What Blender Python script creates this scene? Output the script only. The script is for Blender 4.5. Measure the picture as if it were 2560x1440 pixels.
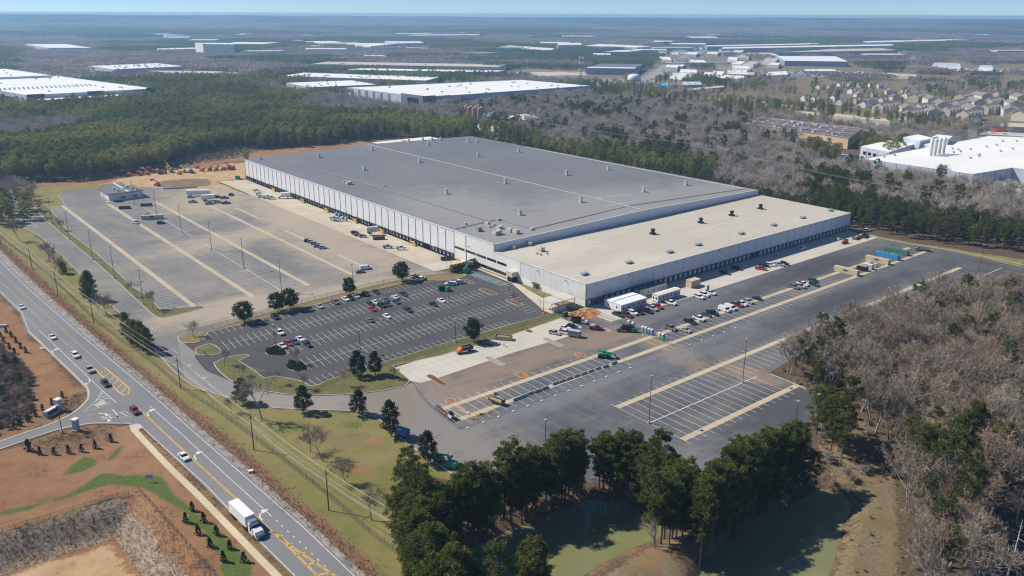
import bpy, bmesh, math, random
import numpy as np
from mathutils import Vector, Matrix

for o in list(bpy.data.objects): bpy.data.objects.remove(o)
scene = bpy.context.scene
COL = scene.collection
rnd = random.Random(7)
R = math.radians

# ------------------------------------------------------------------ camera
CAM_H, PITCH, ROLL, FPX = 120.0, R(18.48), R(0.23), 2050.0
cam = bpy.data.cameras.new('camera'); camo = bpy.data.objects.new('camera', cam); COL.objects.link(camo)
cam.sensor_width = 36.0; cam.lens = 36.0 * FPX / 2560.0; cam.clip_start = 1.0; cam.clip_end = 60000.0
camo.matrix_world = (Matrix.Translation((0, 0, CAM_H)) @ Matrix.Rotation(R(90) - PITCH, 4, 'X') @ Matrix.Rotation(ROLL, 4, 'Z'))
scene.camera = camo

# ------------------------------------------------------------------ sky, sun, exposure
SUN_EL, SUN_AZ = R(45), R(164)          # azimuth of the sun, counter-clockwise from +X
world = bpy.data.worlds.new('World'); scene.world = world; world.use_nodes = True
wn = world.node_tree.nodes; wl = world.node_tree.links; wn.clear()
sky = wn.new('ShaderNodeTexSky'); sky.sky_type = 'NISHITA'; sky.sun_disc = False
sky.sun_elevation = SUN_EL; sky.sun_rotation = R(90) - SUN_AZ
sky.altitude = 2400; sky.air_density = 0.93; sky.dust_density = 0.0; sky.ozone_density = 10.0
bg = wn.new('ShaderNodeBackground'); bg.inputs[1].default_value = 0.10
wt_ = wn.new('ShaderNodeTexCoord'); wv_ = wn.new('ShaderNodeVectorMath'); wv_.inputs[1].default_value = (0, 0, 0.0125)   # the horizon lies below eye level
wl.new(wt_.outputs['Generated'], wv_.inputs[0]); wl.new(wv_.outputs[0], sky.inputs[0]); wo = wn.new('ShaderNodeOutputWorld'); wl.new(sky.outputs[0], bg.inputs[0]); wl.new(bg.outputs[0], wo.inputs[0])
sun = bpy.data.lights.new('sun', 'SUN'); sun.energy = 4.9; sun.angle = R(0.53); sun.color = (1.0, 0.935, 0.83)
suno = bpy.data.objects.new('sun', sun); COL.objects.link(suno)
sd = Vector((math.cos(SUN_EL) * math.cos(SUN_AZ), math.cos(SUN_EL) * math.sin(SUN_AZ), math.sin(SUN_EL)))
suno.rotation_euler = sd.to_track_quat('Z', 'Y').to_euler(); suno.location = (-300, 100, 400)
vs = scene.view_settings; vs.view_transform = 'Standard'; vs.look = 'None'; vs.exposure = 0.2; vs.gamma = 1.0; vs.use_curve_mapping = False
cy = scene.cycles
cy.max_bounces = 6; cy.diffuse_bounces = 2; cy.glossy_bounces = 2; cy.transmission_bounces = 3; cy.transparent_max_bounces = 16
cy.volume_bounces = 3; cy.caustics_reflective = False; cy.caustics_refractive = False; cy.sample_clamp_indirect = 3.0
HAZE = 1.3e-4
cy.pixel_filter_type = 'BLACKMAN_HARRIS'; cy.filter_width = 1.2
cy.use_denoising = True
cy.denoiser = 'OPENIMAGEDENOISE'
try: cy.denoising_prefilter = 'ACCURATE'; cy.denoising_input_passes = 'RGB_ALBEDO_NORMAL'
except Exception: pass

# ------------------------------------------------------------------ surveying: where a point of the photograph stands on the ground
_cp, _sp, _cr, _sr = math.cos(PITCH), math.sin(PITCH), math.cos(ROLL), math.sin(ROLL)
def W(x, y, z=0.0):
    a, b = (x - 1280) / FPX, -(y - 720) / FPX
    a, b = a * _cr - b * _sr, a * _sr + b * _cr
    r = (a, _cp + b * _sp, -_sp + b * _cp); t = (z - CAM_H) / r[2]
    return Vector((r[0] * t, r[1] * t, z))
YAW = R(39.2); OX, OY = 31.74, 332.92      # the plot's own axes: v runs along the long front, u along the dock wall
VX, VY = math.cos(YAW), math.sin(YAW)
def uv(u, v, z=0.0): return Vector((OX + v * VX - u * VY, OY + v * VY + u * VX, z))
def to_uv(p): 
    dx, dy = p[0] - OX, p[1] - OY
    return (-dx * VY + dy * VX, dx * VX + dy * VY)
def PX(pts, z=0.0): return [W(x, y, z) for x, y in pts]

# ------------------------------------------------------------------ mesh and object helpers
def tag(o, label=None, cat=None, group=None, kind=None):
    if label: o['label'] = label
    if cat: o['category'] = cat
    if group: o['group'] = group
    if kind: o['kind'] = kind
    return o
def empty(name, loc=(0, 0, 0), rz=0.0, label=None, cat=None, group=None, kind=None, parent=None):
    o = bpy.data.objects.new(name, None); COL.objects.link(o); o.empty_display_size = 0.5
    o.location = loc; o.rotation_euler = (0, 0, rz)
    if parent: o.parent = parent
    return tag(o, label, cat, group, kind)
class MB:
    """collects faces, becomes one mesh"""
    def __init__(s): s.v = []; s.f = []; s.m = []
    def add(s, vs, fs, m=0):
        b = len(s.v); s.v += [tuple(p) for p in vs]; s.f += [tuple(b + i for i in f) for f in fs]; s.m += [m] * len(fs); return s
    def quad(s, a, b, c, d, m=0): return s.add([a, b, c, d], [(0, 1, 2, 3)], m)
    def box(s, c, d, rz=0.0, m=0, taper=1.0, bottom=True):
        x, y, z = d[0] / 2, d[1] / 2, d[2] / 2; ca, sa = math.cos(rz), math.sin(rz); vs = []
        for k, t in ((-1, 1.0), (1, taper)):
            for i, j in ((-1, -1), (1, -1), (1, 1), (-1, 1)):
                px, py = i * x * t, j * y * t
                vs.append((c[0] + px * ca - py * sa, c[1] + px * sa + py * ca, c[2] + k * z))
        fs = [(4, 5, 6, 7), (0, 1, 5, 4), (1, 2, 6, 5), (2, 3, 7, 6), (3, 0, 4, 7)]
        if bottom: fs.append((3, 2, 1, 0))
        return s.add(vs, fs, m)
    def prism(s, poly, z0, z1, m=0, top=True, bottom=False):
        n = len(poly); vs = [(p[0], p[1], z0) for p in poly] + [(p[0], p[1], z1) for p in poly]
        fs = [(i, (i + 1) % n, n + (i + 1) % n, n + i) for i in range(n)]
        if top: fs.append(tuple(range(n, 2 * n)))
        if bottom: fs.append(tuple(range(n - 1, -1, -1)))
        return s.add(vs, fs, m)
    def tube(s, pts, rad, n=6, m=0, cap=True):
        pts = [Vector(p) for p in pts]; rads = rad if isinstance(rad, (list, tuple)) else [rad] * len(pts); b = len(s.v)
        for i, p in enumerate(pts):
            d = (pts[min(i + 1, len(pts) - 1)] - pts[max(i - 1, 0)])
            d = d.normalized() if d.length > 1e-9 else Vector((0, 0, 1))
            a = d.cross(Vector((0.31, 0.17, 1.0))) if abs(d.z) < 0.95 else d.cross(Vector((1, 0.2, 0)))
            a.normalize(); c = d.cross(a)
            for k in range(n):
                w = 2 * math.pi * k / n; q = p + (a * math.cos(w) + c * math.sin(w)) * rads[i]; s.v.append(tuple(q))
        for i in range(len(pts) - 1):
            for k in range(n):
                s.f.append((b + i * n + k, b + i * n + (k + 1) % n, b + (i + 1) * n + (k + 1) % n, b + (i + 1) * n + k)); s.m.append(m)
        if cap:
            s.f.append(tuple(b + (len(pts) - 1) * n + k for k in range(n))); s.m.append(m)
            s.f.append(tuple(b + n - 1 - k for k in range(n))); s.m.append(m)
        return s
    def lathe(s, prof, n=16, c=(0, 0, 0), m=0, axis='Z'):
        b = len(s.v)
        for r, z in prof:
            for k in range(n):
                w = 2 * math.pi * k / n; x, y = r * math.cos(w), r * math.sin(w)
                s.v.append((c[0] + x, c[1] + y, c[2] + z) if axis == 'Z' else (c[0] + x, c[1] + z, c[2] + y))
        for i in range(len(prof) - 1):
            for k in range(n):
                s.f.append((b + i * n + k, b + i * n + (k + 1) % n, b + (i + 1) * n + (k + 1) % n, b + (i + 1) * n + k)); s.m.append(m)
        s.f.append(tuple(b + (len(prof) - 1) * n + k for k in range(n))); s.m.append(m)
        s.f.append(tuple(b + n - 1 - k for k in range(n))); s.m.append(m)
        return s
    def mesh(s, name, mats, smooth=False):
        me = bpy.data.meshes.new(name); me.from_pydata(s.v, [], s.f)
        for m in (mats if isinstance(mats, (list, tuple)) else [mats]): me.materials.append(m)
        if len(me.materials) > 1: me.polygons.foreach_set('material_index', s.m)
        if smooth: me.polygons.foreach_set('use_smooth', [True] * len(me.polygons))
        me.update(); return me
    def build(s, name, mats, parent=None, loc=None, rz=None, smooth=False):
        return obj(name, s.mesh(name, mats, smooth), parent, loc, rz)
def obj(name, me, parent=None, loc=None, rz=None):
    o = bpy.data.objects.new(name, me); COL.objects.link(o)
    if parent: o.parent = parent
    if loc is not None: o.location = loc
    if rz is not None: o.rotation_euler = (0, 0, rz)
    return o
def copy_tree(o, parent=None):
    c = o.copy(); COL.objects.link(c); c.parent = parent
    for ch in o.children:
        copy_tree(ch, c)
    return c
def sheet(name, poly, z, mat, parent=None, kind=None):
    """a flat paved sheet"""
    me = bpy.data.meshes.new(name); me.from_pydata([(p[0], p[1], z) for p in poly], [], [tuple(range(len(poly)))])
    me.materials.append(mat); me.update()
    if me.polygons[0].normal.z < 0:
        me.flip_normals()
    o = obj(name, me, parent)
    if kind: o['kind'] = kind
    return o
def ribbon(mb, pts, w, z, m=0):
    """a painted or laid band of width w along pts"""
    pts = [Vector((p[0], p[1])) for p in pts]; L = []; Rr = []
    for i, p in enumerate(pts):
        d = (pts[min(i + 1, len(pts) - 1)] - pts[max(i - 1, 0)]).normalized(); n = Vector((-d.y, d.x)) * (w / 2)
        L.append((p.x + n.x, p.y + n.y, z)); Rr.append((p.x - n.x, p.y - n.y, z))
    for i in range(len(pts) - 1): mb.quad(Rr[i], Rr[i + 1], L[i + 1], L[i], m)
def along(pts, step):
    """points every step metres along a polyline, with headings"""
    out = []; pts = [Vector((p[0], p[1], 0)) for p in pts]; carry = 0.0
    for a, b in zip(pts[:-1], pts[1:]):
        L = (b - a).length; t = carry
        while t < L: out.append((a + (b - a) * (t / L), math.atan2(b.y - a.y, b.x - a.x))); t += step
        carry = t - L
    return out
def smooth_line(pts, n=6):
    P = [Vector((p[0], p[1], 0)) for p in pts]; out = []
    for i in range(len(P) - 1):
        p0, p1, p2, p3 = P[max(i - 1, 0)], P[i], P[i + 1], P[min(i + 2, len(P) - 1)]
        for k in range(n):
            t = k / n; out.append(0.5 * ((2 * p1) + (p2 - p0) * t + (2 * p0 - 5 * p1 + 4 * p2 - p3) * t * t + (3 * p1 - p0 - 3 * p2 + p3) * t ** 3))
    return out + [P[-1]]
def inside(poly, X, Y):
    X = np.asarray(X, float); Y = np.asarray(Y, float); r = np.zeros(X.shape, bool); n = len(poly)
    for i in range(n):
        x0, y0 = poly[i][0], poly[i][1]; x1, y1 = poly[(i + 1) % n][0], poly[(i + 1) % n][1]
        if y0 == y1: continue
        r ^= ((y0 > Y) != (y1 > Y)) & (X < (x1 - x0) * (Y - y0) / (y1 - y0) + x0)
    return r
def sdist(poly, X, Y, closed=True):
    """signed distance to a polygon, positive inside"""
    X = np.asarray(X, float); Y = np.asarray(Y, float); d = np.full(X.shape, 1e18); n = len(poly)
    for i in range(n if closed else n - 1):
        ax, ay = poly[i][0], poly[i][1]; bx, by = poly[(i + 1) % n][0], poly[(i + 1) % n][1]
        ex, ey = bx - ax, by - ay; L = ex * ex + ey * ey + 1e-12
        t = np.clip(((X - ax) * ex + (Y - ay) * ey) / L, 0, 1)
        d = np.minimum(d, (X - ax - t * ex) ** 2 + (Y - ay - t * ey) ** 2)
    d = np.sqrt(d)
    return np.where(inside(poly, X, Y), d, -d) if closed else d
def sstep(a, b, x):
    t = np.clip((x - a) / (b - a), 0, 1); return t * t * (3 - 2 * t)

# ------------------------------------------------------------------ material helpers
class NT:
    def __init__(s, name):
        s.mat = bpy.data.materials.new(name); s.mat.use_nodes = True; s.n = s.mat.node_tree.nodes; s.l = s.mat.node_tree.links; s.n.clear()
        s.out = s.n.new('ShaderNodeOutputMaterial'); s.b = s.n.new('ShaderNodeBsdfPrincipled'); s.l.new(s.b.outputs[0], s.out.inputs[0])
        s.b.inputs['Roughness'].default_value = 0.85; s.b.inputs['Specular IOR Level'].default_value = 0.25
    def node(s, t, **k):
        n = s.n.new(t)
        for a, v in k.items(): setattr(n, a, v)
        return n
    def link(s, a, b): s.l.new(a, b)
    def pos(s, kind='Position', scale=(1, 1, 1), rz=0.0, loc=(0, 0, 0)):
        if kind == 'Position': o = s.node('ShaderNodeNewGeometry').outputs['Position']
        else: o = s.node('ShaderNodeTexCoord').outputs[kind]
        m = s.node('ShaderNodeMapping'); s.link(o, m.inputs[0])
        if rz: m.vector_type = 'TEXTURE'; scale = tuple(1.0 / k for k in scale); rz = -rz
        m.inputs['Scale'].default_value = scale; m.inputs['Rotation'].default_value = (0, 0, rz); m.inputs['Location'].default_value = loc
        return m.outputs[0]
    def noise(s, vec, scale, detail=4, rough=0.6, lo=0.3, hi=0.7, dist=0.0):
        n = s.node('ShaderNodeTexNoise'); s.link(vec, n.inputs['Vector']); n.inputs['Scale'].default_value = scale
        n.inputs['Detail'].default_value = detail; n.inputs['Roughness'].default_value = rough; n.inputs['Distortion'].default_value = dist
        r = s.node('ShaderNodeMapRange'); s.link(n.outputs[0], r.inputs[0]); r.inputs[1].default_value = lo; r.inputs[2].default_value = hi
        r.interpolation_type = 'SMOOTHSTEP'
        return r.outputs[0]
    def col(s, c):
        n = s.node('ShaderNodeRGB'); n.outputs[0].default_value = (*c, 1); return n.outputs[0]
    def mix(s, fac, a, b, mode='MIX'):
        n = s.node('ShaderNodeMix', data_type='RGBA', blend_type=mode)
        for i, v in ((0, fac), (6, a), (7, b)):
            if isinstance(v, (int, float)): n.inputs[i].default_value = v
            elif isinstance(v, tuple): n.inputs[i].default_value = (*v, 1)
            else: s.link(v, n.inputs[i])
        return n.outputs[2]
    def math(s, op, a, b=0.0, clamp=False):
        n = s.node('ShaderNodeMath', operation=op, use_clamp=clamp)
        for i, v in ((0, a), (1, b)):
            if isinstance(v, (int, float)): n.inputs[i].default_value = v
            else: s.link(v, n.inputs[i])
        return n.outputs[0]
    def attr(s, name):
        n = s.node('ShaderNodeAttribute', attribute_name=name); return n.outputs['Fac']
    def rough(s, v): 
        if isinstance(v, float): s.b.inputs['Roughness'].default_value = v
        else: s.link(v, s.b.inputs['Roughness'])
    def bump(s, h, strength=0.3, dist=0.1):
        n = s.node('ShaderNodeBump'); n.inputs['Strength'].default_value = strength; n.inputs['Distance'].default_value = dist
        s.link(h, n.inputs['Height']); s.link(n.outputs[0], s.b.inputs['Normal'])
    def done(s, c):
        if isinstance(c, tuple): s.b.inputs['Base Color'].default_value = (*c, 1)
        else: s.link(c, s.b.inputs['Base Color'])
        return s.mat
MATS = {}
def plain(name, c, rough=0.7, metal=0.0, var=0.12, scale=0.6, spec=0.3, coord='Object'):
    """one paint or stuff, with a little unevenness"""
    if name in MATS: return MATS[name]
    t = NT(name); v = t.pos(coord)
    n1 = t.noise(v, scale, 5, 0.65); d = tuple(max(0, x * (1 - var)) for x in c); l = tuple(min(1, x * (1 + var * 0.6)) for x in c)
    t.b.inputs['Roughness'].default_value = rough; t.b.inputs['Metallic'].default_value = metal; t.b.inputs['Specular IOR Level'].default_value = spec
    MATS[name] = t.done(t.mix(n1, d, l)); return MATS[name]
def paint(name, c, rough=0.3):
    if name in MATS: return MATS[name]
    t = NT(name); v = t.pos('Object'); n = t.noise(v, 1.5, 4, 0.7, 0.35, 0.8)
    t.b.inputs['Roughness'].default_value = rough; t.b.inputs['Specular IOR Level'].default_value = 0.5; t.b.inputs['Coat Weight'].default_value = 0.4; t.b.inputs['Coat Roughness'].default_value = 0.08
    MATS[name] = t.done(t.mix(n, c, tuple(x * 0.82 + 0.015 for x in c))); return MATS[name]
ORD = ['first', 'second', 'third', 'fourth', 'fifth', 'sixth', 'seventh', 'eighth', 'ninth', 'tenth', 'eleventh', 'twelfth', 'thirteenth', 'fourteenth', 'fifteenth', 'sixteenth', 'seventeenth', 'eighteenth']
# ------------------------------------------------------------------ shared materials
def ground_material():
    t = NT('ground_soil'); P = t.pos()
    big = t.noise(P, 0.012, 5, 0.6); mid = t.noise(P, 0.11, 6, 0.7, 0.32, 0.68); fine = t.noise(P, 0.9, 5, 0.75, 0.3, 0.7); grit = t.noise(P, 4.0, 3, 0.8, 0.3, 0.7)
    def zone(base, name, colr, soft=0.16):
        m = t.math('ADD', t.attr(name), t.math('MULTIPLY', t.math('SUBTRACT', t.math('ADD', t.math('MULTIPLY', mid, 0.55), t.math('MULTIPLY', fine, 0.45)), 0.5), 0.75))
        r = t.node('ShaderNodeMapRange'); t.link(m, r.inputs[0]); r.inputs[1].default_value = 0.5 - soft; r.inputs[2].default_value = 0.5 + soft; r.interpolation_type = 'SMOOTHSTEP'
        return t.mix(r.outputs[0], base, colr)
    litter = t.mix(fine, (0.075, 0.055, 0.036), (0.19, 0.135, 0.082)); litter = t.mix(mid, litter, t.mix(grit, (0.10, 0.075, 0.05), (0.16, 0.10, 0.055)))
    far = t.mix(big, (0.10, 0.095, 0.06), (0.19, 0.155, 0.10)); far = t.mix(fine, far, t.mix(mid, (0.07, 0.075, 0.04), (0.22, 0.17, 0.11)))
    c = zone(litter, 'far', far)
    gm = t.math('MULTIPLY', t.math('ADD', mid, big), 0.5)
    grass = t.mix(gm, (0.215, 0.218, 0.052), (0.37, 0.285, 0.115)); grass = t.mix(fine, grass, t.mix(gm, (0.165, 0.185, 0.038), (0.40, 0.31, 0.14))); grass = t.mix(t.math('MULTIPLY', grit, 0.35), grass, (0.06, 0.07, 0.025))
    c = zone(c, 'grass', grass)
    dry = t.mix(fine, (0.19, 0.15, 0.09), (0.33, 0.26, 0.155)); dry = t.mix(mid, dry, t.mix(grit, (0.13, 0.10, 0.055), (0.30, 0.20, 0.10)))
    c = zone(c, 'dry', dry)
    clay = t.mix(mid, (0.29, 0.125, 0.052), (0.42, 0.235, 0.11)); clay = t.mix(t.math('MULTIPLY', fine, 0.7), clay, t.mix(big, (0.20, 0.095, 0.05), (0.46, 0.28, 0.15))); clay = t.mix(t.math('MULTIPLY', grit, 0.3), clay, (0.17, 0.095, 0.05))
    c = zone(c, 'clay', clay)
    sand = t.mix(mid, (0.46, 0.28, 0.13), (0.62, 0.46, 0.27)); sand = t.mix(t.math('MULTIPLY', fine, 0.6), sand, (0.52, 0.33, 0.17))
    c = zone(c, 'sand', sand)
    lush = t.mix(fine, (0.060, 0.115, 0.016), (0.125, 0.185, 0.038)); lush = t.mix(t.math('MULTIPLY', mid, 0.35), lush, (0.16, 0.16, 0.055))
    c = zone(c, 'lush', lush, 0.22)
    brush = t.mix(fine, (0.15, 0.095, 0.058), (0.33, 0.21, 0.125)); brush = t.mix(mid, brush, t.mix(grit, (0.18, 0.12, 0.075), (0.40, 0.21, 0.105)))
    c = zone(c, 'brush', brush)
    st = t.noise(t.pos(scale=(0.5, 0.16, 1), rz=R(-35)), 2.2, 5, 0.8, 0.36, 0.64)
    straw = t.mix(st, (0.20, 0.15, 0.105), (0.52, 0.43, 0.335)); straw = t.mix(mid, straw, t.mix(st, (0.16, 0.115, 0.075), (0.42, 0.29, 0.19)))
    c = zone(c, 'straw', straw, 0.1)
    t.bump(t.math('ADD', t.math('MULTIPLY', fine, 0.6), grit), 0.55, 0.35); t.rough(0.95)
    return t.done(c)
def asphalt(name, dark, light, dust, dust_amt=0.5, streak=1.0):
    t = NT(name); P = t.pos(); S = t.pos(scale=(0.03, 0.35, 1), rz=-YAW); S2 = t.pos(scale=(0.35, 0.03, 1), rz=-YAW)
    a = t.noise(P, 0.02, 5, 0.65, 0.3, 0.7); s1 = t.noise(S, 1.0, 5, 0.65, 0.35, 0.65); s2 = t.noise(S2, 1.0, 5, 0.65, 0.35, 0.65); f = t.noise(P, 1.6, 5, 0.75, 0.3, 0.7)
    c = t.mix(a, dark, light); c = t.mix(t.math('MULTIPLY', s1, 0.30 * streak), c, tuple(x * 0.72 for x in dark)); c = t.mix(t.math('MULTIPLY', s2, 0.30 * streak), c, tuple(min(1, x * 1.18) for x in light))
    d = t.noise(t.pos(loc=(31, 17, 0)), 0.016, 6, 0.62, 0.45, 0.66, 0.6); c = t.mix(t.math('MULTIPLY', d, dust_amt), c, dust)
    spots = t.noise(P, 0.35, 3, 0.5, 0.66, 0.74); c = t.mix(t.math('MULTIPLY', spots, 0.35), c, tuple(x * 0.6 for x in dark))
    c = t.mix(t.math('MULTIPLY', f, 0.16), c, tuple(x * 0.65 for x in dark)); t.rough(0.9); t.bump(f, 0.12, 0.05)
    t.b.inputs['Specular IOR Level'].default_value = 0.2
    return t.done(c)
def concrete(name, a, b, joint=0.0):
    t = NT(name); P = t.pos(); n1 = t.noise(P, 0.05, 6, 0.7); n2 = t.noise(P, 0.8, 6, 0.75); S = t.noise(t.pos(scale=(0.05, 0.6, 1), rz=-YAW), 1.2, 4, 0.6, 0.4, 0.7)
    c = t.mix(n1, a, b); c = t.mix(t.math('MULTIPLY', n2, 0.25), c, tuple(x * 0.72 for x in a)); c = t.mix(t.math('MULTIPLY', S, 0.25), c, tuple(x * 0.78 for x in a))
    st = t.noise(P, 0.13, 4, 0.7, 0.6, 0.75); c = t.mix(t.math('MULTIPLY', st, 0.35), c, tuple(x * 0.55 for x in a)); t.rough(0.9)
    return t.done(c)
M_GROUND = ground_material()
M_YARD = asphalt('worn_grey_asphalt', (0.165, 0.160, 0.155), (0.215, 0.208, 0.198), (0.38, 0.33, 0.255), 0.45)
M_LOT = asphalt('dark_asphalt', (0.068, 0.067, 0.070), (0.098, 0.097, 0.099), (0.11, 0.108, 0.105), 0.5, 0.8)
M_COURT = asphalt('blue_grey_asphalt', (0.078, 0.081, 0.092), (0.150, 0.153, 0.165), (0.215, 0.195, 0.165), 0.55, 1.3)
M_ROAD = asphalt('road_asphalt', (0.185, 0.185, 0.19), (0.235, 0.233, 0.235), (0.25, 0.235, 0.215), 0.3, 0.4)
M_DRIVE = asphalt('drive_asphalt', (0.215, 0.205, 0.195), (0.285, 0.27, 0.25), (0.36, 0.30, 0.235), 0.5, 0.4)
M_DUSTY = asphalt('clay_dusted_asphalt', (0.125, 0.118, 0.108), (0.22, 0.20, 0.18), (0.36, 0.235, 0.15), 0.85, 0.7)
M_CONC = concrete('concrete', (0.47, 0.40, 0.30), (0.61, 0.54, 0.42))
M_CONC2 = concrete('new_concrete', (0.50, 0.46, 0.385), (0.60, 0.555, 0.47))
M_STRIP = concrete('concrete_strip', (0.46, 0.375, 0.245), (0.56, 0.47, 0.33))
M_KERB = concrete('kerb_concrete', (0.40, 0.365, 0.30), (0.52, 0.47, 0.39))
M_WALK = concrete('sidewalk_concrete', (0.56, 0.46, 0.31), (0.66, 0.56, 0.40))
M_WHITE = plain('white_marking_paint', (0.72, 0.72, 0.70), 0.7, var=0.25, scale=0.8, coord='Object')
M_WORN = plain('worn_marking_paint', (0.60, 0.60, 0.58), 0.8, var=0.4, scale=0.5)
M_CREAM = plain('pale_lot_paint', (0.64, 0.66, 0.54), 0.7, var=0.25, scale=0.8)
M_YELLOW = plain('yellow_marking_paint', (0.70, 0.42, 0.055), 0.7, var=0.25, scale=0.8)
M_YWORN = plain('worn_yellow_paint', (0.50, 0.33, 0.12), 0.8, var=0.35, scale=0.5)
M_MULCH = plain('mulch', (0.20, 0.068, 0.035), 0.95, var=0.5, scale=2.0)

# ------------------------------------------------------------------ the outlines of the place (read off the photograph, put on the ground)
PIT_RIM = PX([(-260, 1405), (0, 1332), (347, 1227), (535, 1437), (640, 1560), (200, 1900), (-400, 1900)])
POND_A = PX([(1150, 1385), (1290, 1322), (1385, 1285), (1470, 1250), (1560, 1262), (1612, 1292), (1652, 1318), (1648, 1345), (1585, 1368), (1510, 1405), (1455, 1440), (1430, 1520), (1200, 1600), (1080, 1480)], -2)
POND_B = PX([(1745, 1445), (1760, 1405), (1830, 1345), (1905, 1285), (1990, 1255), (2055, 1222), (2105, 1235), (2132, 1262), (2110, 1300), (2102, 1335), (2085, 1400), (2065, 1460), (2060, 1560), (1780, 1560)], -2)
POND_C = PX([(2440, 1345), (2500, 1330), (2600, 1330), (2760, 1420), (2760, 1560), (2480, 1560), (2450, 1440)], -2)
FOOT = [uv(-0.5, -0.5), uv(-0.5, 214.5), uv(372.5, 214.5), uv(372.5, -20.8), uv(96.5, -20.8), uv(96.5, -0.5)]
LAWN_MAIN = PX([(-40, 600), (0, 640), (205, 850), (350, 970), (482, 1085), (640, 1225), (890, 1445), (950, 1520), (1180, 1520), (1060, 1400), (1010, 1330), (1005, 1215), (1060, 1190), (1140, 1197), (1050, 1130), (960, 1057), (905, 1032), (685, 1020), (537, 985), (462, 952), (400, 890), (185, 670), (75, 577), (-30, 510)])
LAWN_GUARD = PX([(20, 425), (250, 428), (300, 440), (250, 470), (160, 490), (160, 512), (120, 520), (75, 500)])
CLAY_NW = PX([(60, 452), (250, 445), (330, 432), (430, 418), (610, 392), (640, 378), (865, 357), (1010, 345), (1180, 338), (1250, 345), (1250, 380), (640, 420), (612, 400), (560, 420), (330, 445), (250, 462), (70, 470)])
SAND_YARD = PX([(250, 462), (330, 440), (430, 425), (530, 415), (612, 405), (650, 440), (700, 520), (620, 560), (520, 500), (450, 480), (380, 470)])
LAWN_OVAL = PX([(390, 460), (410, 452), (470, 447), (518, 447), (526, 456), (515, 465), (460, 470), (410, 468)])
BRUSH = PX([(430, 420), (600, 390), (612, 382), (606, 370), (520, 380), (440, 398)])
CLAY_SW = PX([(-60, 690), (0, 742), (60, 800), (75, 835), (207, 965), (222, 985), (210, 1010), (160, 1045), (0, 1105), (-100, 1150), (-160, 900)])
CLAY_S = PX([(-120, 1140), (0, 1125), (140, 1085), (330, 1062), (375, 1085), (515, 1222), (740, 1450), (900, 1620), (640, 1700), (535, 1440), (347, 1230), (0, 1335), (-300, 1420)])
DRY_NW = PX([(-60, 690), (0, 742), (52, 790), (75, 832), (60, 850), (-80, 830)])
BEDS = [PX([(105, 1040), (140, 1022), (185, 985), (205, 975), (214, 990), (205, 1008), (170, 1032), (100, 1062), (20, 1092), (20, 1082)]),
        PX([(60, 1130), (75, 1105), (140, 1080), (230, 1063), (285, 1064), (292, 1078), (285, 1100), (245, 1120), (120, 1140)])]
LUSH = [PX([(158, 1187), (185, 1160), (215, 1140), (245, 1150), (235, 1165), (200, 1182)]),
        PX([(268, 1150), (285, 1125), (305, 1110), (300, 1130), (280, 1152)]),
        PX([(0, 1278), (80, 1262), (170, 1235), (230, 1200), (250, 1185), (285, 1184), (310, 1190), (340, 1186), (400, 1190), (420, 1215), (440, 1240), (470, 1262), (500, 1290), (545, 1325), (590, 1370), (625, 1410), (628, 1460), (570, 1455), (545, 1420), (560, 1400), (520, 1365), (515, 1330), (470, 1310), (470, 1290), (410, 1250), (375, 1225), (345, 1218), (270, 1212), (215, 1228), (160, 1250), (120, 1255), (70, 1275), (0, 1290)])]
STRAW_PATCH = PX([(0, 1265), (60, 1235), (180, 1200), (260, 1160), (330, 1125), (330, 1140), (250, 1200), (150, 1240), (30, 1275)])
VERGE_S = PX([(385, 1105), (500, 1212), (640, 1350), (700, 1410), (740, 1450), (715, 1450), (640, 1375), (500, 1235), (385, 1120)])
THICKET = PX([(-150, 870), (0, 862), (45, 900), (70, 930), (92, 990), (75, 1050), (-10, 1090), (-160, 1120)])
GAP_E = PX([(1940, 920), (2020, 960), (2110, 1010), (2200, 1080), (2150, 1200), (2090, 1230), (2060, 1150), (2010, 990)])
DAM = PX([(2130, 1130), (2180, 1150), (2250, 1200), (2255, 1290), (2255, 1460), (2050, 1460), (2105, 1340), (2125, 1260)])
DAM_PATH = PX([(2195, 1225), (2225, 1240), (2238, 1290), (2232, 1460), (2192, 1460), (2205, 1340), (2215, 1270)])
SPIT = PX([(1590, 1395), (1655, 1360), (1700, 1330), (1760, 1335), (1780, 1365), (1740, 1400), (1700, 1460), (1480, 1460)])
POND_BANK = PX([(1010, 1290), (1250, 1190), (1500, 1170), (1800, 1210), (2110, 1040), (2160, 1180), (2160, 1460), (1010, 1470)])
RAIL_STRIP = PX([(2000, 480), (2150, 500), (2300, 540), (2560, 560), (2700, 600), (2700, 650), (2560, 600), (2380, 570), (2180, 520), (2000, 495)])
EDGE_E = PX([(2120, 570), (2195, 590), (2290, 608), (2400, 624), (2560, 648), (2560, 675), (2470, 655), (2370, 632), (2282, 617), (2195, 600)])
FIELD_TOWN = PX([(1500, 330), (1500, 205), (1280, 215), (1280, 160), (1500, 130), (2560, 120), (2900, 150), (2900, 350), (2560, 330), (2380, 320), (2100, 300), (1850, 320)])

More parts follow.
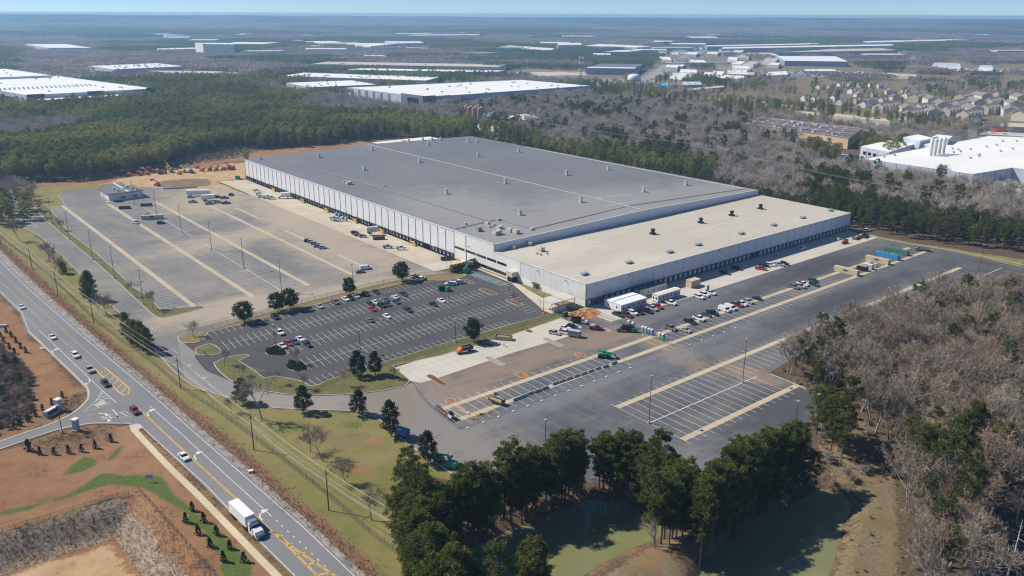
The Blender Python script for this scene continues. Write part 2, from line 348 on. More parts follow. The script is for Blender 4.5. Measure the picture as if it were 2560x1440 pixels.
def axis(segs):
    out = []
    for a, b, st in segs: out += list(np.arange(a, b, st))
    return out
def geo(a, b, k, n0):
    out = [a]; st = n0
    while abs(out[-1] - a) < abs(b - a): out.append(out[-1] + math.copysign(st, b - a)); st *= k
    return out[1:]
gx = geo(-330, -9500, 1.13, 5)[::-1] + axis([(-330, -205, 3), (-205, 205, 1.5), (205, 331, 3)]) + geo(330, 9500, 1.13, 5)
gy = [-400, -200, -60, 40, 90, 120] + axis([(138, 340, 1.5), (340, 720, 3)]) + geo(720, 10300, 1.05, 5)
def hnoise(x, y, s, seed):
    return (np.sin(x / s + seed) * np.cos(y / (s * 1.27) - seed * 1.7) + 0.55 * np.sin((x + y * 0.6) / (s * 0.53) + seed * 2.3) + 0.4 * np.cos((y - x * 0.4) / (s * 0.37) + seed * 0.7)) / 1.95
def height(X, Y):
    X = np.asarray(X, float); Y = np.asarray(Y, float); d = np.hypot(X, Y)
    h = sstep(2500, 8000, d) * (2 + 9 * hnoise(X, Y, 1500, 1.3) + 6 * hnoise(X, Y, 430, 4.1)) + sstep(7600, 10200, d) * (70 + 6 * hnoise(X, Y * 0.4, 1300, 2.2) - X * 0.0006)
    near = d < 1000
    if near.any():
        x, y = X[near], Y[near]; q = h[near]
        q = q - 5.2 * sstep(0, 9.5, sdist(PIT_RIM, x, y)) + 0.0
        pit = sdist(PIT_RIM, x, y) > 3
        q = q + np.where(pit, 0.14 * hnoise(x, y, 2.4, 0.5), 0)
        for p, dep in ((POND_A, 3.6), (POND_B, 3.6), (POND_C, 3.6)):
            q = q - dep * sstep(-4.5, 3.5, sdist(p, x, y))
        sp = sdist(SPIT, x, y); q = q + 1.3 * sstep(-4, 5, sp)
        q = q - 3.5 * sstep(-0.6, 0.2, sdist(FOOT, x, y))
        q = q + np.where(sdist(POND_BANK, x, y) > 0, 0.25 * hnoise(x, y, 3.1, 2.0), 0)
        h = h.copy(); h[near] = q
    return h
def hz(x, y): return float(height(np.array([x]), np.array([y]))[0])
GX, GY = np.meshgrid(np.array(gx, float), np.array(gy, float)); gX, gY = GX.ravel(), GY.ravel()
gZ = height(gX, gY) - 0.02
nx, ny = len(gx), len(gy)
me = bpy.data.meshes.new('ground'); ii = np.arange((ny - 1) * (nx - 1)); r0 = (ii // (nx - 1)) * nx + ii % (nx - 1)
quads = np.stack([r0, r0 + 1, r0 + nx + 1, r0 + nx], 1)
me.vertices.add(nx * ny); me.vertices.foreach_set('co', np.stack([gX, gY, gZ], 1).ravel())
me.loops.add(quads.size); me.loops.foreach_set('vertex_index', quads.ravel().astype(np.int32))
me.polygons.add(len(quads)); me.polygons.foreach_set('loop_start', np.arange(0, quads.size, 4, dtype=np.int32))
me.update(calc_edges=True); me.validate()
me.polygons.foreach_set('use_smooth', np.ones(len(me.polygons), bool)); me.materials.append(M_GROUND)
gd = np.hypot(gX, gY)
masks = {k: np.zeros(len(gX)) for k in ('far', 'grass', 'dry', 'clay', 'sand', 'lush', 'brush', 'straw')}
def zone(name, poly, w=2.0, amt=1.0, on=None):
    a = np.clip(0.5 + sdist(poly, gX, gY) / (2 * w), 0, 1) * amt; masks[name] = np.maximum(masks[name], a)
def unzone(name, poly, w=2.0): masks[name] *= 1 - np.clip(0.5 + sdist(poly, gX, gY) / (2 * w), 0, 1)
masks['far'] = sstep(700, 1000, gd)
zone('grass', LAWN_MAIN); zone('grass', LAWN_GUARD, 3); zone('grass', EDGE_E, 1.5, 0.8); zone('dry', FIELD_TOWN, 20, 0.62)
zone('dry', DRY_NW, 4, 0.9); zone('dry', GAP_E, 4, 0.75); zone('dry', DAM, 3, 0.72); zone('dry', SPIT, 2); zone('dry', RAIL_STRIP, 3, 0.6); zone('grass', DAM_PATH, 1.0)
zone('clay', CLAY_NW, 4, 0.9); zone('sand', SAND_YARD, 3); zone('dry', LAWN_OVAL, 1.0); unzone('sand', LAWN_OVAL, 1.0); zone('brush', BRUSH, 3)
zone('clay', CLAY_SW, 3, 0.8); zone('clay', CLAY_S, 2, 0.78); zone('clay', POND_BANK, 10, 0.42)
for b in BEDS: zone('brush', b, 1.0)
for b in LUSH: zone('lush', b, 1.2)
for px_, r_, k_ in (((897, 1180), 5.5, 'clay'), ((937, 1107), 4.5, 'clay'), ((860, 1100), 8, 'dry'), ((800, 1090), 7, 'dry'), ((960, 1250), 7, 'lush'), ((880, 1060), 6, 'lush'), ((990, 1180), 8, 'lush'), ((150, 700), 6, 'lush'), ((90, 640), 6, 'lush'), ((300, 880), 5, 'lush')):
    c_ = W(*px_); zone(k_, [(c_.x + r_ * math.cos(q_ * .5), c_.y + .8 * r_ * math.sin(q_ * .5)) for q_ in range(12)], r_ * .5, 0.62 if k_ != 'lush' else 0.5)
zone('lush', VERGE_S, 0.8, 0.6); zone('dry', STRAW_PATCH, 1.5, 0.7); zone('brush', THICKET, 4)
DITCH = PX([(-40, 575), (22, 634), (126, 732), (242, 835), (328, 914), (450, 1016), (590, 1127), (728, 1260), (830, 1343), (960, 1465)])
dd = sdist(DITCH, gX, gY, False); masks['brush'] = np.maximum(masks['brush'], np.clip(1.0 - np.abs(dd - 0) / 4.6, 0, 1) * 1.1)
dr = sdist(PIT_RIM, gX, gY); masks['straw'] = sstep(-0.6, 0.8, dr) * (1 - sstep(9.0, 11.0, dr)); masks['sand'] = np.maximum(masks['sand'], 0.72 * sstep(9, 14, dr)); masks['clay'] = np.maximum(masks['clay'], 0.95 * sstep(7.5, 9.5, dr))
ru = sdist(PX([(347, 1227), (535, 1437)]), gX, gY, False); masks['straw'] *= 1 - 0.35 * (hnoise(gX, gY, 6, 3.0) > 0.25); masks['straw'] *= 1 - 0.75 * ((ru < 4.2) & (dr > 0)); masks['clay'] = np.maximum(masks['clay'], 0.7 * ((ru < 6) & (dr > -4)))
for k, a in masks.items():
    at = me.attributes.new(k, 'FLOAT', 'POINT'); at.data.foreach_set('value', a.astype(np.float32))
obj('ground', me)['kind'] = 'structure'

# ------------------------------------------------------------------ ponds
def water():
    t = NT('pond_water'); P = t.pos(); n = t.noise(P, 0.06, 5, 0.6); r = t.noise(P, 1.3, 3, 0.6, 0.2, 0.8)
    t.rough(0.09); t.b.inputs['Specular IOR Level'].default_value = 0.5; t.b.inputs['IOR'].default_value = 1.33; t.bump(r, 0.03, 0.03); t.b.inputs['Subsurface Weight'].default_value = 1.0; t.b.inputs['Subsurface Scale'].default_value = 2.2; t.b.inputs['Subsurface Radius'].default_value = (1, 1, 0.6)
    return t.done(t.mix(n, (0.185, 0.192, 0.088), (0.225, 0.225, 0.105)))
M_WATER = water(); M_WATER2 = plain('dark_pond_water', (0.014, 0.020, 0.034), 0.1, var=0.3, scale=0.2, spec=0.5)
def grow(poly, k):
    c = sum((Vector((p[0], p[1])) for p in poly), Vector((0, 0))) / len(poly)
    return [(c.x + (p[0] - c.x) * k, c.y + (p[1] - c.y) * k) for p in poly]
sheet('pond_water', grow(POND_A, 1.22), -2.0, M_WATER, kind='structure')
sheet('pond_water', grow(POND_B, 1.25), -2.01, M_WATER, kind='structure')
sheet('pond_water', grow(POND_C, 1.25), -2.02, M_WATER2, kind='structure')
# ------------------------------------------------------------------ pavements
def spot(t, u, v, ru, rv, rot=0.0):
    """a soft-edged stain of real dirt on the paving"""
    g = t.node('ShaderNodeNewGeometry').outputs['Position']; m = t.node('ShaderNodeMapping', vector_type='TEXTURE'); t.link(g, m.inputs[0])
    p = uv(u, v); m.inputs['Location'].default_value = (p.x, p.y, 0); m.inputs['Rotation'].default_value = (0, 0, YAW + rot); m.inputs['Scale'].default_value = (rv, ru, 1000)
    s = t.node('ShaderNodeTexGradient', gradient_type='SPHERICAL'); t.link(m.outputs[0], s.inputs[0]); return s.outputs['Fac']
def stain(mat, spots, colr, amt=0.9, breakup=0.8):
    """lay stains over an existing paving material"""
    t = NT.__new__(NT); t.mat = mat; t.n = mat.node_tree.nodes; t.l = mat.node_tree.links
    t.b = next(n for n in t.n if n.type == 'BSDF_PRINCIPLED'); old = t.b.inputs['Base Color'].links[0].from_socket
    P = t.pos(); S1 = t.noise(t.pos(scale=(0.04, 0.4, 1), rz=-YAW), 1.0, 5, 0.7, 0.3, 0.7); n = t.math('ADD', t.math('MULTIPLY', t.noise(P, 0.09, 6, 0.7, 0.25, 0.75), 0.6), t.math('MULTIPLY', S1, 0.4)); m = None
    for s in spots:
        k = spot(t, *s); m = k if m is None else t.math('MAXIMUM', m, k)
    f = t.math('MULTIPLY', t.math('SUBTRACT', t.math('ADD', m, t.math('MULTIPLY', n, breakup)), breakup * 0.62), 1.7, True)
    f = t.math('MULTIPLY', f, amt); c = t.mix(f, old, colr); t.link(c, t.b.inputs['Base Color'])
stain(M_YARD, [(200, -32, 150, 26), (250, -25, 80, 30), (330, -40, 60, 50), (150, -40, 90, 34), (205, -75, 26, 70, 0.1), (95, -120, 22, 60), (85, -70, 16, 70), (300, -60, 60, 40)], (0.44, 0.36, 0.255), 0.72)
stain(M_COURT, [(-28, -60, 16, 70, 0.06), (-32, -95, 22, 30), (-30, -20, 14, 34), (-55, -8, 40, 10, -0.2), (-14, 2, 16, 14), (-60, -112, 26, 22), (-85, -3, 22, 9)], (0.30, 0.215, 0.145), 0.72, 0.9)
stain(M_COURT, [(-42, -112, 34, 26), (-70, -115, 30, 30)], (0.225, 0.21, 0.195), 0.9, 0.5)
stain(M_DRIVE, [(-25, -112, 24, 20), (-40, -118, 20, 20)], (0.225, 0.19, 0.155), 0.9, 0.6)
stain(M_COURT, [(-57, -55, 9, 70, 0.02), (-60, 20, 12, 80), (-110, -50, 10, 80), (-82, 60, 20, 60), (-25, 60, 10, 80)], (0.20, 0.21, 0.225), 0.6, 1.0)
stain(M_COURT, [(-30, 120, 14, 110), (-64, 100, 12, 120), (-110, -20, 14, 60), (-100, 190, 60, 40)], (0.052, 0.053, 0.06), 0.75, 0.9)
M_COURT_END = M_COURT
EDGE_OUT = [(400, 890), (462, 952), (537, 985), (640, 1006), (685, 1020), (865, 1027), (905, 1032), (960, 1057), (1015, 1107)]
EDGE_IN = [(1060, 968), (1030, 958), (1000, 970), (900, 985), (750, 990), (640, 975), (580, 955), (545, 925), (531, 905), (487, 880), (450, 850)]
drive = sheet('access_drive', smooth_line(PX(EDGE_OUT), 4) + [W(1100, 1000)] + smooth_line(PX(EDGE_IN), 4) + [W(440, 810)], 0.045, M_DRIVE, kind='structure')
yard = sheet('yard_pavement', PX([(-40, 438), (0, 451), (50, 491), (80, 512), (130, 518), (161, 512), (147, 489), (168, 478), (245, 472), (330, 468), (400, 470), (480, 476), (540, 470), (600, 480)])
      + [uv(310, -21.4), uv(83, -21.4), uv(79, -12), uv(76, -12)] + PX([(1060, 690), (1000, 701), (880, 727), (760, 757), (640, 791), (560, 815), (500, 833), (455, 840), (445, 850), (462, 950), (400, 890), (330, 812), (282, 767), (185, 670), (105, 595), (75, 577), (15, 545), (-40, 495)]), 0.05, M_YARD, kind='structure')
court = sheet('truck_court', PX([(1015, 1107), (1050, 1130), (1115, 1175)]) + [uv(-76.4, -122.8), uv(-121.5, -73), uv(-120.5, -1), uv(-90, 2.5), uv(-88.5, 16), uv(-92, 120), uv(-110, 170), uv(-125, 215), uv(-96, 213.5), uv(-57, 215.5), uv(-39, 212.6), uv(-19.2, 211.2), uv(-19.2, 214), uv(-0.2, 214), uv(-0.2, -17), uv(-3, -42), uv(-3.6, -98)] + PX([(1030, 958), (1050, 1000)]), 0.058, M_COURT, kind='structure')
lot = sheet('employee_lot', [uv(71.2, -139), uv(75.8, -22), uv(76.3, -9), uv(74.5, -3.2), uv(45.8, -4.0), uv(14, -15), uv(3.6, -20), uv(2.4, -60), uv(1.8, -98), uv(0.4, -127), uv(6, -140), uv(20, -147), uv(36, -151), uv(50, -150), uv(60, -146)], 0.068, M_LOT, kind='structure')
apr = MB(); apr.quad(uv(96.5, -21.5, 0.06), uv(372.5, -21.5, 0.06), uv(372.5, 0, -1.2), uv(96.5, 0, -1.2)); apr.quad(uv(372.5, -21.5, 0.06), uv(372.5, -21.5, -3), uv(372.5, 0, -3), uv(372.5, 0, -1.2)); apr.quad(uv(96.5, 0, -1.2), uv(96.5, 0, 0.06), uv(96.5, -21.5, 0.06), uv(96.5, -21.5, 0.05))
apron = apr.build('dock_apron', M_CONC); apron['kind'] = 'structure'
sheet('apron_end', [uv(83.5, -21.5), uv(96.4, -21.5), uv(96.4, -0.3), uv(83.5, -0.3)], 0.07, M_CONC, kind='structure')
aprr = sheet('wing_apron', [uv(-19.3, -4), uv(-19.3, 211.5), uv(-0.05, 213.8), uv(-0.05, -4)], 0.085, M_CONC2, kind='structure')
sheet('concrete_bay', [uv(-3.4, -97.9), uv(-16.2, -99.3), uv(-19.7, -97.5), uv(-20.4, -94), uv(-19.2, -56), uv(-20.3, -29), uv(-16, -17.3), uv(-2.7, -17.3), uv(-1.7, -42)], 0.10, M_CONC2, kind='structure')
clayp = MB(); clayp.prism([(p.x, p.y) for p in (uv(-1.5, -14), uv(-9, -16), uv(-12, -8), uv(-9, 1), uv(-2.5, 2.5), uv(-0.6, -3))], 0.02, 0.13)
clayp.build('dug_clay', plain('loose_clay', (0.42, 0.19, 0.075), 0.95, var=0.5, scale=0.5, coord='Object'))['kind'] = 'structure'

# concrete landing strips in the trailer rows
strips = [(-131.1, 105, 356, 2.3), (-106.4, 101.4, 342, 2.3), (-79.9, 102, 329, 2.3), (-55.8, 103, 295, 2.2), (-44.9, 150, 205, 1.9), (-44.9, 110, 140, 1.9), (-44.9, 240, 279, 1.9)]
for v, u0, u1, w in strips:
    sheet('concrete_strip', [uv(u0, v - w / 2), uv(u1, v - w / 2), uv(u1, v + w / 2), uv(u0, v + w / 2)], 0.085, M_STRIP, yard)
for u, v0, v1, w in [(-40.7, -103, 205, 2.2), (-49.8, -104, 205, 2.2), (-74.8, -58.3, 188.5, 2.2), (-101.8, -58.3, 1.6, 2.2), (-100.5, 175, 206, 2.0)]:
    sheet('concrete_strip', [uv(u - w / 2, v0), uv(u - w / 2, v1), uv(u + w / 2, v1), uv(u + w / 2, v0)], 0.085, M_STRIP, court)

# painted stalls
def ticks(mb, p0, p1, d, n, w, z):
    """n short lines across, spread from p0 to p1; d = (u,v) half extents each way"""
    for i in range(n):
        k = i / max(1, n - 1); u = p0[0] + (p1[0] - p0[0]) * k; v = p0[1] + (p1[1] - p0[1]) * k
        ribbon(mb, [uv(u + d[0], v + d[1]), uv(u + d[2], v + d[3])], w, z)
mb = MB(); Z = 0.105
def trow(v, u0, u1, a, b, skip=()):
    n = int((u1 - u0) / 3.62)
    for i in range(n + 1):
        u = u0 + i * 3.62
        if any(s <= u <= e for s, e in skip) or rnd.random() < 0.04: continue
        ribbon(mb, [uv(u, v + a), uv(u, v + b)], 0.2, Z)
trow(-131.1, 106, 356, -12.5, 3.8); trow(-92.8, 102.5, 330, -17, 16.5, [(205, 224)]); trow(-50.5, 104, 295, -8.8, 9.6, [(180, 214)])
ribbon(mb, [uv(103, -92.8), uv(206, -92.2)], 0.3, Z + 0.01); ribbon(mb, [uv(222, -91.8), uv(318, -91.2)], 0.3, Z + 0.01)
mb.build('stall_marking', M_WORN, yard)
mb = MB()
def crow(u0, u1, v0, v1, st=3.55, skip=()):
    v = v0
    while v <= v1:
        if not any(s <= v <= e for s, e in skip): ribbon(mb, [uv(u0, v), uv(u1, v)], 0.14, Z)
        v += st
crow(-37.2, -54.5, -101, 128, 3.55, [(-30, -12)]); crow(-71.9, -105.2, -58.2, -2.5); crow(-71.9, -86.5, -2, 150); crow(-71.5, -104, 152, 205, 3.55)
ribbon(mb, [uv(-88.6, -58), uv(-88.9, -3)], 0.3, Z + 0.01); ribbon(mb, [uv(-88, 150), uv(-88, 204)], 0.3, Z + 0.01)
for i in range(5): ribbon(mb, [uv(-84 - i * 3.6, -121 + i * 4.2), uv(-84 - i * 3.6, -112 + i * 4.2)], 0.14, Z)
mb.build('stall_marking', M_WHITE, court)
mb = MB(); Z = 0.115
def row(p0, p1, half, n=None):
    L = math.hypot(p1[0] - p0[0], p1[1] - p0[1]); n = n or int(L / 2.58) + 1
    ticks(mb, p0, p1, (half, 0.5, -half, -0.5), n, 0.13, Z); ribbon(mb, [uv(*p0), uv(*p1)], 0.14, Z + 0.01)
row((54.6, -137), (60.6, -36), 5.6); row((37.4, -121), (42.9, -22.2), 5.7); row((19.3, -121), (23.2, -22), 5.7)
ticks(mb, (69.3, -138), (72.8, -24), (2.7, 0, -2.5, 0), 45, 0.13, Z); ticks(mb, (4.9, -105), (6.2, -38), (2.9, 0, -2.4, 0), 27, 0.13, Z); ticks(mb, (3.7, -126), (4.6, -108), (2.9, 0, -2.6, 0), 8, 0.13, Z)
ticks(mb, (10, -22), (40, -11.6), (0, 2.6, 0, -2.6), 11, 0.13, Z); ticks(mb, (24, -137.5), (36, -143), (-0.8, 2.8, 0.8, -2.8), 6, 0.13, Z); ribbon(mb, [uv(0.8, -127), uv(1.9, -98), uv(2.5, -60), uv(3.4, -26)], 0.14, Z)
mb.build('stall_marking', M_CREAM, lot)
mb = MB(); ticks(mb, (46, -8.2), (71.5, -9.5), (0, 2.8, 0, -2.6), 16, 0.4, Z + 0.012)
mb.build('accessible_bay_marking', plain('pale_blue_paint', (0.36, 0.50, 0.60), 0.8, var=0.3), lot)
mb = MB(); ticks(mb, (44, -7.4), (73, -8.8), (0, 2.6, 0, -2.6), 12, 0.14, Z + 0.02); mb.build('stall_marking', M_WHITE, lot)

# apron and bay joints
mb = MB()
for i in range(60): ribbon(mb, [uv(-0.3, 3.57 * i + 1), uv(-19.2, 3.57 * i + 1)], 0.07, 0.096)
for i in range(22): ribbon(mb, [uv(-3.2, -96 + i * 3.7), uv(-19.4, -95.5 + i * 3.7)], 0.07, 0.11)
ribbon(mb, [uv(-10, 0), uv(-10, 211)], 0.07, 0.097); mb.build('slab_joint_marking', plain('slab_joint', (0.22, 0.20, 0.17), 0.9), aprr)

# ------------------------------------------------------------------ raised grass islands with kerbs
def grass_mat(name, a, b, c):
    t = NT(name); P = t.pos(); n = t.noise(P, 0.13, 5, 0.7); f = t.noise(P, 1.3, 5, 0.8); k = t.mix(n, a, b); k = t.mix(t.math('MULTIPLY', f, 0.75), k, c); t.bump(f, 0.6, 0.3); t.rough(0.95); return t.done(k)
M_TURF = grass_mat('thin_turf', (0.135, 0.150, 0.045), (0.245, 0.205, 0.085), (0.085, 0.095, 0.03))
M_TURF2 = grass_mat('dry_turf', (0.245, 0.205, 0.085), (0.34, 0.255, 0.12), (0.15, 0.13, 0.05))
M_COVER = grass_mat('ground_cover', (0.024, 0.040, 0.012), (0.045, 0.062, 0.02), (0.012, 0.02, 0.006))
M_PEBBLE = grass_mat('river_pebbles', (0.36, 0.34, 0.30), (0.24, 0.23, 0.21), (0.46, 0.40, 0.33))
def island(name, poly, mat, h=0.16, kerb=0.35, label=None, top=0.05):
    pts = [Vector((p[0], p[1])) for p in poly]; A = sum(a.x * b.y - b.x * a.y for a, b in zip(pts, pts[1:] + pts[:1]))
    if A < 0: pts = pts[::-1]
    n = len(pts); inn = []
    for i in range(n):
        d0 = (pts[i] - pts[i - 1]).normalized(); d1 = (pts[(i + 1) % n] - pts[i]).normalized(); nn = Vector((-d0.y - d1.y, d0.x + d1.x)); nn = nn.normalized() if nn.length > 1e-6 else Vector((-d1.y, d1.x)); inn.append(pts[i] + nn * kerb)
    k = MB(); vs = [(p.x, p.y, 0.0) for p in pts] + [(p.x, p.y, h) for p in pts] + [(p.x, p.y, h) for p in inn] + [(p.x, p.y, 0.0) for p in inn]
    fs = []
    for i in range(n):
        j = (i + 1) % n; fs += [(i, j, n + j, n + i), (n + i, n + j, 2 * n + j, 2 * n + i), (2 * n + i, 2 * n + j, 3 * n + j, 3 * n + i)]
    k.add(vs, fs); o = k.build(name, M_KERB); o['kind'] = 'structure'
    s = sheet('turf' if mat in (M_TURF, M_TURF2) else 'planting', [(p.x, p.y) for p in inn], h + 0.0 - top + 0.04, mat, o)
    return o
island('grass_verge', smooth_line(PX([(88, 515), (100, 535), (134, 568), (215, 636), (250, 666), (310, 721), (357, 765), (382, 787), (394, 793), (412, 794), (470, 781), (512, 769)]), 2) + PX([(505, 765), (470, 768), (402, 774), (390, 762), (372, 740), (330, 716), (292, 678), (232, 625), (175, 583), (140, 540), (118, 516)]), M_TURF)
island('grass_verge', smooth_line(PX([(447, 840), (445, 850), (455, 857), (480, 858), (505, 853), (515, 843), (520, 832)]), 3) + PX([(600, 812), (700, 786), (800, 760), (900, 733), (1000, 711), (1060, 699), (1100, 702), (1140, 698), (1165, 690), (1160, 681), (1105, 684), (1060, 689), (1000, 699), (880, 726), (760, 756), (640, 789), (560, 813), (500, 833), (470, 832)]), M_TURF2)
island('grass_verge', smooth_line(PX([(488, 880), (496, 888), (530, 888), (555, 880), (530, 860), (500, 866), (487, 874)]), 3), M_TURF)
island('grass_verge', smooth_line(PX([(533, 908), (546, 928), (582, 955), (640, 974), (750, 989), (900, 984), (1000, 969), (1022, 957), (1020, 946), (990, 922), (985, 915)]), 3) + PX([(1100, 890), (1280, 838), (1420, 790), (1415, 778), (1375, 785), (1280, 810), (1100, 862), (960, 905), (830, 946), (795, 962), (775, 965), (760, 955), (735, 948), (690, 940), (660, 945), (635, 925), (598, 902), (625, 890), (618, 886), (590, 889), (560, 895)]), M_TURF)
for pts, m in (([(668, 872), (662, 880), (672, 888), (700, 889), (719, 887), (712, 876), (690, 864)], M_COVER), ([(716, 912), (718, 922), (740, 929), (768, 927), (770, 920), (755, 908), (735, 902), (722, 900)], M_COVER)):
    island('planted_island', smooth_line(PX(pts) + PX(pts[:1]), 3)[:-1], m, 0.16, 0.3)
def long_island(name, u0, u1, v, w, mat, rot=0.0):
    pts = []
    for k in range(9): a = -math.pi / 2 + math.pi * k / 8; pts.append((u0 - w / 2 * 1.0 + math.cos(a) * w / 2, v + math.sin(a) * w / 2))
    for k in range(9): a = math.pi / 2 + math.pi * k / 8; pts.append((u1 + w / 2 + math.cos(a) * w / 2, v + math.sin(a) * w / 2))
    return island(name, [uv(a, b) for a, b in pts], mat, 0.15, 0.25)
for u0, u1, v in ((48.6, 37, -20), (29.3, 19, -20), (65, 56, -18.6)): long_island('planted_island', u0, u1, v, 3.4, plain('bark_bed', (0.16, 0.10, 0.055), 0.95, var=0.5, scale=1.5))
# the clay and gravel islands inside the court
def S_px(x, y): return to_uv(W(x, y))
for px0, px1, m in (((1068, 938), (1115, 963), M_MULCH), ((1214, 893), (1262, 914), M_PEBBLE), ((1308, 821), (1330, 832), M_MULCH), ((1358, 846), (1408, 867), M_PEBBLE), ((1475, 810), (1528, 830), M_PEBBLE)):
    a, b = S_px(*px0), S_px(*px1); long_island('gravel_island', a[0], b[0], (a[1] + b[1]) / 2, 2.6, m)
for px0, px1 in (((1118, 997), (1135, 1008)), ((1292, 932), (1316, 945)), ((1440, 883), (1463, 893))):
    a, b = S_px(*px0), S_px(*px1); long_island('clay_island', max(a[0], b[0]), min(a[0], b[0]), (a[1] + b[1]) / 2, 3.4, plain('bare_clay', (0.36, 0.135, 0.05), 0.95, var=0.35, scale=0.8))
sheet('front_walk', [uv(75, -3.0), uv(75, -1.6), uv(44, -2.0), uv(12, -8), uv(-1, -9.5), uv(-1, -16.8), uv(9, -17), uv(14, -14.8), uv(45.8, -4.0)], 0.14, M_CONC, kind='structure')
sheet('front_lawn', [uv(75, -1.6), uv(75, -0.1), uv(1, -0.1), uv(1, -5), uv(12, -7), uv(44, -2.0)], 0.13, M_TURF2, kind='structure')

# ------------------------------------------------------------------ the public road
R_EDGE = [(-60, 597), (0, 653.75), (68.75, 720), (205, 840), (350, 960), (482.5, 1078.5), (640, 1216), (760, 1320), (882.5, 1437.5), (960, 1510)]
L_EDGE = [(-60, 675), (0, 727.5), (53.75, 780), (72.5, 829), (140, 893), (207, 958), (218, 972), (221, 990), (214, 1005), (185, 1030), (130, 1058), (60, 1082), (0, 1103), (-80, 1128), (-80, 1152), (0, 1122.5), (70, 1098), (150, 1072), (230, 1058), (300, 1058), (346, 1058), (358, 1066), (369, 1081), (515, 1213), (640, 1344), (737.5, 1440), (800, 1506)]
road = sheet('road', PX([(x + 5, y - 3) for x, y in R_EDGE]) + PX([(x - (5 if y > 1100 or y < 830 else 0), y + 2) for x, y in L_EDGE])[::-1], 0.05, M_ROAD, kind='structure')
sheet('road_shoulder', PX([(x + 22, y - 8) for x, y in R_EDGE]) + PX(R_EDGE)[::-1], 0.03, plain('gravel_shoulder', (0.30, 0.27, 0.24), 0.95, var=0.35, scale=0.3), kind='structure')
mb = MB(); z = 0.09
for ln, w in ((R_EDGE, 0.16), ([(-60, 675), (0, 727.5), (53.75, 780), (72.5, 828)], 0.16), ([(346, 1060), (369, 1081), (515, 1213), (640, 1344), (737.5, 1440)], 0.16), ([(97, 825), (240, 962), (256, 977)], 0.16), ([(375, 1016), (447.5, 1080), (640, 1256), (680, 1292)], 0.16),
              ([(256, 977), (291, 1007), (208, 1031), (240, 1003), (252, 985), (256, 977)], 0.2), ([(253, 1043), (314, 1028), (330, 1043), (253, 1044)], 0.2)):
    ribbon(mb, PX(ln), w, z)
for a, b in (((58, 787), (95, 822)), ((690, 1301), (826, 1428)), ((430, 660), (480, 700))):
    p, q = W(*a), W(*b); n = 9
    for i in range(n):
        if a[0] == 430: break
        ribbon(mb, [p.lerp(q, i / n), p.lerp(q, (i + 0.3) / n)], 0.2, z)
for a, b in (((252, 986), (262, 984)), ((248, 994), (270, 990)), ((243, 1001), (276, 995)), ((235, 1012), (250, 1021)), ((262, 1012), (275, 1006)), ((272, 1038), (278, 1048)), ((290, 1034), (297, 1043)), ((300, 1031), (318, 1040)), ((281, 1024), (291, 1034))):
    ribbon(mb, PX([a, b]), 0.25, z)
sheet('refuge', smooth_line(PX([(236, 1014), (252, 1002), (262, 1003), (264, 1010), (254, 1015), (240, 1017)]), 3), 0.12, M_CONC, road)
def arrow(px, ang, size=1.0):
    """a curved turn arrow lying on the road"""
    c = W(*px); ca, sa = math.cos(ang), math.sin(ang)
    def T(x, y): return Vector((c.x + (x * ca - y * sa) * size, c.y + (x * sa + y * ca) * size))
    ribbon(mb, [T(-1.6, 0.7), T(-0.6, 0.65), T(0.2, 0.3), T(0.5, -0.3)], 0.34, z + 0.004)
    a, b, d = T(0.05, -0.2), T(1.15, -0.35), T(0.55, -1.5); mb.add([(a.x, a.y, z + 0.004), (b.x, b.y, z + 0.004), (d.x, d.y, z + 0.004)], [(0, 2, 1)])
RD = math.atan2((W(640, 1216) - W(350, 960)).y, (W(640, 1216) - W(350, 960)).x)
arrow((136, 877), RD + math.pi * 1.0, 1.6); arrow((219, 957), RD, 1.6); arrow((374, 1031), RD + math.pi, 1.6); arrow((492, 1138), RD + math.pi, 1.6); arrow((655, 1286), RD + math.pi, 1.6); arrow((262, 1036), 0.3, 1.2); arrow((268, 1050), 0.2, 1.2)
mb.build('lane_marking', M_WHITE, road)
mb = MB()
for ln, w in (([(-60, 648), (17.5, 720), (175, 867.5), (236, 921)], 0.22), ([(-60, 623), (43.75, 720), (155, 822), (262, 921)], 0.22)): ribbon(mb, PX(ln), w, z)
for i in range(1): pass
mb.build('lane_marking', M_YWORN, road)
mb = MB(); Y1 = [(236, 921), (297, 981), (310, 989)]; Y2 = [(262, 920), (320, 970), (325, 977)]
ribbon(mb, PX([(232, 918), (236, 921), (297, 981), (312, 990), (321, 984), (325, 975), (320, 968), (262, 919)]), 0.42, z)
for k in (0.08, 0.25, 0.42, 0.59, 0.76, 0.92):
    a = (236 + 64 * k + 9, 921 + 60 * k + 6); b = (262 + 60 * k, 920 + 50 * k); ribbon(mb, PX([a, b]), 0.42, z)
for off in (-0.16, 0.16):
    ln = [(349, 1023), (408, 1080), (582, 1240), (682, 1331)]
    P = [W(*p) + Vector((math.cos(RD + 1.57), math.sin(RD + 1.57), 0)) * off for p in ln]; ribbon(mb, P, 0.16, z)
ribbon(mb, PX([(218, 1040), (281, 1024)]), 0.2, z)
for off in (0.0, 0.35):
    ribbon(mb, [W(*p) + Vector((-math.sin(RD), math.cos(RD), 0)) * off for p in ((682, 1331), (792, 1441), (860, 1506))], 0.2, z); ribbon(mb, [W(*p) + Vector((-math.sin(RD), math.cos(RD), 0)) * off for p in ((682, 1331), (740, 1377), (836, 1441), (920, 1500))], 0.2, z)
for i, k in enumerate((0.14, 0.32, 0.52, 0.74, 0.97)):
    a = (682 + 112 * k, 1331 + 111 * k); b = (682 + 150 * k + 3, 1331 + 112 * k - 8); ribbon(mb, PX([a, b]), 0.5, z)
mb.build('lane_marking', M_YELLOW, road)
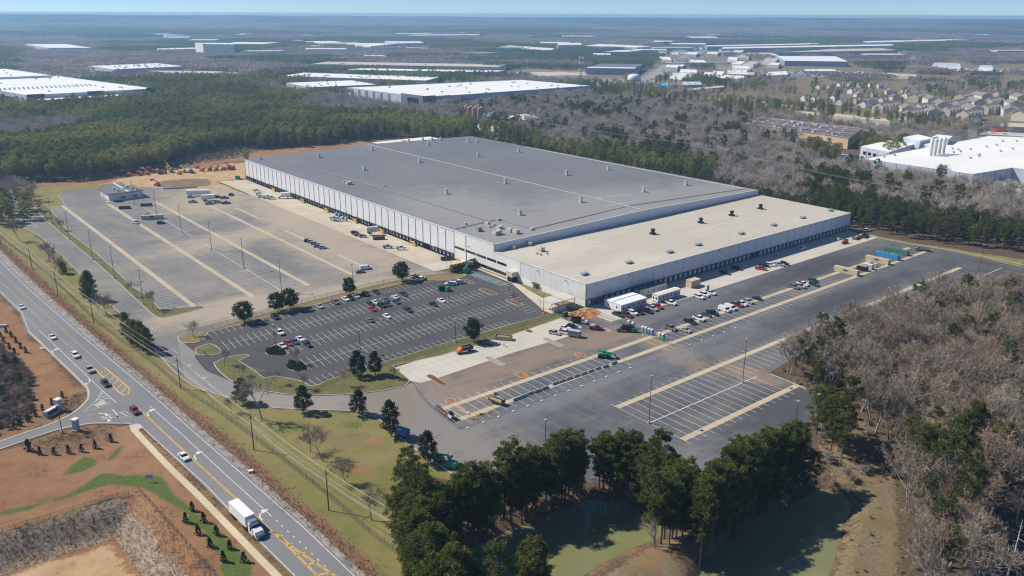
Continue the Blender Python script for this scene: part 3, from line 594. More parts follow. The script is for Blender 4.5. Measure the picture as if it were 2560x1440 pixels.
# kerb at the side street and the sidewalk with its flags
def kerb(name, pts, w=0.5, h=0.14):
    P = smooth_line(PX(pts), 3); m = MB(); n = len(P); L = []; Rr = []
    for i, p in enumerate(P):
        d = (P[min(i + 1, n - 1)] - P[max(i - 1, 0)]).normalized(); q = Vector((-d.y, d.x, 0)) * w / 2; L.append(p + q); Rr.append(p - q)
    for i in range(n - 1):
        a, b, c, e = Rr[i], Rr[i + 1], L[i + 1], L[i]; zt = lambda v: (v.x, v.y, h); zb = lambda v: (v.x, v.y, 0)
        m.quad(zt(a), zt(b), zt(c), zt(e)); m.quad(zb(a), zb(b), zt(b), zt(a)); m.quad(zb(c), zb(e), zt(e), zt(c))
    o = m.build(name, M_KERB); o['kind'] = 'structure'
kerb('kerb', [(72, 829), (140, 894), (207, 959), (219, 973), (222, 990), (214, 1006), (185, 1031), (130, 1059), (60, 1083), (0, 1104), (-80, 1129)], 0.8)
kerb('kerb', [(-80, 1153), (0, 1123.5), (70, 1099), (150, 1073), (230, 1059), (300, 1059), (330, 1060)], 0.6)
for ln in ([(400, 890), (462, 952), (537, 985), (640, 1006), (685, 1020), (865, 1027), (905, 1032), (960, 1057), (1015, 1107), (1050, 1130), (1115, 1175), (1142, 1193)], [(-40, 495), (15, 545), (75, 577), (105, 595), (185, 670), (282, 767), (330, 812), (400, 890)], [(-40, 438), (0, 451), (50, 491), (85, 513)], [(130, 518), (161, 512), (147, 489), (168, 478), (245, 472)]): kerb('kerb', ln, 0.35)
kerb('kerb', [(1925, 935), (2015, 972), (2060, 992), (2110, 1018)], 0.6); 
kerb('kerb', [(2122, 571), (2195, 594), (2290, 612), (2400, 629), (2470, 643), (2560, 662)], 0.9)
SW = smooth_line(PX([(335, 1075), (420, 1165), (500, 1243), (640, 1387), (690, 1438), (760, 1510)]), 6)
walk = empty('sidewalk', SW[0], kind='structure')
for p, a in along(SW, 1.55):
    m = MB(); m.box((p.x - SW[0].x, p.y - SW[0].y, 0.06), (1.5, 1.75, 0.12), a); m.build('paving_flag', M_WALK, walk)
sheet('ramp_pad', PX([(322, 1063), (345, 1059), (358, 1068), (348, 1074), (340, 1080), (328, 1075)]), 0.075, M_CONC2, kind='structure')
mb = MB()
for a, b in (((430, 870), (445, 885)), ((487, 930), (500, 942)), ((520, 960), (534, 970)), ((710, 1009), (728, 1009.5)), ((790, 1012), (808, 1012)), ((378, 820), (388, 829))): ribbon(mb, PX([a, b]), 0.14, 0.08)
ribbon(mb, PX([(435, 910), (470, 945), (540, 986), (600, 1003)]), 0.12, 0.075); ribbon(mb, PX([(42, 540), (60, 555), (95, 571)]), 0.2, 0.09)
for px in ((475, 914), (511, 945)):
    c = W(*px)
    for a in (0.6, 2.2): ribbon(mb, [c - Vector((math.cos(a), math.sin(a), 0)) * 1.1, c + Vector((math.cos(a), math.sin(a), 0)) * 1.1], 0.35, 0.082)
mb.build('lane_marking', M_WORN, drive)
mb = MB(); ribbon(mb, PX([(40, 517), (68, 544)]), 0.2, 0.09); ribbon(mb, PX([(66, 518), (69, 546), (95, 572)]), 0.2, 0.09)
for k in range(5): ribbon(mb, PX([(46 + 5 * k, 523 + 5 * k), (66.5, 524 + 4.5 * k)]), 0.25, 0.09)
mb.build('lane_marking', M_YWORN, yard)
# ------------------------------------------------------------------ the big distribution centre: local x = v, local y = u
def siding(name, c, streak=None, amt=0.0, rib=True, axis='Object'):
    t = NT(name); P = t.pos('Object'); n = t.noise(P, 0.12, 5, 0.65); f = t.noise(t.pos('Object', scale=(1.2, 1.2, 0.08)), 1.0, 5, 0.7, 0.35, 0.7)
    k = t.mix(n, tuple(x * 0.93 for x in c), c); k = t.mix(t.math('MULTIPLY', f, 0.22), k, tuple(x * 0.78 for x in c))
    if streak: k = t.mix(t.math('MULTIPLY', t.noise(t.pos('Object', scale=(0.5, 0.5, 0.05), loc=(3, 5, 0)), 1.6, 5, 0.75, 0.5, 0.72), amt), k, streak)
    if rib:
        w = t.node('ShaderNodeTexWave', wave_type='BANDS', bands_direction='DIAGONAL'); t.link(t.pos('Object', scale=(1, 1, 0)), w.inputs[0]); w.inputs['Scale'].default_value = 1.1; t.bump(w.outputs[1], 0.35, 0.06)
    t.rough(0.55); return t.done(k)
def roofing(name, dark, light, seam=(0.4, 12)):
    t = NT(name); P = t.pos(); L = t.pos(scale=(0.012, 0.55, 1), rz=-YAW); L2 = t.pos(scale=(0.05, 1.6, 1), rz=-YAW); n = t.noise(P, 0.012, 5, 0.6)
    a = t.noise(L, 1.0, 6, 0.75, 0.3, 0.7); b = t.noise(L2, 1.0, 5, 0.75, 0.3, 0.7); k = t.mix(n, dark, light); k = t.mix(t.math('MULTIPLY', a, 0.45), k, tuple(x * 0.72 for x in dark)); k = t.mix(t.math('MULTIPLY', b, 0.3), k, tuple(min(1, x * 1.25) for x in light))
    w = t.node('ShaderNodeTexWave', wave_type='BANDS', bands_direction='Y'); t.link(t.pos(rz=-YAW), w.inputs[0]); w.inputs['Scale'].default_value = 0.22; r = t.node('ShaderNodeMapRange'); t.link(w.outputs[1], r.inputs[0]); r.inputs[1].default_value = 0.9; r.inputs[2].default_value = 1.0
    k = t.mix(t.math('MULTIPLY', r.outputs[0], 0.3), k, tuple(x * 0.6 for x in dark)); t.rough(0.75); return t.done(k)
M_WALL = siding('grey_white_siding', (0.74, 0.745, 0.75)); M_CREAMW = siding('cream_wall', (0.82, 0.80, 0.74), rib=False); M_RUSTW = siding('weathered_siding', (0.70, 0.70, 0.69), (0.52, 0.37, 0.21), 0.55)
M_WINGW = siding('wing_siding', (0.74, 0.755, 0.77), rib=False)
M_ROOF = roofing('seam_roof', (0.150, 0.154, 0.163), (0.195, 0.197, 0.203)); M_WROOF = roofing('membrane_roof', (0.47, 0.425, 0.345), (0.53, 0.485, 0.40))
stain(M_ROOF, [(60, 20, 110, 120), (80, 100, 70, 150), (130, 30, 90, 60), (70, 190, 60, 80)], (0.30, 0.292, 0.275), 0.75, 0.6)
stain(M_WROOF, [(50, 20, 22, 50), (10, 30, 14, 60)], (0.58, 0.53, 0.43), 0.6, 1.0)
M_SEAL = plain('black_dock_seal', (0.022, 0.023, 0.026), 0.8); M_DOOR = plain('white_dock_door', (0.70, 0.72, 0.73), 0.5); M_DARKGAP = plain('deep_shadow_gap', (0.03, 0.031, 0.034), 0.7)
M_DOCKW = plain('dock_wall', (0.42, 0.42, 0.41), 0.85, var=0.3); M_GUTTER = plain('grey_gutter', (0.30, 0.30, 0.30), 0.5); M_GLASS = plain('dark_glass', (0.012, 0.015, 0.018), 0.12, spec=0.6, var=0.3); M_TRIM = plain('white_trim', (0.72, 0.72, 0.70), 0.5)
M_GALV = plain('galvanised', (0.58, 0.59, 0.59), 0.45, metal=0.3); M_BEIGE = plain('beige_unit', (0.58, 0.54, 0.44), 0.6); M_BLACK = plain('black_metal', (0.02, 0.02, 0.021), 0.5); M_STAIR = plain('yellow_steel', (0.62, 0.42, 0.12), 0.6); M_RED = plain('red_door', (0.34, 0.055, 0.035), 0.6)
site = (OX, OY, 0)
BL = empty('warehouse', site, YAW, 'huge grey roofed warehouse with long pale dock wall and low tan wing', 'warehouse')
def bbox(name, x0, x1, y0, y1, z0, z1, m, par=BL):
    b = MB(); b.box(((x0 + x1) / 2, (y0 + y1) / 2, (z0 + z1) / 2), (x1 - x0, y1 - y0, z1 - z0)); return b.build(name, m, par)
# core of the walls, set back behind the panels
EAVE, RIDGE, BACK = 14.3, 16.0, 13.2
c = MB(); c.box((107, 218, 6.4), (213.2, 307.2, 13.4)); c.build('core_wall', M_DOCKW, BL)
c = MB(); c.box((107, 32, 4.9), (213.2, 63.2, 10.4)); c.build('core_wall', M_DOCKW, BL)
# west wall panels with downpipes
n = 38; pw = (372 - 97.6) / n
pm = MB(); pm.box((-0.12, 0, 0), (0.26, pw - 0.08, EAVE - 2.0)); pm = pm.mesh('wall_panel', M_WALL)
sp = MB(); sp.box((-0.36, 0, 0), (0.2, 0.22, EAVE - 0.2)); sp = sp.mesh('downpipe', M_GUTTER)
s0 = MB(); s0.box((-0.42, 0, 0), (0.75, 0.34, 2.4)); s0.box((-0.42, 2.9, 0), (0.75, 0.34, 2.4)); s0.box((-0.42, 1.45, 1.1), (0.75, 3.2, 0.5)); s0 = s0.mesh('dock_seal', M_SEAL)
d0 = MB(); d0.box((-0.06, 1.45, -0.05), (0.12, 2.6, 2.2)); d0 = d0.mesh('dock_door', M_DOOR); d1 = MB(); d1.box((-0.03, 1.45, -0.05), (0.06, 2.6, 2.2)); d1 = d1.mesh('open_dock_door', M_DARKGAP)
rr = random.Random(3)
for i in range(n):
    u = 97.6 + (i + 0.5) * pw
    obj('wall_panel', pm, BL, (0, u, 2.0 + (EAVE - 2.0) / 2)); obj('downpipe', sp, BL, (0, u + pw / 2, EAVE / 2 - 0.6))
    for k in (0, 1):
        if (i * 2 + k) % 12 == 5: continue
        y = u - pw / 2 + 0.35 + k * pw / 2
        obj('dock_seal', s0, BL, (0, y, 0.85)); obj('dock_door', d1 if rr.random() < 0.08 else d0, BL, (0, y, 0.9))
bbox('gutter', -0.5, 0.05, 97.6, 372, EAVE - 0.12, EAVE + 0.22, M_TRIM)
# office end of the west wall, with two bands of windows
for u0, u1, m in ((97.2, 87.2, M_CREAMW), (87.2, 64.0, M_CREAMW)):
    for z0, z1 in ((6.75, EAVE), (2.3, 5.35), (0.0, 0.55)): bbox('office_panel', -0.3, 0.3, u1 + 0.05, u0 - 0.05, z0, z1, m)
bbox('office_panel', -0.3, 0.3, 97.2 - 0.4, 97.55, -1, EAVE, M_GUTTER)
for u0, u1 in ((64.0, 44.0),):
    for z0, z1 in ((6.75, 10.7), (2.3, 5.35), (0.0, 0.55)): bbox('office_panel', -0.3, 0.3, u1, u0 - 0.05, z0, z1, M_CREAMW)
for a, b in ((96.6, 87.6), (86.9, 78.6), (78.2, 70.0), (69.6, 62.0), (61.5, 54.0)): bbox('strip_window', -0.12, 0.1, b, a, 5.35, 6.75, M_GLASS)
for a, b in ((80, 72), (71.6, 63.4), (63.0, 54)): bbox('strip_window', -0.12, 0.1, b, a, 0.55, 2.3, M_GLASS)
for a in (87.25, 78.4, 69.8, 61.75): bbox('mullion', -0.28, 0.1, a - 0.3, a + 0.3, 5.35, 6.75, M_TRIM)
bbox('office_panel', -0.29, 0.1, 80, 96.8, 0.55, 2.3, M_CREAMW); bbox('office_panel', -0.29, 0.1, 44, 54, 0.55, 2.3, M_CREAMW); bbox('office_panel', -0.29, 0.1, 44, 54, 5.35, 6.75, M_CREAMW)
bbox('edge_flashing', -0.45, 0.1, 64, 97.2, EAVE - 0.1, EAVE + 0.25, M_TRIM); bbox('pilaster', -0.55, -0.3, 86.8, 87.6, 0, EAVE, M_WALL)
# wing, west face
for i in range(6): bbox('weathered_panel', -0.25, 0.3, i * 7.3 + 0.02, (i + 1) * 7.3 - 0.02, 2.7, 10.5, M_RUSTW)
bbox('plinth', -0.32, 0.3, 0, 44, -0.1, 2.7, M_CREAMW); bbox('edge_flashing', -0.4, 0.1, 0, 64, 10.45, 10.75, M_TRIM)
# wing, court face: panels, joints, doors
n = 30; pw = 214.0 / n
wp = MB(); wp.box((0, -0.12, 0), (pw - 0.1, 0.26, 7.0)); wp = wp.mesh('wall_panel', M_WINGW)
jp = MB(); jp.box((0, -0.2, 0), (0.16, 0.12, 10.2)); jp = jp.mesh('panel_joint', M_GUTTER)
ws = MB(); ws.box((0, -0.3, 0), (0.3, 0.55, 2.6)); ws.box((2.7, -0.3, 0), (0.3, 0.55, 2.6)); ws.box((1.35, -0.3, 1.15), (3.0, 0.55, 0.3)); ws = ws.mesh('dock_seal', plain('blue_grey_seal', (0.09, 0.12, 0.15), 0.8))
wd = MB(); wd.box((1.35, -0.06, -0.1), (2.4, 0.12, 2.3)); wd = wd.mesh('dock_door', M_DOOR)
bbox('dock_band', 0, 214, -0.1, 0.2, -0.2, 3.55, plain('blue_grey_band', (0.17, 0.21, 0.25), 0.8))
for i in range(n):
    x = (i + 0.5) * pw
    obj('wall_panel', wp, BL, (x, 0, 7.0)); obj('panel_joint', jp, BL, (i * pw, 0, 5.2))
    for k in (0, 1):
        if (i * 2 + k) in (1, 2, 33, 34, 47): continue
        o = i * pw + 0.35 + k * pw / 2
        obj('dock_seal', ws, BL, (o, 0, 2.15)); obj('dock_door', wd, BL, (o, 0, 2.2))
for x in (118.5, 122.2): bbox('open_bay', x, x + 2.4, -0.15, 0.1, 0.2, 3.4, M_DARKGAP)
for x in (6.5, 118, 168.5): bbox('personnel_door', x - 1.3, x - 0.2, -0.2, 0.1, 0.2, 2.6, M_RED)
bbox('edge_flashing', 0, 214, -0.35, 0.1, 10.42, 10.72, M_TRIM)
for i in range(20): bbox('wall_lamp', 5 + i * 10.7, 5.5 + i * 10.7, -0.6, -0.25, 9.3, 9.6, M_GUTTER)
# east and back walls
bbox('wall_panel', 213.5, 214.0, 0.2, 64, -0.2, 10.5, M_WINGW); bbox('wall_panel', 213.5, 214.0, 64, 372, -0.2, BACK, M_WINGW); bbox('wall_panel', 0.3, 213.5, 371.5, 372, -0.2, BACK, M_WINGW)
# the wall that stands over the wing, following the roof pitch
r = MB(); V0 = [(0, 63.7), (213.9, 63.7)]
r.add([(-0.2, 63.6, 10.3), (105, 63.6, 10.3), (213.9, 63.6, 10.3), (213.9, 63.6, BACK + 0.5), (105, 63.6, RIDGE + 0.05), (-0.2, 63.6, EAVE + 0.05)], [(0, 1, 4, 5), (1, 2, 3, 4)]); r.build('clerestory_wall', M_WINGW, BL)
r = MB()
for a, b in (((-0.3, EAVE), (105, RIDGE)), ((105, RIDGE), (214.1, BACK + 0.45))):
    r.add([(a[0], 63.35, a[1]), (b[0], 63.35, b[1]), (b[0], 63.35, b[1] + 0.32), (a[0], 63.35, a[1] + 0.32), (a[0], 63.85, a[1]), (b[0], 63.85, b[1]), (b[0], 63.85, b[1] + 0.32), (a[0], 63.85, a[1] + 0.32)], [(0, 1, 2, 3), (3, 2, 6, 7), (5, 4, 7, 6)])
r.build('edge_flashing', M_TRIM, BL)
# roofs
r = MB(); r.add([(-0.45, 63.8, EAVE + 0.1), (105, 63.8, RIDGE + 0.1), (105, 372.4, RIDGE + 0.1), (-0.45, 372.4, EAVE + 0.1), (214.3, 63.8, BACK + 0.5), (214.3, 372.4, BACK + 0.5)], [(0, 1, 2, 3), (1, 4, 5, 2)])
ROOF = r.build('roof', M_ROOF, BL); r = MB(); r.quad((-0.3, -0.3, 10.6), (214.2, -0.3, 10.6), (214.2, 63.5, 10.85), (-0.3, 63.5, 10.85)); WROOF = r.build('wing_roof', M_WROOF, BL)
def roofz(v, u): return 10.62 + 0.004 * u if u < 63.5 else (EAVE + 0.1 + (RIDGE - EAVE) * v / 105 if v < 105 else RIDGE + 0.1 - (RIDGE - BACK - 0.4) * (v - 105) / 109)
M_TAN = plain('tan_ridge_cap', (0.52, 0.48, 0.38), 0.7); M_PIPE = plain('roof_pipe', (0.34, 0.34, 0.33), 0.6)
def pipe(name, pts, w, m, h=0.3):
    b = MB(); P = [Vector((v, u, roofz(v, u) + h / 2)) for u, v in pts]
    for a, c in zip(P[:-1], P[1:]):
        d = c - a; k = max(1, int(d.length / 25))
        for j in range(k):
            p, q = a + d * j / k, a + d * (j + 1) / k; s = Vector((-d.y, d.x, 0)).normalized() * w / 2; H = Vector((0, 0, h))
            b.add([p - s, q - s, q + s, p + s, p - s + H, q - s + H, q + s + H, p + s + H], [(4, 5, 6, 7), (0, 1, 5, 4), (2, 3, 7, 6)])
    return b.build(name, m, ROOF)
pipe('ridge_cap', [(64.2, 105), (372, 105)], 0.75, M_TAN, 0.35); pipe('roof_pipe', [(358, 22), (101.9, 24.7)], 0.4, M_PIPE, 0.45); pipe('roof_pipe', [(99, 2), (100.9, 31.4), (73, 31.6), (76, 110), (71, 209)], 0.3, M_PIPE, 0.3); pipe('roof_pipe', [(289, 210), (71, 209)], 0.28, M_TRIM, 0.3)
for (u0, v0, u1, v1, w) in ((101.8, 107.5, 99.1, 133.5, 1.6), (83.2, 95, 82.0, 130.8, 1.3)):
    b = MB(); b.quad((v0, u0 - w, roofz(v0, u0) + 0.06), (v1, u1 - w * 0.4, roofz(v1, u1) + 0.06), (v1, u1 + w * 0.4, roofz(v1, u1) + 0.06), (v0, u0 + w, roofz(v0, u0) + 0.06)) if not (v0 < 105 < v1) else b.add([(v0, u0 - w * 0.3, roofz(v0, u0) + 0.06), (105, u0 - w, RIDGE + 0.16), (105, u0 + w, RIDGE + 0.16), (v0, u0 + w * 0.3, roofz(v0, u0) + 0.06), (v1, u1 - w * 0.2, roofz(v1, u1) + 0.06), (v1, u1 + w * 0.2, roofz(v1, u1) + 0.06)], [(0, 1, 2, 3), (1, 4, 5, 2)])
    b.build('roof_patch', plain('blue_roof_patch', (0.30, 0.38, 0.46), 0.6), ROOF)
# roof ventilators: a stubby base, a shaft and a bent hood
vm = MB(); vm.box((0, 0, 0.3), (2.0, 2.0, 0.6)); vm.box((0, 0, 1.5), (1.3, 1.3, 1.9)); vm.box((0.1, 0.35, 2.6), (1.5, 1.9, 0.55)); vm.box((0.1, 1.2, 2.2), (1.1, 0.5, 1.1)); vm = vm.mesh('roof_ventilator', M_GALV)
for u in (100.6, 171, 272, 341.5):
    for v in (46.4, 92.6, 146.4, 187): o = obj('roof_ventilator', vm, ROOF, (v, u, roofz(v, u))); o.rotation_euler.z = rr.uniform(-0.1, 0.1); o.scale = (1, 1, 1.15 + rr.uniform(-0.1, 0.1))
for u, v in ((363.7, 8.7), (365, 166), (369, 159), (368, 144), (362, 173), (340, 187.4), (335.6, 193)): o = obj('roof_ventilator', vm, ROOF, (v, u, roofz(v, u))); o.scale = (0.95, 0.95, 0.9)
ac = MB(); ac.box((0, 0, 0.2), (2.2, 3.0, 0.4)); ac.box((0, 0, 1.1), (2.4, 3.4, 1.4)); ac.box((0.7, 1.0, 1.95), (0.9, 0.9, 0.3)); ac.box((0, -1.2, 1.9), (2.5, 1.3, 0.5)); ac = ac.mesh('air_handler', M_BEIGE)
ac2 = MB(); ac2.box((0, 0, 0.5), (1.5, 1.5, 1.0)); ac2.box((0, 0, 1.1), (1.7, 1.7, 0.3)); ac2 = ac2.mesh('condenser', M_GALV)
for u, v, k in ((236.7, 15.2, 1), (95.6, 20.2, .8), (85, 20, .8), (77, 12, 1.15), (77, 20.4, 1), (72.6, 20.8, 1), (72.3, 31, .6)): o = obj('air_handler', ac, ROOF, (v, u, roofz(v, u))); o.scale = (k, k, k); o.rotation_euler.z = rr.choice((0, 0, 1.57))
for u, v in ((91, 18), (91.5, 20.5), (92.5, 22.5), (99, 30.2), (99, 6.5), (246, 17), (215, 27), (217, 30), (104, 12)): o = obj('condenser', ac2, ROOF, (v, u, roofz(v, u))); k = rr.uniform(0.5, 1); o.scale = (k, k, k)
bbox('cooling_unit', 7.9, 10.4, 87.2, 89.4, roofz(9, 88), roofz(9, 88) + 2.1, M_GUTTER, ROOF)
for u, v, k in ((50.8, 18.3, 1), (61.9, 20.3, .8), (61.8, 10, .6)): o = obj('air_handler', ac, WROOF, (v, u, roofz(v, u))); o.scale = (k, k, k)
for u, v in ((45, 17.1), (45.7, 13.5), (48, 13.3)): o = obj('condenser', ac2, WROOF, (v, u, roofz(v, u))); o.scale = (.7, .7, .7)
bl = MB(); bl.box((0, 0, 0.4), (2.6, 2.6, 0.8)); bl.lathe([(0.9, 0.8), (0.9, 1.9), (1.25, 2.0), (1.25, 2.6), (1.0, 2.9)], 12); bl = bl.mesh('exhaust_fan', M_BLACK)
for v in (85.5, 124.9, 152.7, 180.5): obj('exhaust_fan', bl, WROOF, (v, 38.5, roofz(v, 38)))
lv = MB(); lv.box((0, 0, 0.25), (2.4, 1.8, 0.5)); lv.box((-0.9, 0.15, 0.85), (1.4, 2.2, 0.12)); lv.box((0.9, 0.15, 0.85), (1.4, 2.2, 0.12)); lv.box((0, 0.0, 0.8), (3.6, 2.3, 0.45)); lv = lv.mesh('hooded_vent', plain('blue_grey_hood', (0.30, 0.345, 0.38), 0.5))
for v in (8.5, 37.1, 65.7, 87.2, 122.7, 151.8, 179.9, 209): obj('hooded_vent', lv, WROOF, (v, 10, roofz(v, 10)))
sk_ = MB(); sk_.quad((-1.3, -0.35, 0), (1.3, -0.35, 0), (1.3, 0.35, 0), (-1.3, 0.35, 0)); sk_ = sk_.mesh('skylight', plain('white_skylight', (0.78, 0.78, 0.75), 0.4))
for i in range(29): obj('skylight', sk_, WROOF, (5 + i * 7.12, 5.7 + (0.9 if i % 2 else 0), 10.72))
for u, v, L in ((22, 92, 5), (26, 62, 9), (36, 30, 10), (44, 45, 8), (30, 128, 5), (36, 142, 5)):
    b = MB(); b.quad((v, u - 0.5, roofz(v, u) + 0.05), (v + L, u - 0.5, roofz(v, u) + 0.05), (v + L, u + 0.5, roofz(v, u) + 0.06), (v, u + 0.5, roofz(v, u) + 0.06)); b.build('roof_patch', plain('pale_roof_patch', (0.62, 0.58, 0.50), 0.7), WROOF)
# stairs and red doors along the dock wall
stm = MB()
for k in range(6): stm.box((-0.5, -0.3 * k - 0.7, 0.3 - k * 0.25), (1.0, 0.3, 0.06))
stm.box((-0.5, 0.2, 0.45), (1.0, 1.5, 0.08)); stm.box((-1.0, -0.8, 0.6), (0.08, 3.4, 0.1)); stm.box((-1.0, -0.8, 1.0), (0.06, 3.4, 0.06)); stm.box((-1.0, 0.9, 0.3), (0.08, 0.08, 1.4)); stm.box((-1.0, -2.4, -0.3), (0.08, 0.08, 1.6)); stm.box((-0.9, -1.6, -0.2), (0.25, 2.2, 0.9))
stm = stm.mesh('dock_stair', M_STAIR)
for px in ((680, 476), (750, 504), (811, 527), (882, 554), (958, 578), (1033, 609), (1138, 652)):
    u = to_uv(W(px[0], px[1], -0.6))[0]; obj('dock_stair', stm, BL, (-0.2, u, 0.05)).scale = (2.0, 1.6, 1.15); bbox('personnel_door', -0.25, 0.1, u + 0.4, u + 1.6, 0, 2.2, M_RED)
# entrances
u, v = to_uv(W(1283, 704)); bbox('entrance_vestibule', v - 2.2, -0.3, u - 1.8, u + 2.6, 2.8, 5.2, M_BEIGE); bbox('vestibule_glass', v - 1.7, -0.3, u - 1.5, u + 2.3, 0.1, 2.8, M_GLASS)
u2, v2 = to_uv(W(1343, 722)); bbox('awning', -1.6, -0.3, u2 - 2.2, u2 + 2.2, 2.6, 2.95, plain('green_awning', (0.03, 0.10, 0.06), 0.6)); bbox('glass_doors', -0.45, -0.3, u2 - 1.9, u2 + 1.9, 0.1, 2.5, M_GLASS)
for k in range(5): bbox('door_post', -0.55, -0.42, u2 - 1.9 + k * 0.95, u2 - 1.78 + k * 0.95, 0.1, 2.55, M_TRIM)
for px in ((1205, 643), (1378, 690), (1170, 598)): pass
for u in (84, 31, 12): bbox('wall_lamp', -1.2, -0.28, u, u + 0.3, 9.0, 9.25, M_BLACK)
# annex at the far end
AN = empty('annex', site, YAW, 'low white roofed annex behind the far end of the big warehouse', 'building')
b = MB(); b.box((169, 396, 4.4), (61, 47.5, 9.0)); b.build('wall', M_WINGW, AN); b = MB(); b.box((169, 396, 9.05), (61.6, 48, 0.3)); b.build('roof', plain('white_membrane', (0.80, 0.79, 0.74), 0.6), AN)
for v, u in ((160, 405), (150, 400)): bbox('air_handler', v, v + 4, u, u + 3, 9.2, 10.6, M_GALV, AN)
# canopied smoking shelter at the corner of the wing
CN = empty('walkway_canopy', site, YAW, 'flat roofed open shelter beside the corner of the tan wing', 'shelter')
bbox('roof', -16.6, -2.6, 3.4, 11.6, 4.0, 4.3, plain('tan_metal_roof', (0.56, 0.54, 0.46), 0.6), CN)
for v in (-16.2, -9.5, -3): 
    for u in (3.8, 11.2): bbox('post', v - 0.12, v + 0.12, u - 0.12, u + 0.12, 0.05, 4.0, M_TRIM, CN)
bbox('screen_wall', -15.5, -8, 3.5, 3.7, 0.1, 2.2, M_TRIM, CN); bbox('roof_seam', -9.8, -9.4, 3.4, 11.6, 4.3, 4.36, M_GUTTER, CN)
# the dispatch office in the yard
DO = empty('dispatch_office', site, YAW, 'small flat roofed office standing alone at the far end of the yard', 'building')
bbox('wall', -103.6, -82.4, 349.6, 371.5, 0, 4.6, M_CREAMW, DO); bbox('wall', -97.5, -86, 371.5, 388, 0, 4.2, M_CREAMW, DO); bbox('roof', -104.4, -81.5, 348.8, 372.3, 4.6, 5.1, plain('dark_flat_roof', (0.16, 0.16, 0.165), 0.8), DO); bbox('roof', -98.2, -85.2, 372.3, 389, 4.3, 4.75, plain('dark_flat_roof', (0.16, 0.16, 0.165), 0.8), DO)
bbox('roof_walk', -91.5, -90.3, 350, 388, 5.1, 5.2, M_TRIM, DO)
for v, u in ((-97, 362), (-91, 360), (-88, 365), (-86, 358), (-96, 356), (-85, 352)): o = obj('condenser', ac2, DO, (v, u, 5.1))
for k in range(3): bbox('bay_door', -103.75, -103.6, 360 + k * 3.6, 362.8 + k * 3.6, 0.1, 3.2, M_TRIM, DO)
for v in (-103.9, -95, -88, -82.0): bbox('porch_post', v - 0.12, v + 0.12, 348.9, 349.15, 0.05, 4.6, M_TRIM, DO)
bbox('window', -96, -93, 349.5, 349.62, 1.2, 2.4, M_GLASS, DO); bbox('window', -88, -85.5, 349.5, 349.62, 1.2, 2.4, M_GLASS, DO)
bbox('porch_slab', -106, -80, 346, 349.5, 0.1, 0.25, M_CONC, DO)
# ------------------------------------------------------------------ trees: prototypes
def leafy(name, dark, light, warm, big=0.0, warm_amt=0.35, rough=0.75, spec=0.15, trans=0.0):
    t = NT(name); P = t.pos('Object'); n = t.noise(P, 0.55, 3, 0.6, 0.3, 0.7); f = t.noise(P, 3.0, 2, 0.6, 0.25, 0.75)
    oi = t.node('ShaderNodeObjectInfo'); rv = oi.outputs['Random']
    k = t.mix(n, dark, light); k = t.mix(t.math('MULTIPLY', f, 0.4), k, tuple(x * 0.55 for x in dark)); k = t.mix(t.math('MULTIPLY', rv, warm_amt), k, warm)
    hs = t.node('ShaderNodeHueSaturation'); t.link(k, hs.inputs['Color']); t.link(t.math('ADD', t.math('MULTIPLY', t.math('FRACT', t.math('MULTIPLY', rv, 7.31)), 0.5), 0.78), hs.inputs['Value']); k = hs.outputs[0]
    if big: 
        g = t.noise(t.pos(), big, 3, 0.55, 0.42, 0.62); k = t.mix(t.math('MULTIPLY', g, 0.62), k, (0.50, 0.47, 0.13))
    t.rough(rough); t.b.inputs['Specular IOR Level'].default_value = spec
    tl = t.node('ShaderNodeBsdfTranslucent'); t.link(k, tl.inputs[0]); mx = t.node('ShaderNodeMixShader'); mx.inputs[0].default_value = 0.4; t.link(t.b.outputs[0], mx.inputs[1]); t.link(tl.outputs[0], mx.inputs[2]); t.link(mx.outputs[0], t.out.inputs[0])
    return t.done(k)
def bark(name, a, b, warm=None):
    t = NT(name); n = t.noise(t.pos('Object', scale=(1, 1, 0.3)), 1.2, 4, 0.7); k = t.mix(n, a, b)
    rv = t.node('ShaderNodeObjectInfo').outputs['Random']
    if warm: k = t.mix(t.math('MULTIPLY', t.math('POWER', rv, 2.0), 0.8), k, warm)
    hs = t.node('ShaderNodeHueSaturation'); t.link(k, hs.inputs['Color']); t.link(t.math('ADD', t.math('MULTIPLY', t.math('FRACT', t.math('MULTIPLY', rv, 5.7)), 0.55), 0.72), hs.inputs['Value'])
    t.rough(0.9); return t.done(hs.outputs[0])
M_NEEDLE = leafy('pine_needles', (0.068, 0.098, 0.018), (0.170, 0.190, 0.036), (0.20, 0.185, 0.036), 0.0)
M_NEEDLE2 = leafy('plantation_needles', (0.125, 0.175, 0.042), (0.25, 0.285, 0.062), (0.27, 0.27, 0.062), 0.011)
M_LEAF = leafy('magnolia_leaves', (0.020, 0.036, 0.012), (0.050, 0.072, 0.026), (0.045, 0.040, 0.015), 0, 0.3, 0.35, 0.5)
M_OAKLEAF = leafy('live_oak_leaves', (0.032, 0.058, 0.016), (0.078, 0.105, 0.030), (0.062, 0.060, 0.022), 0, 0.3)
M_CEDAR = leafy('young_cedar_foliage', (0.014, 0.032, 0.010), (0.034, 0.056, 0.018), (0.03, 0.045, 0.016), 0, 0.3)
M_PTRUNK = bark('pine_bark', (0.11, 0.085, 0.070), (0.20, 0.16, 0.135)); M_BTRUNK = bark('grey_bark', (0.26, 0.232, 0.195), (0.46, 0.42, 0.37))
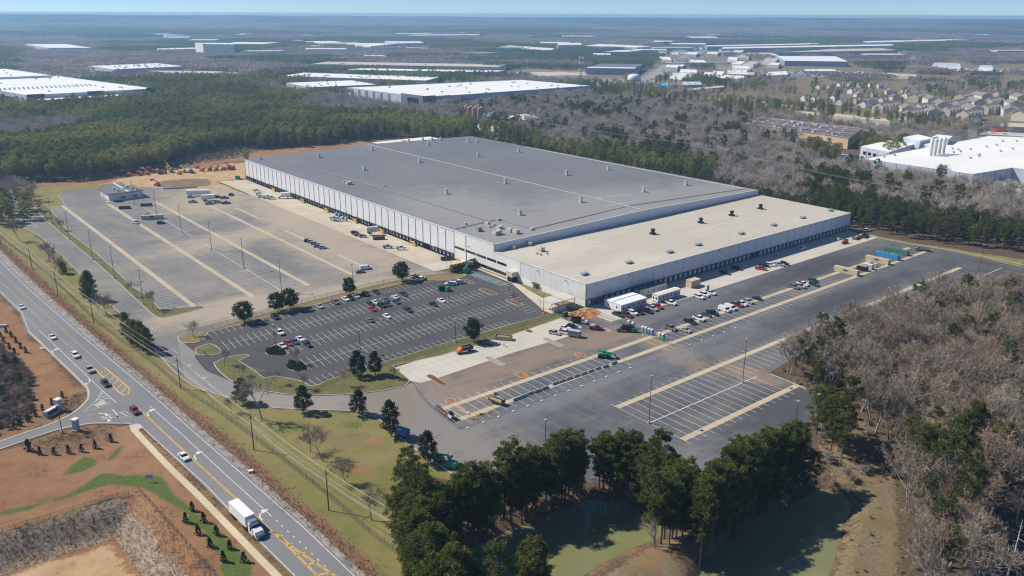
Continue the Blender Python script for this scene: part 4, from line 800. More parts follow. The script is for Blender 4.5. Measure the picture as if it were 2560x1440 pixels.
M_TWIG = bark('bare_twigs', (0.24, 0.200, 0.150), (0.40, 0.345, 0.27), (0.33, 0.23, 0.165)); M_TWIG_LIT = bark('grey_twigs', (0.36, 0.32, 0.27), (0.56, 0.51, 0.44), (0.46, 0.37, 0.30)); M_PALE = bark('bleached_wood', (0.38, 0.35, 0.31), (0.52, 0.49, 0.45))  # second twig colour is a lightened copy: brighter light painted into farther woods
def rdir(r):
    z = r.uniform(-1, 1); a = r.uniform(0, 6.283); s = math.sqrt(1 - z * z); return Vector((s * math.cos(a), s * math.sin(a), z))
def tuft(mb, p, size, r, wide=0.45, out=None):
    """one leaf spray: a slim rhombus"""
    d = rdir(r)
    if out is not None: d = (d + out * 0.9).normalized()
    e = d.cross(rdir(r)); 
    if e.length < 1e-4: return
    e.normalize(); L = size * r.uniform(0.7, 1.3); w = L * wide
    a = p - d * L * 0.5; b = p + d * L * 0.5; c = p + d * L * 0.05
    mb.add([a, c + e * w * 0.5, b, c - e * w * 0.5], [(0, 1, 2, 3)])
def pine(seed, h=18.0, base=0.45, rad=3.4, clumps=46, per=30, size=0.66, lean=0.03):
    r = random.Random(seed); tr = MB(); cr = MB(); top = Vector((r.uniform(-lean, lean) * h, r.uniform(-lean, lean) * h, h * 0.97))
    def axis(t): return Vector((top.x * t * t, top.y * t * t, h * 0.97 * t))
    tr.tube([axis(t) for t in (0, 0.15, 0.35, 0.6, 0.8, 1.0)], [0.24, 0.2, 0.17, 0.13, 0.08, 0.03], 6)
    for i in range(r.randint(5, 9)):
        t = r.uniform(0.25, base + 0.08); a = r.uniform(0, 6.28); p = axis(t); tr.tube([p, p + Vector((math.cos(a), math.sin(a), 0.15)) * r.uniform(0.6, 1.6)], [0.04, 0.015], 3)
    for i in range(clumps):
        t = base + (1 - base) * (i + r.random()) / clumps; k = (t - base) / (1 - base); a = r.uniform(0, 6.28)
        prof = (0.55 + 0.75 * k) if k < 0.35 else (0.82 + 0.3 * math.sin((k - 0.35) * 2.2)) * (1 - max(0, k - 0.62) ** 1.4 * 2.3)
        R0 = rad * max(0.12, prof) * r.uniform(0.45, 1.05); p0 = axis(t); c = p0 + Vector((math.cos(a) * R0, math.sin(a) * R0, R0 * r.uniform(0.05, 0.35)))
        tr.tube([p0, p0.lerp(c, 0.6) + Vector((0, 0, -0.1)), c], [0.05, 0.035, 0.015], 3, cap=False)
        cs = r.uniform(0.7, 1.25) * (0.55 + 0.12 * rad); n = Vector((math.cos(a), math.sin(a), 0.7)).normalized()
        for j in range(per):
            q = rdir(r) * (r.random() ** 0.5) * cs; q.z *= 0.62; tuft(cr, c + q, size, r, 0.33, n)
    return tr, cr
def bare(seed, h=14.0, spread=0.55, twigs=1500, trunk=0.2, base=0.22, tw=0.05, multi=1):
    r = random.Random(seed); tr = MB(); cr = MB(); tips = []
    def grow(p, d, L, rad, lv):
        n = 3; pts = [p]; q = p; dd = d.copy()
        for i in range(n):
            dd = (dd + rdir(r) * 0.16 + Vector((0, 0, 0.09))).normalized(); q = q + dd * L / n; pts.append(q)
        if lv <= 1: tr.tube(pts, [rad, rad * 0.85, rad * 0.7, rad * 0.5], 5 if lv == 0 else 4, cap=False)
        elif lv == 2: tr.tube(pts, [rad, rad * 0.8, rad * 0.6, rad * 0.3], 3, cap=False)
        else: cr.tube(pts, [rad, rad * 0.8, rad * 0.6, rad * 0.3], 3, cap=False)
        if lv == 3: tips.append((pts, dd)); return
        kids = (6, 5, 5)[lv] if lv else r.randint(5, 7)
        for k in range(kids):
            f = r.uniform(0.35 if lv else 0.5, 1.0); i = min(n - 1, int(f * n)); b = pts[i].lerp(pts[i + 1], f * n - i)
            nd = (dd + rdir(r) * (spread * 1.5) + Vector((0, 0, 0.12))).normalized(); grow(b, nd, L * r.uniform(0.5, 0.78), max(0.022, rad * 0.5), lv + 1)
    for m in range(multi):
        d0 = Vector((r.uniform(-0.12, 0.12) * (1 + multi), r.uniform(-0.12, 0.12) * (1 + multi), 1)).normalized(); grow(Vector((r.uniform(-.3, .3) * (multi - 1), r.uniform(-.3, .3) * (multi - 1), 0)), d0, h * 0.42, trunk, 0)
    top = max(q.z for pts, _ in tips for q in pts); sc = h / (top + 0.6)
    for i in range(twigs):
        pts, dd = r.choice(tips); k = r.randint(0, 2); p = pts[k].lerp(pts[k + 1], r.random()); d = (dd * 0.6 + rdir(r) * 0.9 + Vector((0, 0, 0.25))).normalized(); L = r.uniform(0.5, 1.25); e = d.cross(rdir(r)).normalized() * tw * 0.5
        m1 = p + d * L * 0.5 + rdir(r) * 0.1; cr.add([p - e, p + e, m1 + e * 0.7, p + d * L, m1 - e * 0.7], [(0, 1, 2, 3, 4)])
    for b in (tr, cr): b.v = [(x * sc, y * sc, z * sc) for x, y, z in b.v]
    return tr, cr
def round_tree(seed, h, r0, base, n, size, shape='round', wide=0.6):
    r = random.Random(seed); tr = MB(); cr = MB(); tr.tube([(0, 0, 0), (0.05, 0, h * base), (0, 0.05, h * 0.7)], [0.22, 0.17, 0.05], 6)
    cz0, cz1 = h * base, h; K = max(30, n // 75); per = n // K
    for i in range(K):
        k = (i + r.random()) / K; z = cz0 + (cz1 - cz0) * k; a = i * 2.4 + r.uniform(-.6, .6)
        prof = math.sin(math.pi * min(1, 0.1 + 0.86 * k)) ** 0.6 if shape == 'round' else ((1 - k) ** 0.7 * min(1, 0.45 + k * 4.5) if shape == 'cone' else (1 - k ** 2.2) ** 0.8 * min(1, 0.55 + k * 2.2))
        R0 = r0 * prof * r.uniform(0.35, 0.98); c = Vector((math.cos(a) * R0, math.sin(a) * R0, z)); cs = r0 * r.uniform(0.24, 0.42) * (1.0 if shape != 'cone' else 0.8)
        for j in range(per):
            q = rdir(r) * cs * r.random() ** 0.4; q.z *= 0.75; tuft(cr, c + q, size, r, wide, Vector((math.cos(a), math.sin(a), 0.6)))
    for i in range(6):
        a = r.uniform(0, 6.28); tr.tube([(0, 0, h * base * r.uniform(0.9, 1.3)), (math.cos(a) * r0 * 0.6, math.sin(a) * r0 * 0.6, h * (base + 0.3))], [0.08, 0.02], 3, cap=False)
    return tr, cr
def pair(tm, cm, mats, name):
    return (tm.mesh(name + '_trunk', mats[0]), cm.mesh(name + '_crown', mats[1]))
PINES = [pair(*pine(s, h, b, rd, cl, pe), (M_PTRUNK, M_NEEDLE), 'pine') for s, h, b, rd, cl, pe in ((1, 19, .32, 3.4, 70, 52), (2, 17, .26, 3.7, 72, 50), (3, 20.5, .38, 3.2, 62, 54), (4, 16, .2, 3.5, 74, 48), (5, 18, .45, 2.9, 50, 50))]
BARES = [pair(*bare(s, h, sp, tw), (M_BTRUNK, M_TWIG), 'bare') for s, h, sp, tw in ((11, 15, .58, 1500), (12, 13.5, .7, 1600), (13, 16.5, .5, 1500), (14, 12, .78, 1600), (15, 14.5, .62, 1500))]
SHRUBS = [pair(*bare(s, h, .8, 900, 0.06, 0.05, 0.045, 4), (M_BTRUNK, M_TWIG), 'shrub') for s, h in ((21, 4.2), (22, 3.2), (23, 5.2))]
MAGN = [pair(*round_tree(s, h, rr_, .18, 3000, 0.5, 'egg'), (M_BTRUNK, M_LEAF), 'magnolia') for s, h, rr_ in ((31, 9.5, 3.0), (32, 8.6, 2.9), (33, 10.0, 2.8))]
CYPR = [pair(*round_tree(s, h, rr_, .08, 3600, 0.6, 'egg', 0.4), (M_PTRUNK, M_NEEDLE), 'cypress') for s, h, rr_ in ((35, 12, 3.2), (36, 10.5, 3.4))]
OAKS = [pair(*round_tree(s, h, rr_, .24, 3000, 0.6), (M_BTRUNK, M_OAKLEAF), 'oak') for s, h, rr_ in ((41, 8.6, 3.9), (42, 9.2, 3.7))]
CEDARS = [pair(*round_tree(s, 2.5, .85, .04, 520, 0.34, 'cone', 0.4), (M_BTRUNK, M_CEDAR), 'cedar') for s in (51, 52)]
TCOUNT = {}
def plant(protos, name, x, y, label, cat, group, s=1.0, rz=None, z=None, i=None, sz=None):
    i = rnd.randrange(len(protos)) if i is None else i; zz = hz(x, y) if z is None else z
    o = empty(name, (x, y, zz - 0.05), rnd.uniform(0, 6.28) if rz is None else rz, label, cat, group); o.scale = (s, s, s * (sz or rnd.uniform(0.92, 1.08)))
    a = obj('trunk', protos[i][0], o); b = obj('crown', protos[i][1], o); return o
def at(protos, name, px, label, cat, group=None, s=1.0, i=None, z=0.0):
    p = W(px[0], px[1], z); return plant(protos, name, p.x, p.y, label, cat, group, s, i=i)

# ------------------------------------------------------------------ scattered woodland (geometry nodes instances of the same meshes)
def proto_coll(name, pairs):
    c = bpy.data.collections.new(name)
    for k, ms in enumerate(pairs):
        me = bpy.data.meshes.new(name + '_%d' % k); bm = bmesh.new(); mats = []
        for m in ms:
            off = len(mats); b0 = len(bm.faces); bm.from_mesh(m); bm.faces.ensure_lookup_table()
            for f in bm.faces[b0:]: f.material_index = off
            mats.append(m.materials[0])
        bm.to_mesh(me); bm.free()
        for m in mats: me.materials.append(m)
        c.objects.link(bpy.data.objects.new(name + '_%02d' % k, me))
    return c
def scatter(name, pts, coll, nproto, seed=0, smin=0.8, smax=1.2, mats=None, fixed=False):
    """pts: (n,3) array; one object of kind stuff"""
    rg = np.random.default_rng(seed); n = len(pts); me = bpy.data.meshes.new(name); me.vertices.add(n); me.vertices.foreach_set('co', np.asarray(pts, np.float32).ravel())
    for nm, ty, arr in (('pick', 'INT', rg.integers(0, nproto, n).astype(np.int32)), ('spin', 'FLOAT', rg.uniform(0, 6.283, n).astype(np.float32)), ('size', 'FLOAT', rg.uniform(smin, smax, n).astype(np.float32))):
        at_ = me.attributes.new(nm, ty, 'POINT'); at_.data.foreach_set('value', arr)
    me.update(); o = obj(name, me); o['kind'] = 'stuff'
    ng = bpy.data.node_groups.new(name + '_nodes', 'GeometryNodeTree'); ng.interface.new_socket('Geometry', in_out='INPUT', socket_type='NodeSocketGeometry'); ng.interface.new_socket('Geometry', in_out='OUTPUT', socket_type='NodeSocketGeometry')
    N = ng.nodes; L = ng.links; gi = N.new('NodeGroupInput'); go = N.new('NodeGroupOutput'); ci = N.new('GeometryNodeCollectionInfo'); ci.inputs[0].default_value = coll; ci.inputs[1].default_value = True; ci.inputs[2].default_value = True
    ip = N.new('GeometryNodeInstanceOnPoints'); ip.inputs['Pick Instance'].default_value = True
    def na(nm, ty): 
        q = N.new('GeometryNodeInputNamedAttribute'); q.data_type = ty; q.inputs[0].default_value = nm; return q.outputs[0]
    cb = N.new('ShaderNodeCombineXYZ'); L.new(na('spin', 'FLOAT'), cb.inputs[2]); er = N.new('FunctionNodeEulerToRotation'); L.new(cb.outputs[0], er.inputs[0])
    L.new(gi.outputs[0], ip.inputs['Points']); L.new(ci.outputs[0], ip.inputs['Instance']); L.new(na('pick', 'INT'), ip.inputs['Instance Index']); L.new(er.outputs[0], ip.inputs['Rotation']); L.new(na('size', 'FLOAT'), ip.inputs['Scale']); L.new(ip.outputs[0], go.inputs[0])
    md = o.modifiers.new('scatter', 'NODES'); md.node_group = ng
    return o
def fill(poly, spacing, seed, excl=(), jitter=0.45, margin=0.0):
    """jittered grid of points inside a ground polygon, kept clear of excl polygons"""
    rg = np.random.default_rng(seed); xs = [p[0] for p in poly]; ys = [p[1] for p in poly]
    gx_, gy_ = np.meshgrid(np.arange(min(xs), max(xs), spacing), np.arange(min(ys), max(ys), spacing)); x = gx_.ravel() + rg.uniform(-jitter, jitter, gx_.size) * spacing; y = gy_.ravel() + rg.uniform(-jitter, jitter, gx_.size) * spacing
    k = inside(poly, x, y)
    x, y = x[k], y[k]
    for e in excl:
        if margin: kk = sdist(e, x, y) < -margin
        else: kk = ~inside(e, x, y)
        x, y = x[kk], y[kk]
    return np.stack([x, y, height(x, y) - 0.1], 1) if len(x) else np.zeros((0, 3))
def visible(p, h=15.0, pad=0.0):
    """is a point (with headroom h) inside the photograph's frame"""
    x, y, z = p[:, 0], p[:, 1], p[:, 2]; out = np.zeros(len(p), bool)
    for zz in (0.0, h):
        dz = z + zz - CAM_H; dep = y * _cp - dz * _sp; up = y * _sp + dz * _cp; dep = np.where(dep < 1, 1e-3, dep)
        a, b = x / dep, up / dep; a, b = a * _cr + b * _sr, -a * _sr + b * _cr
        px, py = 1280 + FPX * a, 720 - FPX * b; out |= (px > -140 - pad) & (px < 2700 + pad) & (py > -100) & (py < 1640 + pad) & (dep > 5)
    return out
# ------------------------------------------------------------------ buildings in the distance
FARX = []          # ground kept clear of trees
M_WR = plain('white_flat_roof', (0.84, 0.83, 0.78), 0.6, var=0.06, scale=0.02); M_CW = plain('pale_blue_wall', (0.52, 0.56, 0.62), 0.7, var=0.15, scale=0.05); M_TW = plain('tan_wall', (0.62, 0.45, 0.27), 0.8, var=0.15, scale=0.05); M_GW = plain('grey_wall', (0.40, 0.40, 0.39), 0.8, var=0.15, scale=0.05); M_LW = plain('lavender_wall', (0.30, 0.31, 0.40), 0.8, var=0.1, scale=0.05); M_DB = plain('dark_blue_panel', (0.035, 0.06, 0.10), 0.5)
M_DR = plain('dark_gravel_roof', (0.14, 0.115, 0.11), 0.9, var=0.2, scale=0.03); M_TR = plain('tan_roof', (0.55, 0.47, 0.36), 0.8, var=0.12, scale=0.03); M_GR = plain('slate_grey_roof', (0.16, 0.165, 0.185), 0.8)
M_SH = plain('shingle_roof', (0.235, 0.21, 0.185), 0.9, var=0.25, scale=0.3); M_SH2 = plain('dark_shingle_roof', (0.15, 0.145, 0.15), 0.9, var=0.25, scale=0.3); M_SIDE = plain('cream_siding', (0.68, 0.62, 0.49), 0.8, var=0.1); M_SIDE2 = plain('beige_siding', (0.55, 0.48, 0.38), 0.8, var=0.1); M_SIDE3 = plain('white_siding', (0.76, 0.75, 0.72), 0.8)
def zat(p, x, y):
    """height of the photograph's point (x, y) on a vertical thing standing at p"""
    q = W(x, y); return CAM_H * (1 - p.y / q.y)
def para(a, b, c): return a + c - b
def far_building(name, label, cat, px, z, wall, roof, units=0, group=None, clear=(26, 45), parapet=0.6, strip=None):
    P = [W(x, y, z) for x, y in px]
    if len(P) == 3: P.append(para(*P))
    c = sum(P, Vector((0, 0, 0))) / len(P); A = sum(a.x * b.y - b.x * a.y for a, b in zip(P, P[1:] + P[:1]))
    if A < 0: P = P[::-1]
    g = hz(c.x, c.y); o = empty(name, (c.x, c.y, 0), 0, label, cat, group); L = [(p.x - c.x, p.y - c.y) for p in P]
    n = len(L)
    for i in range(n):
        a, b = L[i], L[(i + 1) % n]; m = MB(); m.quad((a[0], a[1], min(g, 0) - 2), (b[0], b[1], min(g, 0) - 2), (b[0], b[1], z + parapet), (a[0], a[1], z + parapet)); m.build('wall', wall, o)
    m = MB(); m.add([(a, b, z) for a, b in L], [tuple(range(n))]); ro = m.build('roof', roof, o)
    u0 = Vector(L[0]); e1 = Vector(L[1]) - u0; e2 = Vector(L[-1]) - u0; ang = math.atan2(e1.y, e1.x); r = random.Random(hash(label) % 9999 if False else len(label) * 37 + int(abs(c.x)))
    for k in range(units):
        s, t = r.uniform(0.06, 0.94), r.uniform(0.1, 0.9); q = u0 + e1 * s + e2 * t; b = MB(); b.box((q.x, q.y, z + 0.8), (r.uniform(2, 4), r.uniform(2, 4), 1.6), ang); b.build('roof_unit', M_GALV, ro)
    d = Vector((c.x, c.y)).normalized(); ex = []
    for p in P:
        q = Vector((p.x, p.y)); w = (q - Vector((c.x, c.y))).normalized(); ex.append(q + w * clear[0] - d * (clear[1] if (q - Vector((c.x, c.y))).dot(d) < 0 else 0))
    FARX.append([(q.x, q.y) for q in ex]); o['_ang'] = ang
    del o['_ang']
    return o, ro, c, L
B = far_building('white_warehouse', 'sprawling white roofed warehouse behind the pine plantation at the left edge', 'warehouse', [(66, 239), (386, 222), (140, 190)], 13, M_CW, M_WR, 10)
o, ro, c, L = B; q = [Vector(l) for l in L]
P1, P2, P3 = W(66, 239, 13), W(386, 222, 13), W(140, 190, 13); e1 = P2 - P1; e2 = P3 - P2
for j, t in enumerate((0.30, 0.36)):
    for k in range(22):
        p = P1 + e1 * (0.02 + k * 0.036 + 0.3 - 0.3) + e2 * t; b = MB(); b.box((p.x - c.x, p.y - c.y, 13.6), (2.4, 2.4, 1.6), math.atan2(e1.y, e1.x)); b.build('roof_vent', M_BEIGE, ro)
for a, b_, z0, z1, m in ((0.0, 0.13, 9.5, 14.4, M_DB), (0.45, 0.58, 9.5, 14.4, M_DB), (0.93, 1.0, 3, 15, M_DB)):
    w0, w1 = P1 + e1 * a, P1 + e1 * b_; n = Vector((e1.y, -e1.x, 0)).normalized() * 0.6; mm = MB(); s0, s1 = w0 + n - c, w1 + n - c; mm.quad((s0.x, s0.y, z0), (s1.x, s1.y, z0), (s1.x, s1.y, z1), (s0.x, s0.y, z1)); mm.build('blue_panel', m, o)
mm = MB(); n = Vector((e1.y, -e1.x, 0)).normalized(); s0, s1 = P1 + e1 * 0.06 - c, P1 + e1 * 0.80 - c; mm.add([(s0.x + n.x * k, s0.y + n.y * k, zz) for k, zz in ((1, 0), (1, 8.2), (22, 8.0), (22, 0))] + [(s1.x + n.x * k, s1.y + n.y * k, zz) for k, zz in ((1, 0), (1, 8.2), (22, 8.0), (22, 0))], [(1, 2, 6, 5), (2, 3, 7, 6), (0, 1, 2, 3), (4, 5, 6, 7)]); mm.build('low_dock_roof', M_WR, o)
far_building('white_warehouse', 'second white roof stepping up behind the leftmost warehouse', 'warehouse', [(-60, 196), (130, 189), (10, 172)], 16, M_CW, M_WR, 3)
B = far_building('white_warehouse', 'broad white roofed warehouse with dark glass corner behind the brown silos', 'warehouse', [(867, 219), (1060, 244), (1475, 215), (1300, 200)], 13, M_CW, M_WR, 22)
o, ro, c, L = B; P0, P1, P2 = W(867, 219, 13), W(1060, 244, 13), W(1475, 215, 13)
def face(par, a, b, s, t, z0, z1, m, nm, off=0.7):
    d = b - a; n = Vector((d.y, -d.x, 0)).normalized()
    if n.dot(Vector((a.x, a.y, 0))) > 0: n = -n
    p, q = a + d * s + n * off - c, a + d * t + n * off - c; mm = MB(); mm.add([(p.x, p.y, z0), (q.x, q.y, z0), (q.x, q.y, z1), (p.x, p.y, z1), (p.x - n.x * off, p.y - n.y * off, z1), (q.x - n.x * off, q.y - n.y * off, z1), (p.x - n.x * off, p.y - n.y * off, z0), (q.x - n.x * off, q.y - n.y * off, z0)], [(0, 1, 2, 3), (3, 2, 5, 4), (0, 3, 4, 6), (1, 7, 5, 2)]); mm.build(nm, m, par)
M_SLATE = plain('slate_panel', (0.16, 0.18, 0.21), 0.6)
face(o, P0, P1, 0.74, 1.0, 0, 15.2, M_SLATE, 'corner_block', 2); face(o, P1, P2, 0.0, 0.055, 0, 15.2, M_SLATE, 'corner_block', 2.2); face(o, P1, P2, 0.012, 0.035, 1, 11, M_GLASS, 'tall_window', 2.6); face(o, P0, P1, 0.82, 0.95, 1, 11, M_GLASS, 'tall_window', 2.4); face(o, P1, P2, 0.06, 0.14, 0, 14.2, M_CW, 'wall_bay', 1)
for k in range(6): face(o, P0, P1, 0.06 + 0.1 * k, 0.09 + 0.1 * k, 1, 12, plain('blue_pane', (0.22, 0.27, 0.34), 0.3), 'tall_window', 0.5)
for k in range(26): face(o, P1, P2, 0.17 + 0.031 * k, 0.185 + 0.031 * k, 1, 4.5, M_SLATE, 'dock_door', 0.4)
face(o, P1, P2, 0.15, 1.0, 6.2, 7.2, plain('blue_band', (0.16, 0.20, 0.30), 0.6), 'blue_band', 0.3)
for lab, px, z, w_, r_, u in (
    ('long white roof with grey walls left of the broad white warehouse', [(700, 190.5), (1065, 202), (1105, 192)], 11, M_GW, M_WR, 12),
    ('squat white roofed warehouse in front of the long white roof', [(772, 219), (942, 212), (877, 201)], 10, M_GW, M_WR, 9),
    ('long white roof behind a row of bare trees with a loading court', [(860, 175), (1235, 181), (1265, 176.5)], 11, M_GW, M_WR, 8),
    ('very long corrugated tan roofed warehouse furthest back in the row', [(772, 160.5), (1245, 168), (1268, 161)], 11, M_CW, M_TR, 5),
    ('white roof crowded with rooftop units left of centre', [(285, 174), (460, 166), (390, 158)], 11, M_CW, M_WR, 40),
    ('isolated white roof among far woods on the left', [(120, 120), (232, 120), (162, 110)], 12, M_CW, M_WR, 0),
    ('low white plant at the foot of the tall white block', [(392, 124.5), (512, 121.5), (508, 118.5)], 10, M_SIDE3, M_WR, 12),
    ('tan flat roof among pines left of the long white roofs', [(437, 183), (628, 185), (540, 178)], 6, M_TR, M_TR, 0),
    ('white roof beyond the tall white block', [(560, 110), (655, 110.5), (700, 106.5), (590, 105)], 12, M_GW, M_WR, 0),
    ('far white roof beside the twin thin roofs', [(757, 103.5), (800, 108), (860, 106.5), (830, 102.5)], 12, M_CW, M_WR, 0),
    ('bright far white roof with a ragged front', [(857, 108), (927, 116), (985, 110), (960, 107.5)], 12, M_SIDE3, M_WR, 6),
    ('thin white shed left of the bright far roof', [(716, 116), (798, 116.5), (798, 114)], 8, M_SIDE3, M_WR, 0),
    ('white roof with several vents right of the bright far roof', [(985, 109), (1060, 107), (1050, 103.5), (960, 103)], 12, M_SIDE3, M_WR, 6),
    ('thin far roof on the skyline, the front of the pair', [(1020, 89), (1200, 87.5), (1195, 85.5)], 14, M_SIDE3, M_WR, 0),
    ('thin far roof on the skyline, the rear of the pair', [(991, 85), (1170, 83), (1165, 81.5)], 14, M_SIDE3, M_WR, 0),
    ('sandy clearing roof between far pine belts', [(985, 119), (1070, 123), (1075, 120)], 6, M_TR, M_TR, 0),
    ('pale roof behind the pole like dark mast', [(912, 140), (965, 141), (960, 138.5)], 8, M_SIDE3, M_WR, 0),
    ('far white roof above the cell tower, left one', [(1350, 107.5), (1428, 108.5), (1425, 105.5)], 12, M_CW, M_WR, 0),
    ('far white block above the cell tower with grey front', [(1395, 113), (1455, 112), (1450, 107)], 14, M_CW, M_WR, 0),
    ('far wide white roof right of the cell tower', [(1460, 114), (1590, 119), (1632, 116), (1500, 110)], 12, M_CW, M_WR, 4),
    ('broken white roof line left of the cell tower, rear', [(1250, 117), (1310, 121), (1330, 117.5)], 9, M_SIDE3, M_WR, 0),
    ('broken white roof line left of the cell tower, front', [(1318, 122), (1380, 125.5), (1385, 121)], 9, M_SIDE3, M_WR, 0),
    ('thin white roof right behind the cell tower antennas', [(1342, 135), (1446, 135), (1446, 133)], 8, M_SIDE3, M_WR, 0),
    ('small pale roof right of the antennas among pines', [(1486, 138), (1530, 139), (1525, 134)], 8, M_SIDE3, M_WR, 0),
    ('long white distribution roof on the right, the top row', [(1768, 116.5), (2056, 110.5), (2040, 108)], 13, M_LW, M_WR, 0),
    ('long white distribution roof on the right, the middle row', [(1802, 122), (2240, 114), (2225, 110.5)], 13, M_LW, M_WR, 0),
    ('long white distribution roof on the right, the lower row', [(1940, 131.5), (2245, 126), (2200, 120.5), (2080, 122.5)], 13, M_LW, M_TR, 0),
    ('far white roof sloping into woods at upper right', [(2172, 106.5), (2425, 100.5), (2400, 97.5)], 13, M_LW, M_WR, 0),
    ('white ribbed roof with a lavender front on the right', [(1962, 152.5), (2121, 154.5), (2087, 140.5), (1940, 140)], 12, M_LW, M_WR, 0),
    ('small white roof tucked behind the white ribbed roof', [(2166, 137), (2262, 137), (2245, 134)], 10, M_LW, M_WR, 0),
    ('white showroom building beside the crowded parking at far right', [(2331, 163), (2402, 167), (2398, 159), (2335, 157)], 10, M_SIDE3, M_CW, 0),
    ('small white shed right of the white showroom', [(2447, 168), (2482, 171), (2480, 164), (2450, 163)], 8, M_SIDE3, M_CW, 0)):
    far_building('white_warehouse' if 'white' in lab else 'far_warehouse', lab, 'warehouse' if 'shed' not in lab and 'showroom' not in lab else 'building', px, z, w_, r_, u, clear=(12, 30) if z < 9 else (25, 45))
far_building('tall_white_block', 'tall white windowless block standing above the far woods', 'building', [(507, 110.5), (584, 111.5), (582, 107.5), (487, 107)], 30, M_SIDE3, M_WR, 5, clear=(20, 60))
B = far_building('dark_roofed_warehouse', 'lavender walled warehouse with dark roof and white front strip near the overpass', 'warehouse', [(1464, 170), (1586, 172), (1607, 160), (1500, 159)], 13, M_LW, M_GR, 0, clear=(20, 40))
o, ro, c, L = B; a, b, d = W(1464, 170, 13), W(1586, 172, 13), W(1607, 160, 13); mm = MB(); e = (d - b) * 0.22; mm.add([(p.x - c.x, p.y - c.y, 13.3) for p in (a, b, b + e, a + e)], [(0, 1, 2, 3)]); mm.build('white_roof_strip', M_WR, o)
# tan walled store with the brown roof
B = far_building('tan_warehouse', 'tan walled warehouse with flat brown roof and rows of small skylights', 'warehouse', [(1843, 309), (2121, 349), (2155, 322), (1930, 296)], 9, M_TW, M_DR, 14, clear=(10, 30)); o, ro, c, L = B
a, b, d = W(1843, 309, 9), W(2121, 349, 9), W(2155, 322, 9)
for j in range(4):
    for k in range(9):
        p = a + (b - a) * (0.08 + k * 0.1) + (d - b) * (0.14 + 0.24 * j) - c; mm = MB(); mm.box((p.x, p.y, 9.25), (2.4, 1.4, 0.3), math.atan2((b - a).y, (b - a).x)); mm.build('skylight', M_WR, ro)
for j in range(3): p, q = a + (d - b) * (0.1 + 0.33 * j) - c, b + (d - b) * (0.1 + 0.33 * j) - c; mm = MB(); mm.tube([(p.x, p.y, 9.5), (q.x, q.y, 9.5)], 0.25, 4); mm.build('roof_pipe', M_GALV, ro)
face(o, a, b, 0.02, 0.03, 0.2, 3, M_SLATE, 'dock_door'); [face(o, a, b, s, s + 0.02, 0.2, 3.2, M_SLATE, 'dock_door', 0.3) for s in (0.42, 0.55, 0.7, 0.9)]; face(o, a, b, 0.62, 0.82, 0, 4.5, plain('brown_lean_to', (0.22, 0.15, 0.10), 0.8), 'lean_to', 6)
# white food plant at the right edge
B = far_building('white_plant', 'large white flat roofed plant with pale grey walls at the right edge', 'factory', [(2155, 398), (2432, 437), (2531, 421), (2720, 445), (2720, 350), (2470, 340), (2282, 375)], 11, M_CW, M_WR, 0, clear=(6, 10)); o, ro, c, L = B
PLANT_A, PLANT_B, PLANT_C = W(2155, 398, 11), W(2432, 437, 11), W(2531, 421, 11)
for x, y in ((2208, 391), (2235, 387), (2382, 380), (2400, 378), (2425, 373), (2445, 389), (2447, 386), (2465, 366), (2490, 362), (2500, 377), (2530, 371), (2424, 394), (2540, 352), (2505, 352), (2380, 371), (2395, 374)):
    p = W(x, y, 11.6) - c; mm = MB(); mm.box((p.x, p.y, 11.7), (2.0, 2.0, 1.5), 0.4); mm.build('roof_vent', M_BEIGE, ro)
for k in range(9): face(o, PLANT_A, PLANT_B, k / 9, k / 9 + 0.002, 0, 11.5, M_GUTTER, 'panel_joint', 0.15)
for k in range(7): face(o, PLANT_B, PLANT_C, k / 7, k / 7 + 0.006, 0, 11.5, M_GUTTER, 'panel_joint', 0.15)
for px, z, lab in (([(2152, 366), (2222, 380), (2285, 360), (2222, 351)], 13, None), ([(2258, 343), (2300, 352), (2335, 345), (2295, 336)], 17, None), ([(2330, 342), (2370, 348), (2382, 340), (2345, 336)], 16, None), ([(2293, 358), (2330, 364), (2345, 356), (2310, 351)], 14, None)):
    P = [W(x, y, z) - c for x, y in px]; mm = MB(); mm.prism([(p.x, p.y) for p in P][::-1] if sum(a.x * b.y - b.x * a.y for a, b in zip(P, P[1:] + P[:1])) < 0 else [(p.x, p.y) for p in P], 0, z, top=False); mm.build('wing_wall', M_CW, o); mm = MB(); mm.add([(p.x, p.y, z) for p in P], [(0, 1, 2, 3)]); mm.build('wing_roof', M_WR, o)
p0, p1 = W(2152, 366, 13), W(2222, 380, 13)
for s in (0.12, 0.3, 0.48): face(o, p0, p1, s, s + 0.1, 7, 9.5, M_GLASS, 'window', 0.25)
for s in (0.24, 0.62, 0.95): face(o, p0, p1, s, s + 0.015, 0, 12, M_GUTTER, 'panel_joint', 0.2)
face(o, p0, p1, 0.72, 0.9, 0, 4, M_GALV, 'roller_door', 0.2)
for k in range(4):
    p = W(2325 + k * 10.4, 389 - k * 1.5, 11); mm = MB(); mm.lathe([(1.62, 0), (1.62, 23.5), (1.0, 24.6), (0.2, 24.9)], 16); s = mm.build('silo', plain('white_silo', (0.72, 0.71, 0.68), 0.4), None, (p.x, p.y, 0), smooth=False)
    tag(s, 'white cylindrical silo on the white plant, number %s from the left' % ('one', 'two', 'three', 'four')[k], 'silo', 'white silos at the plant')
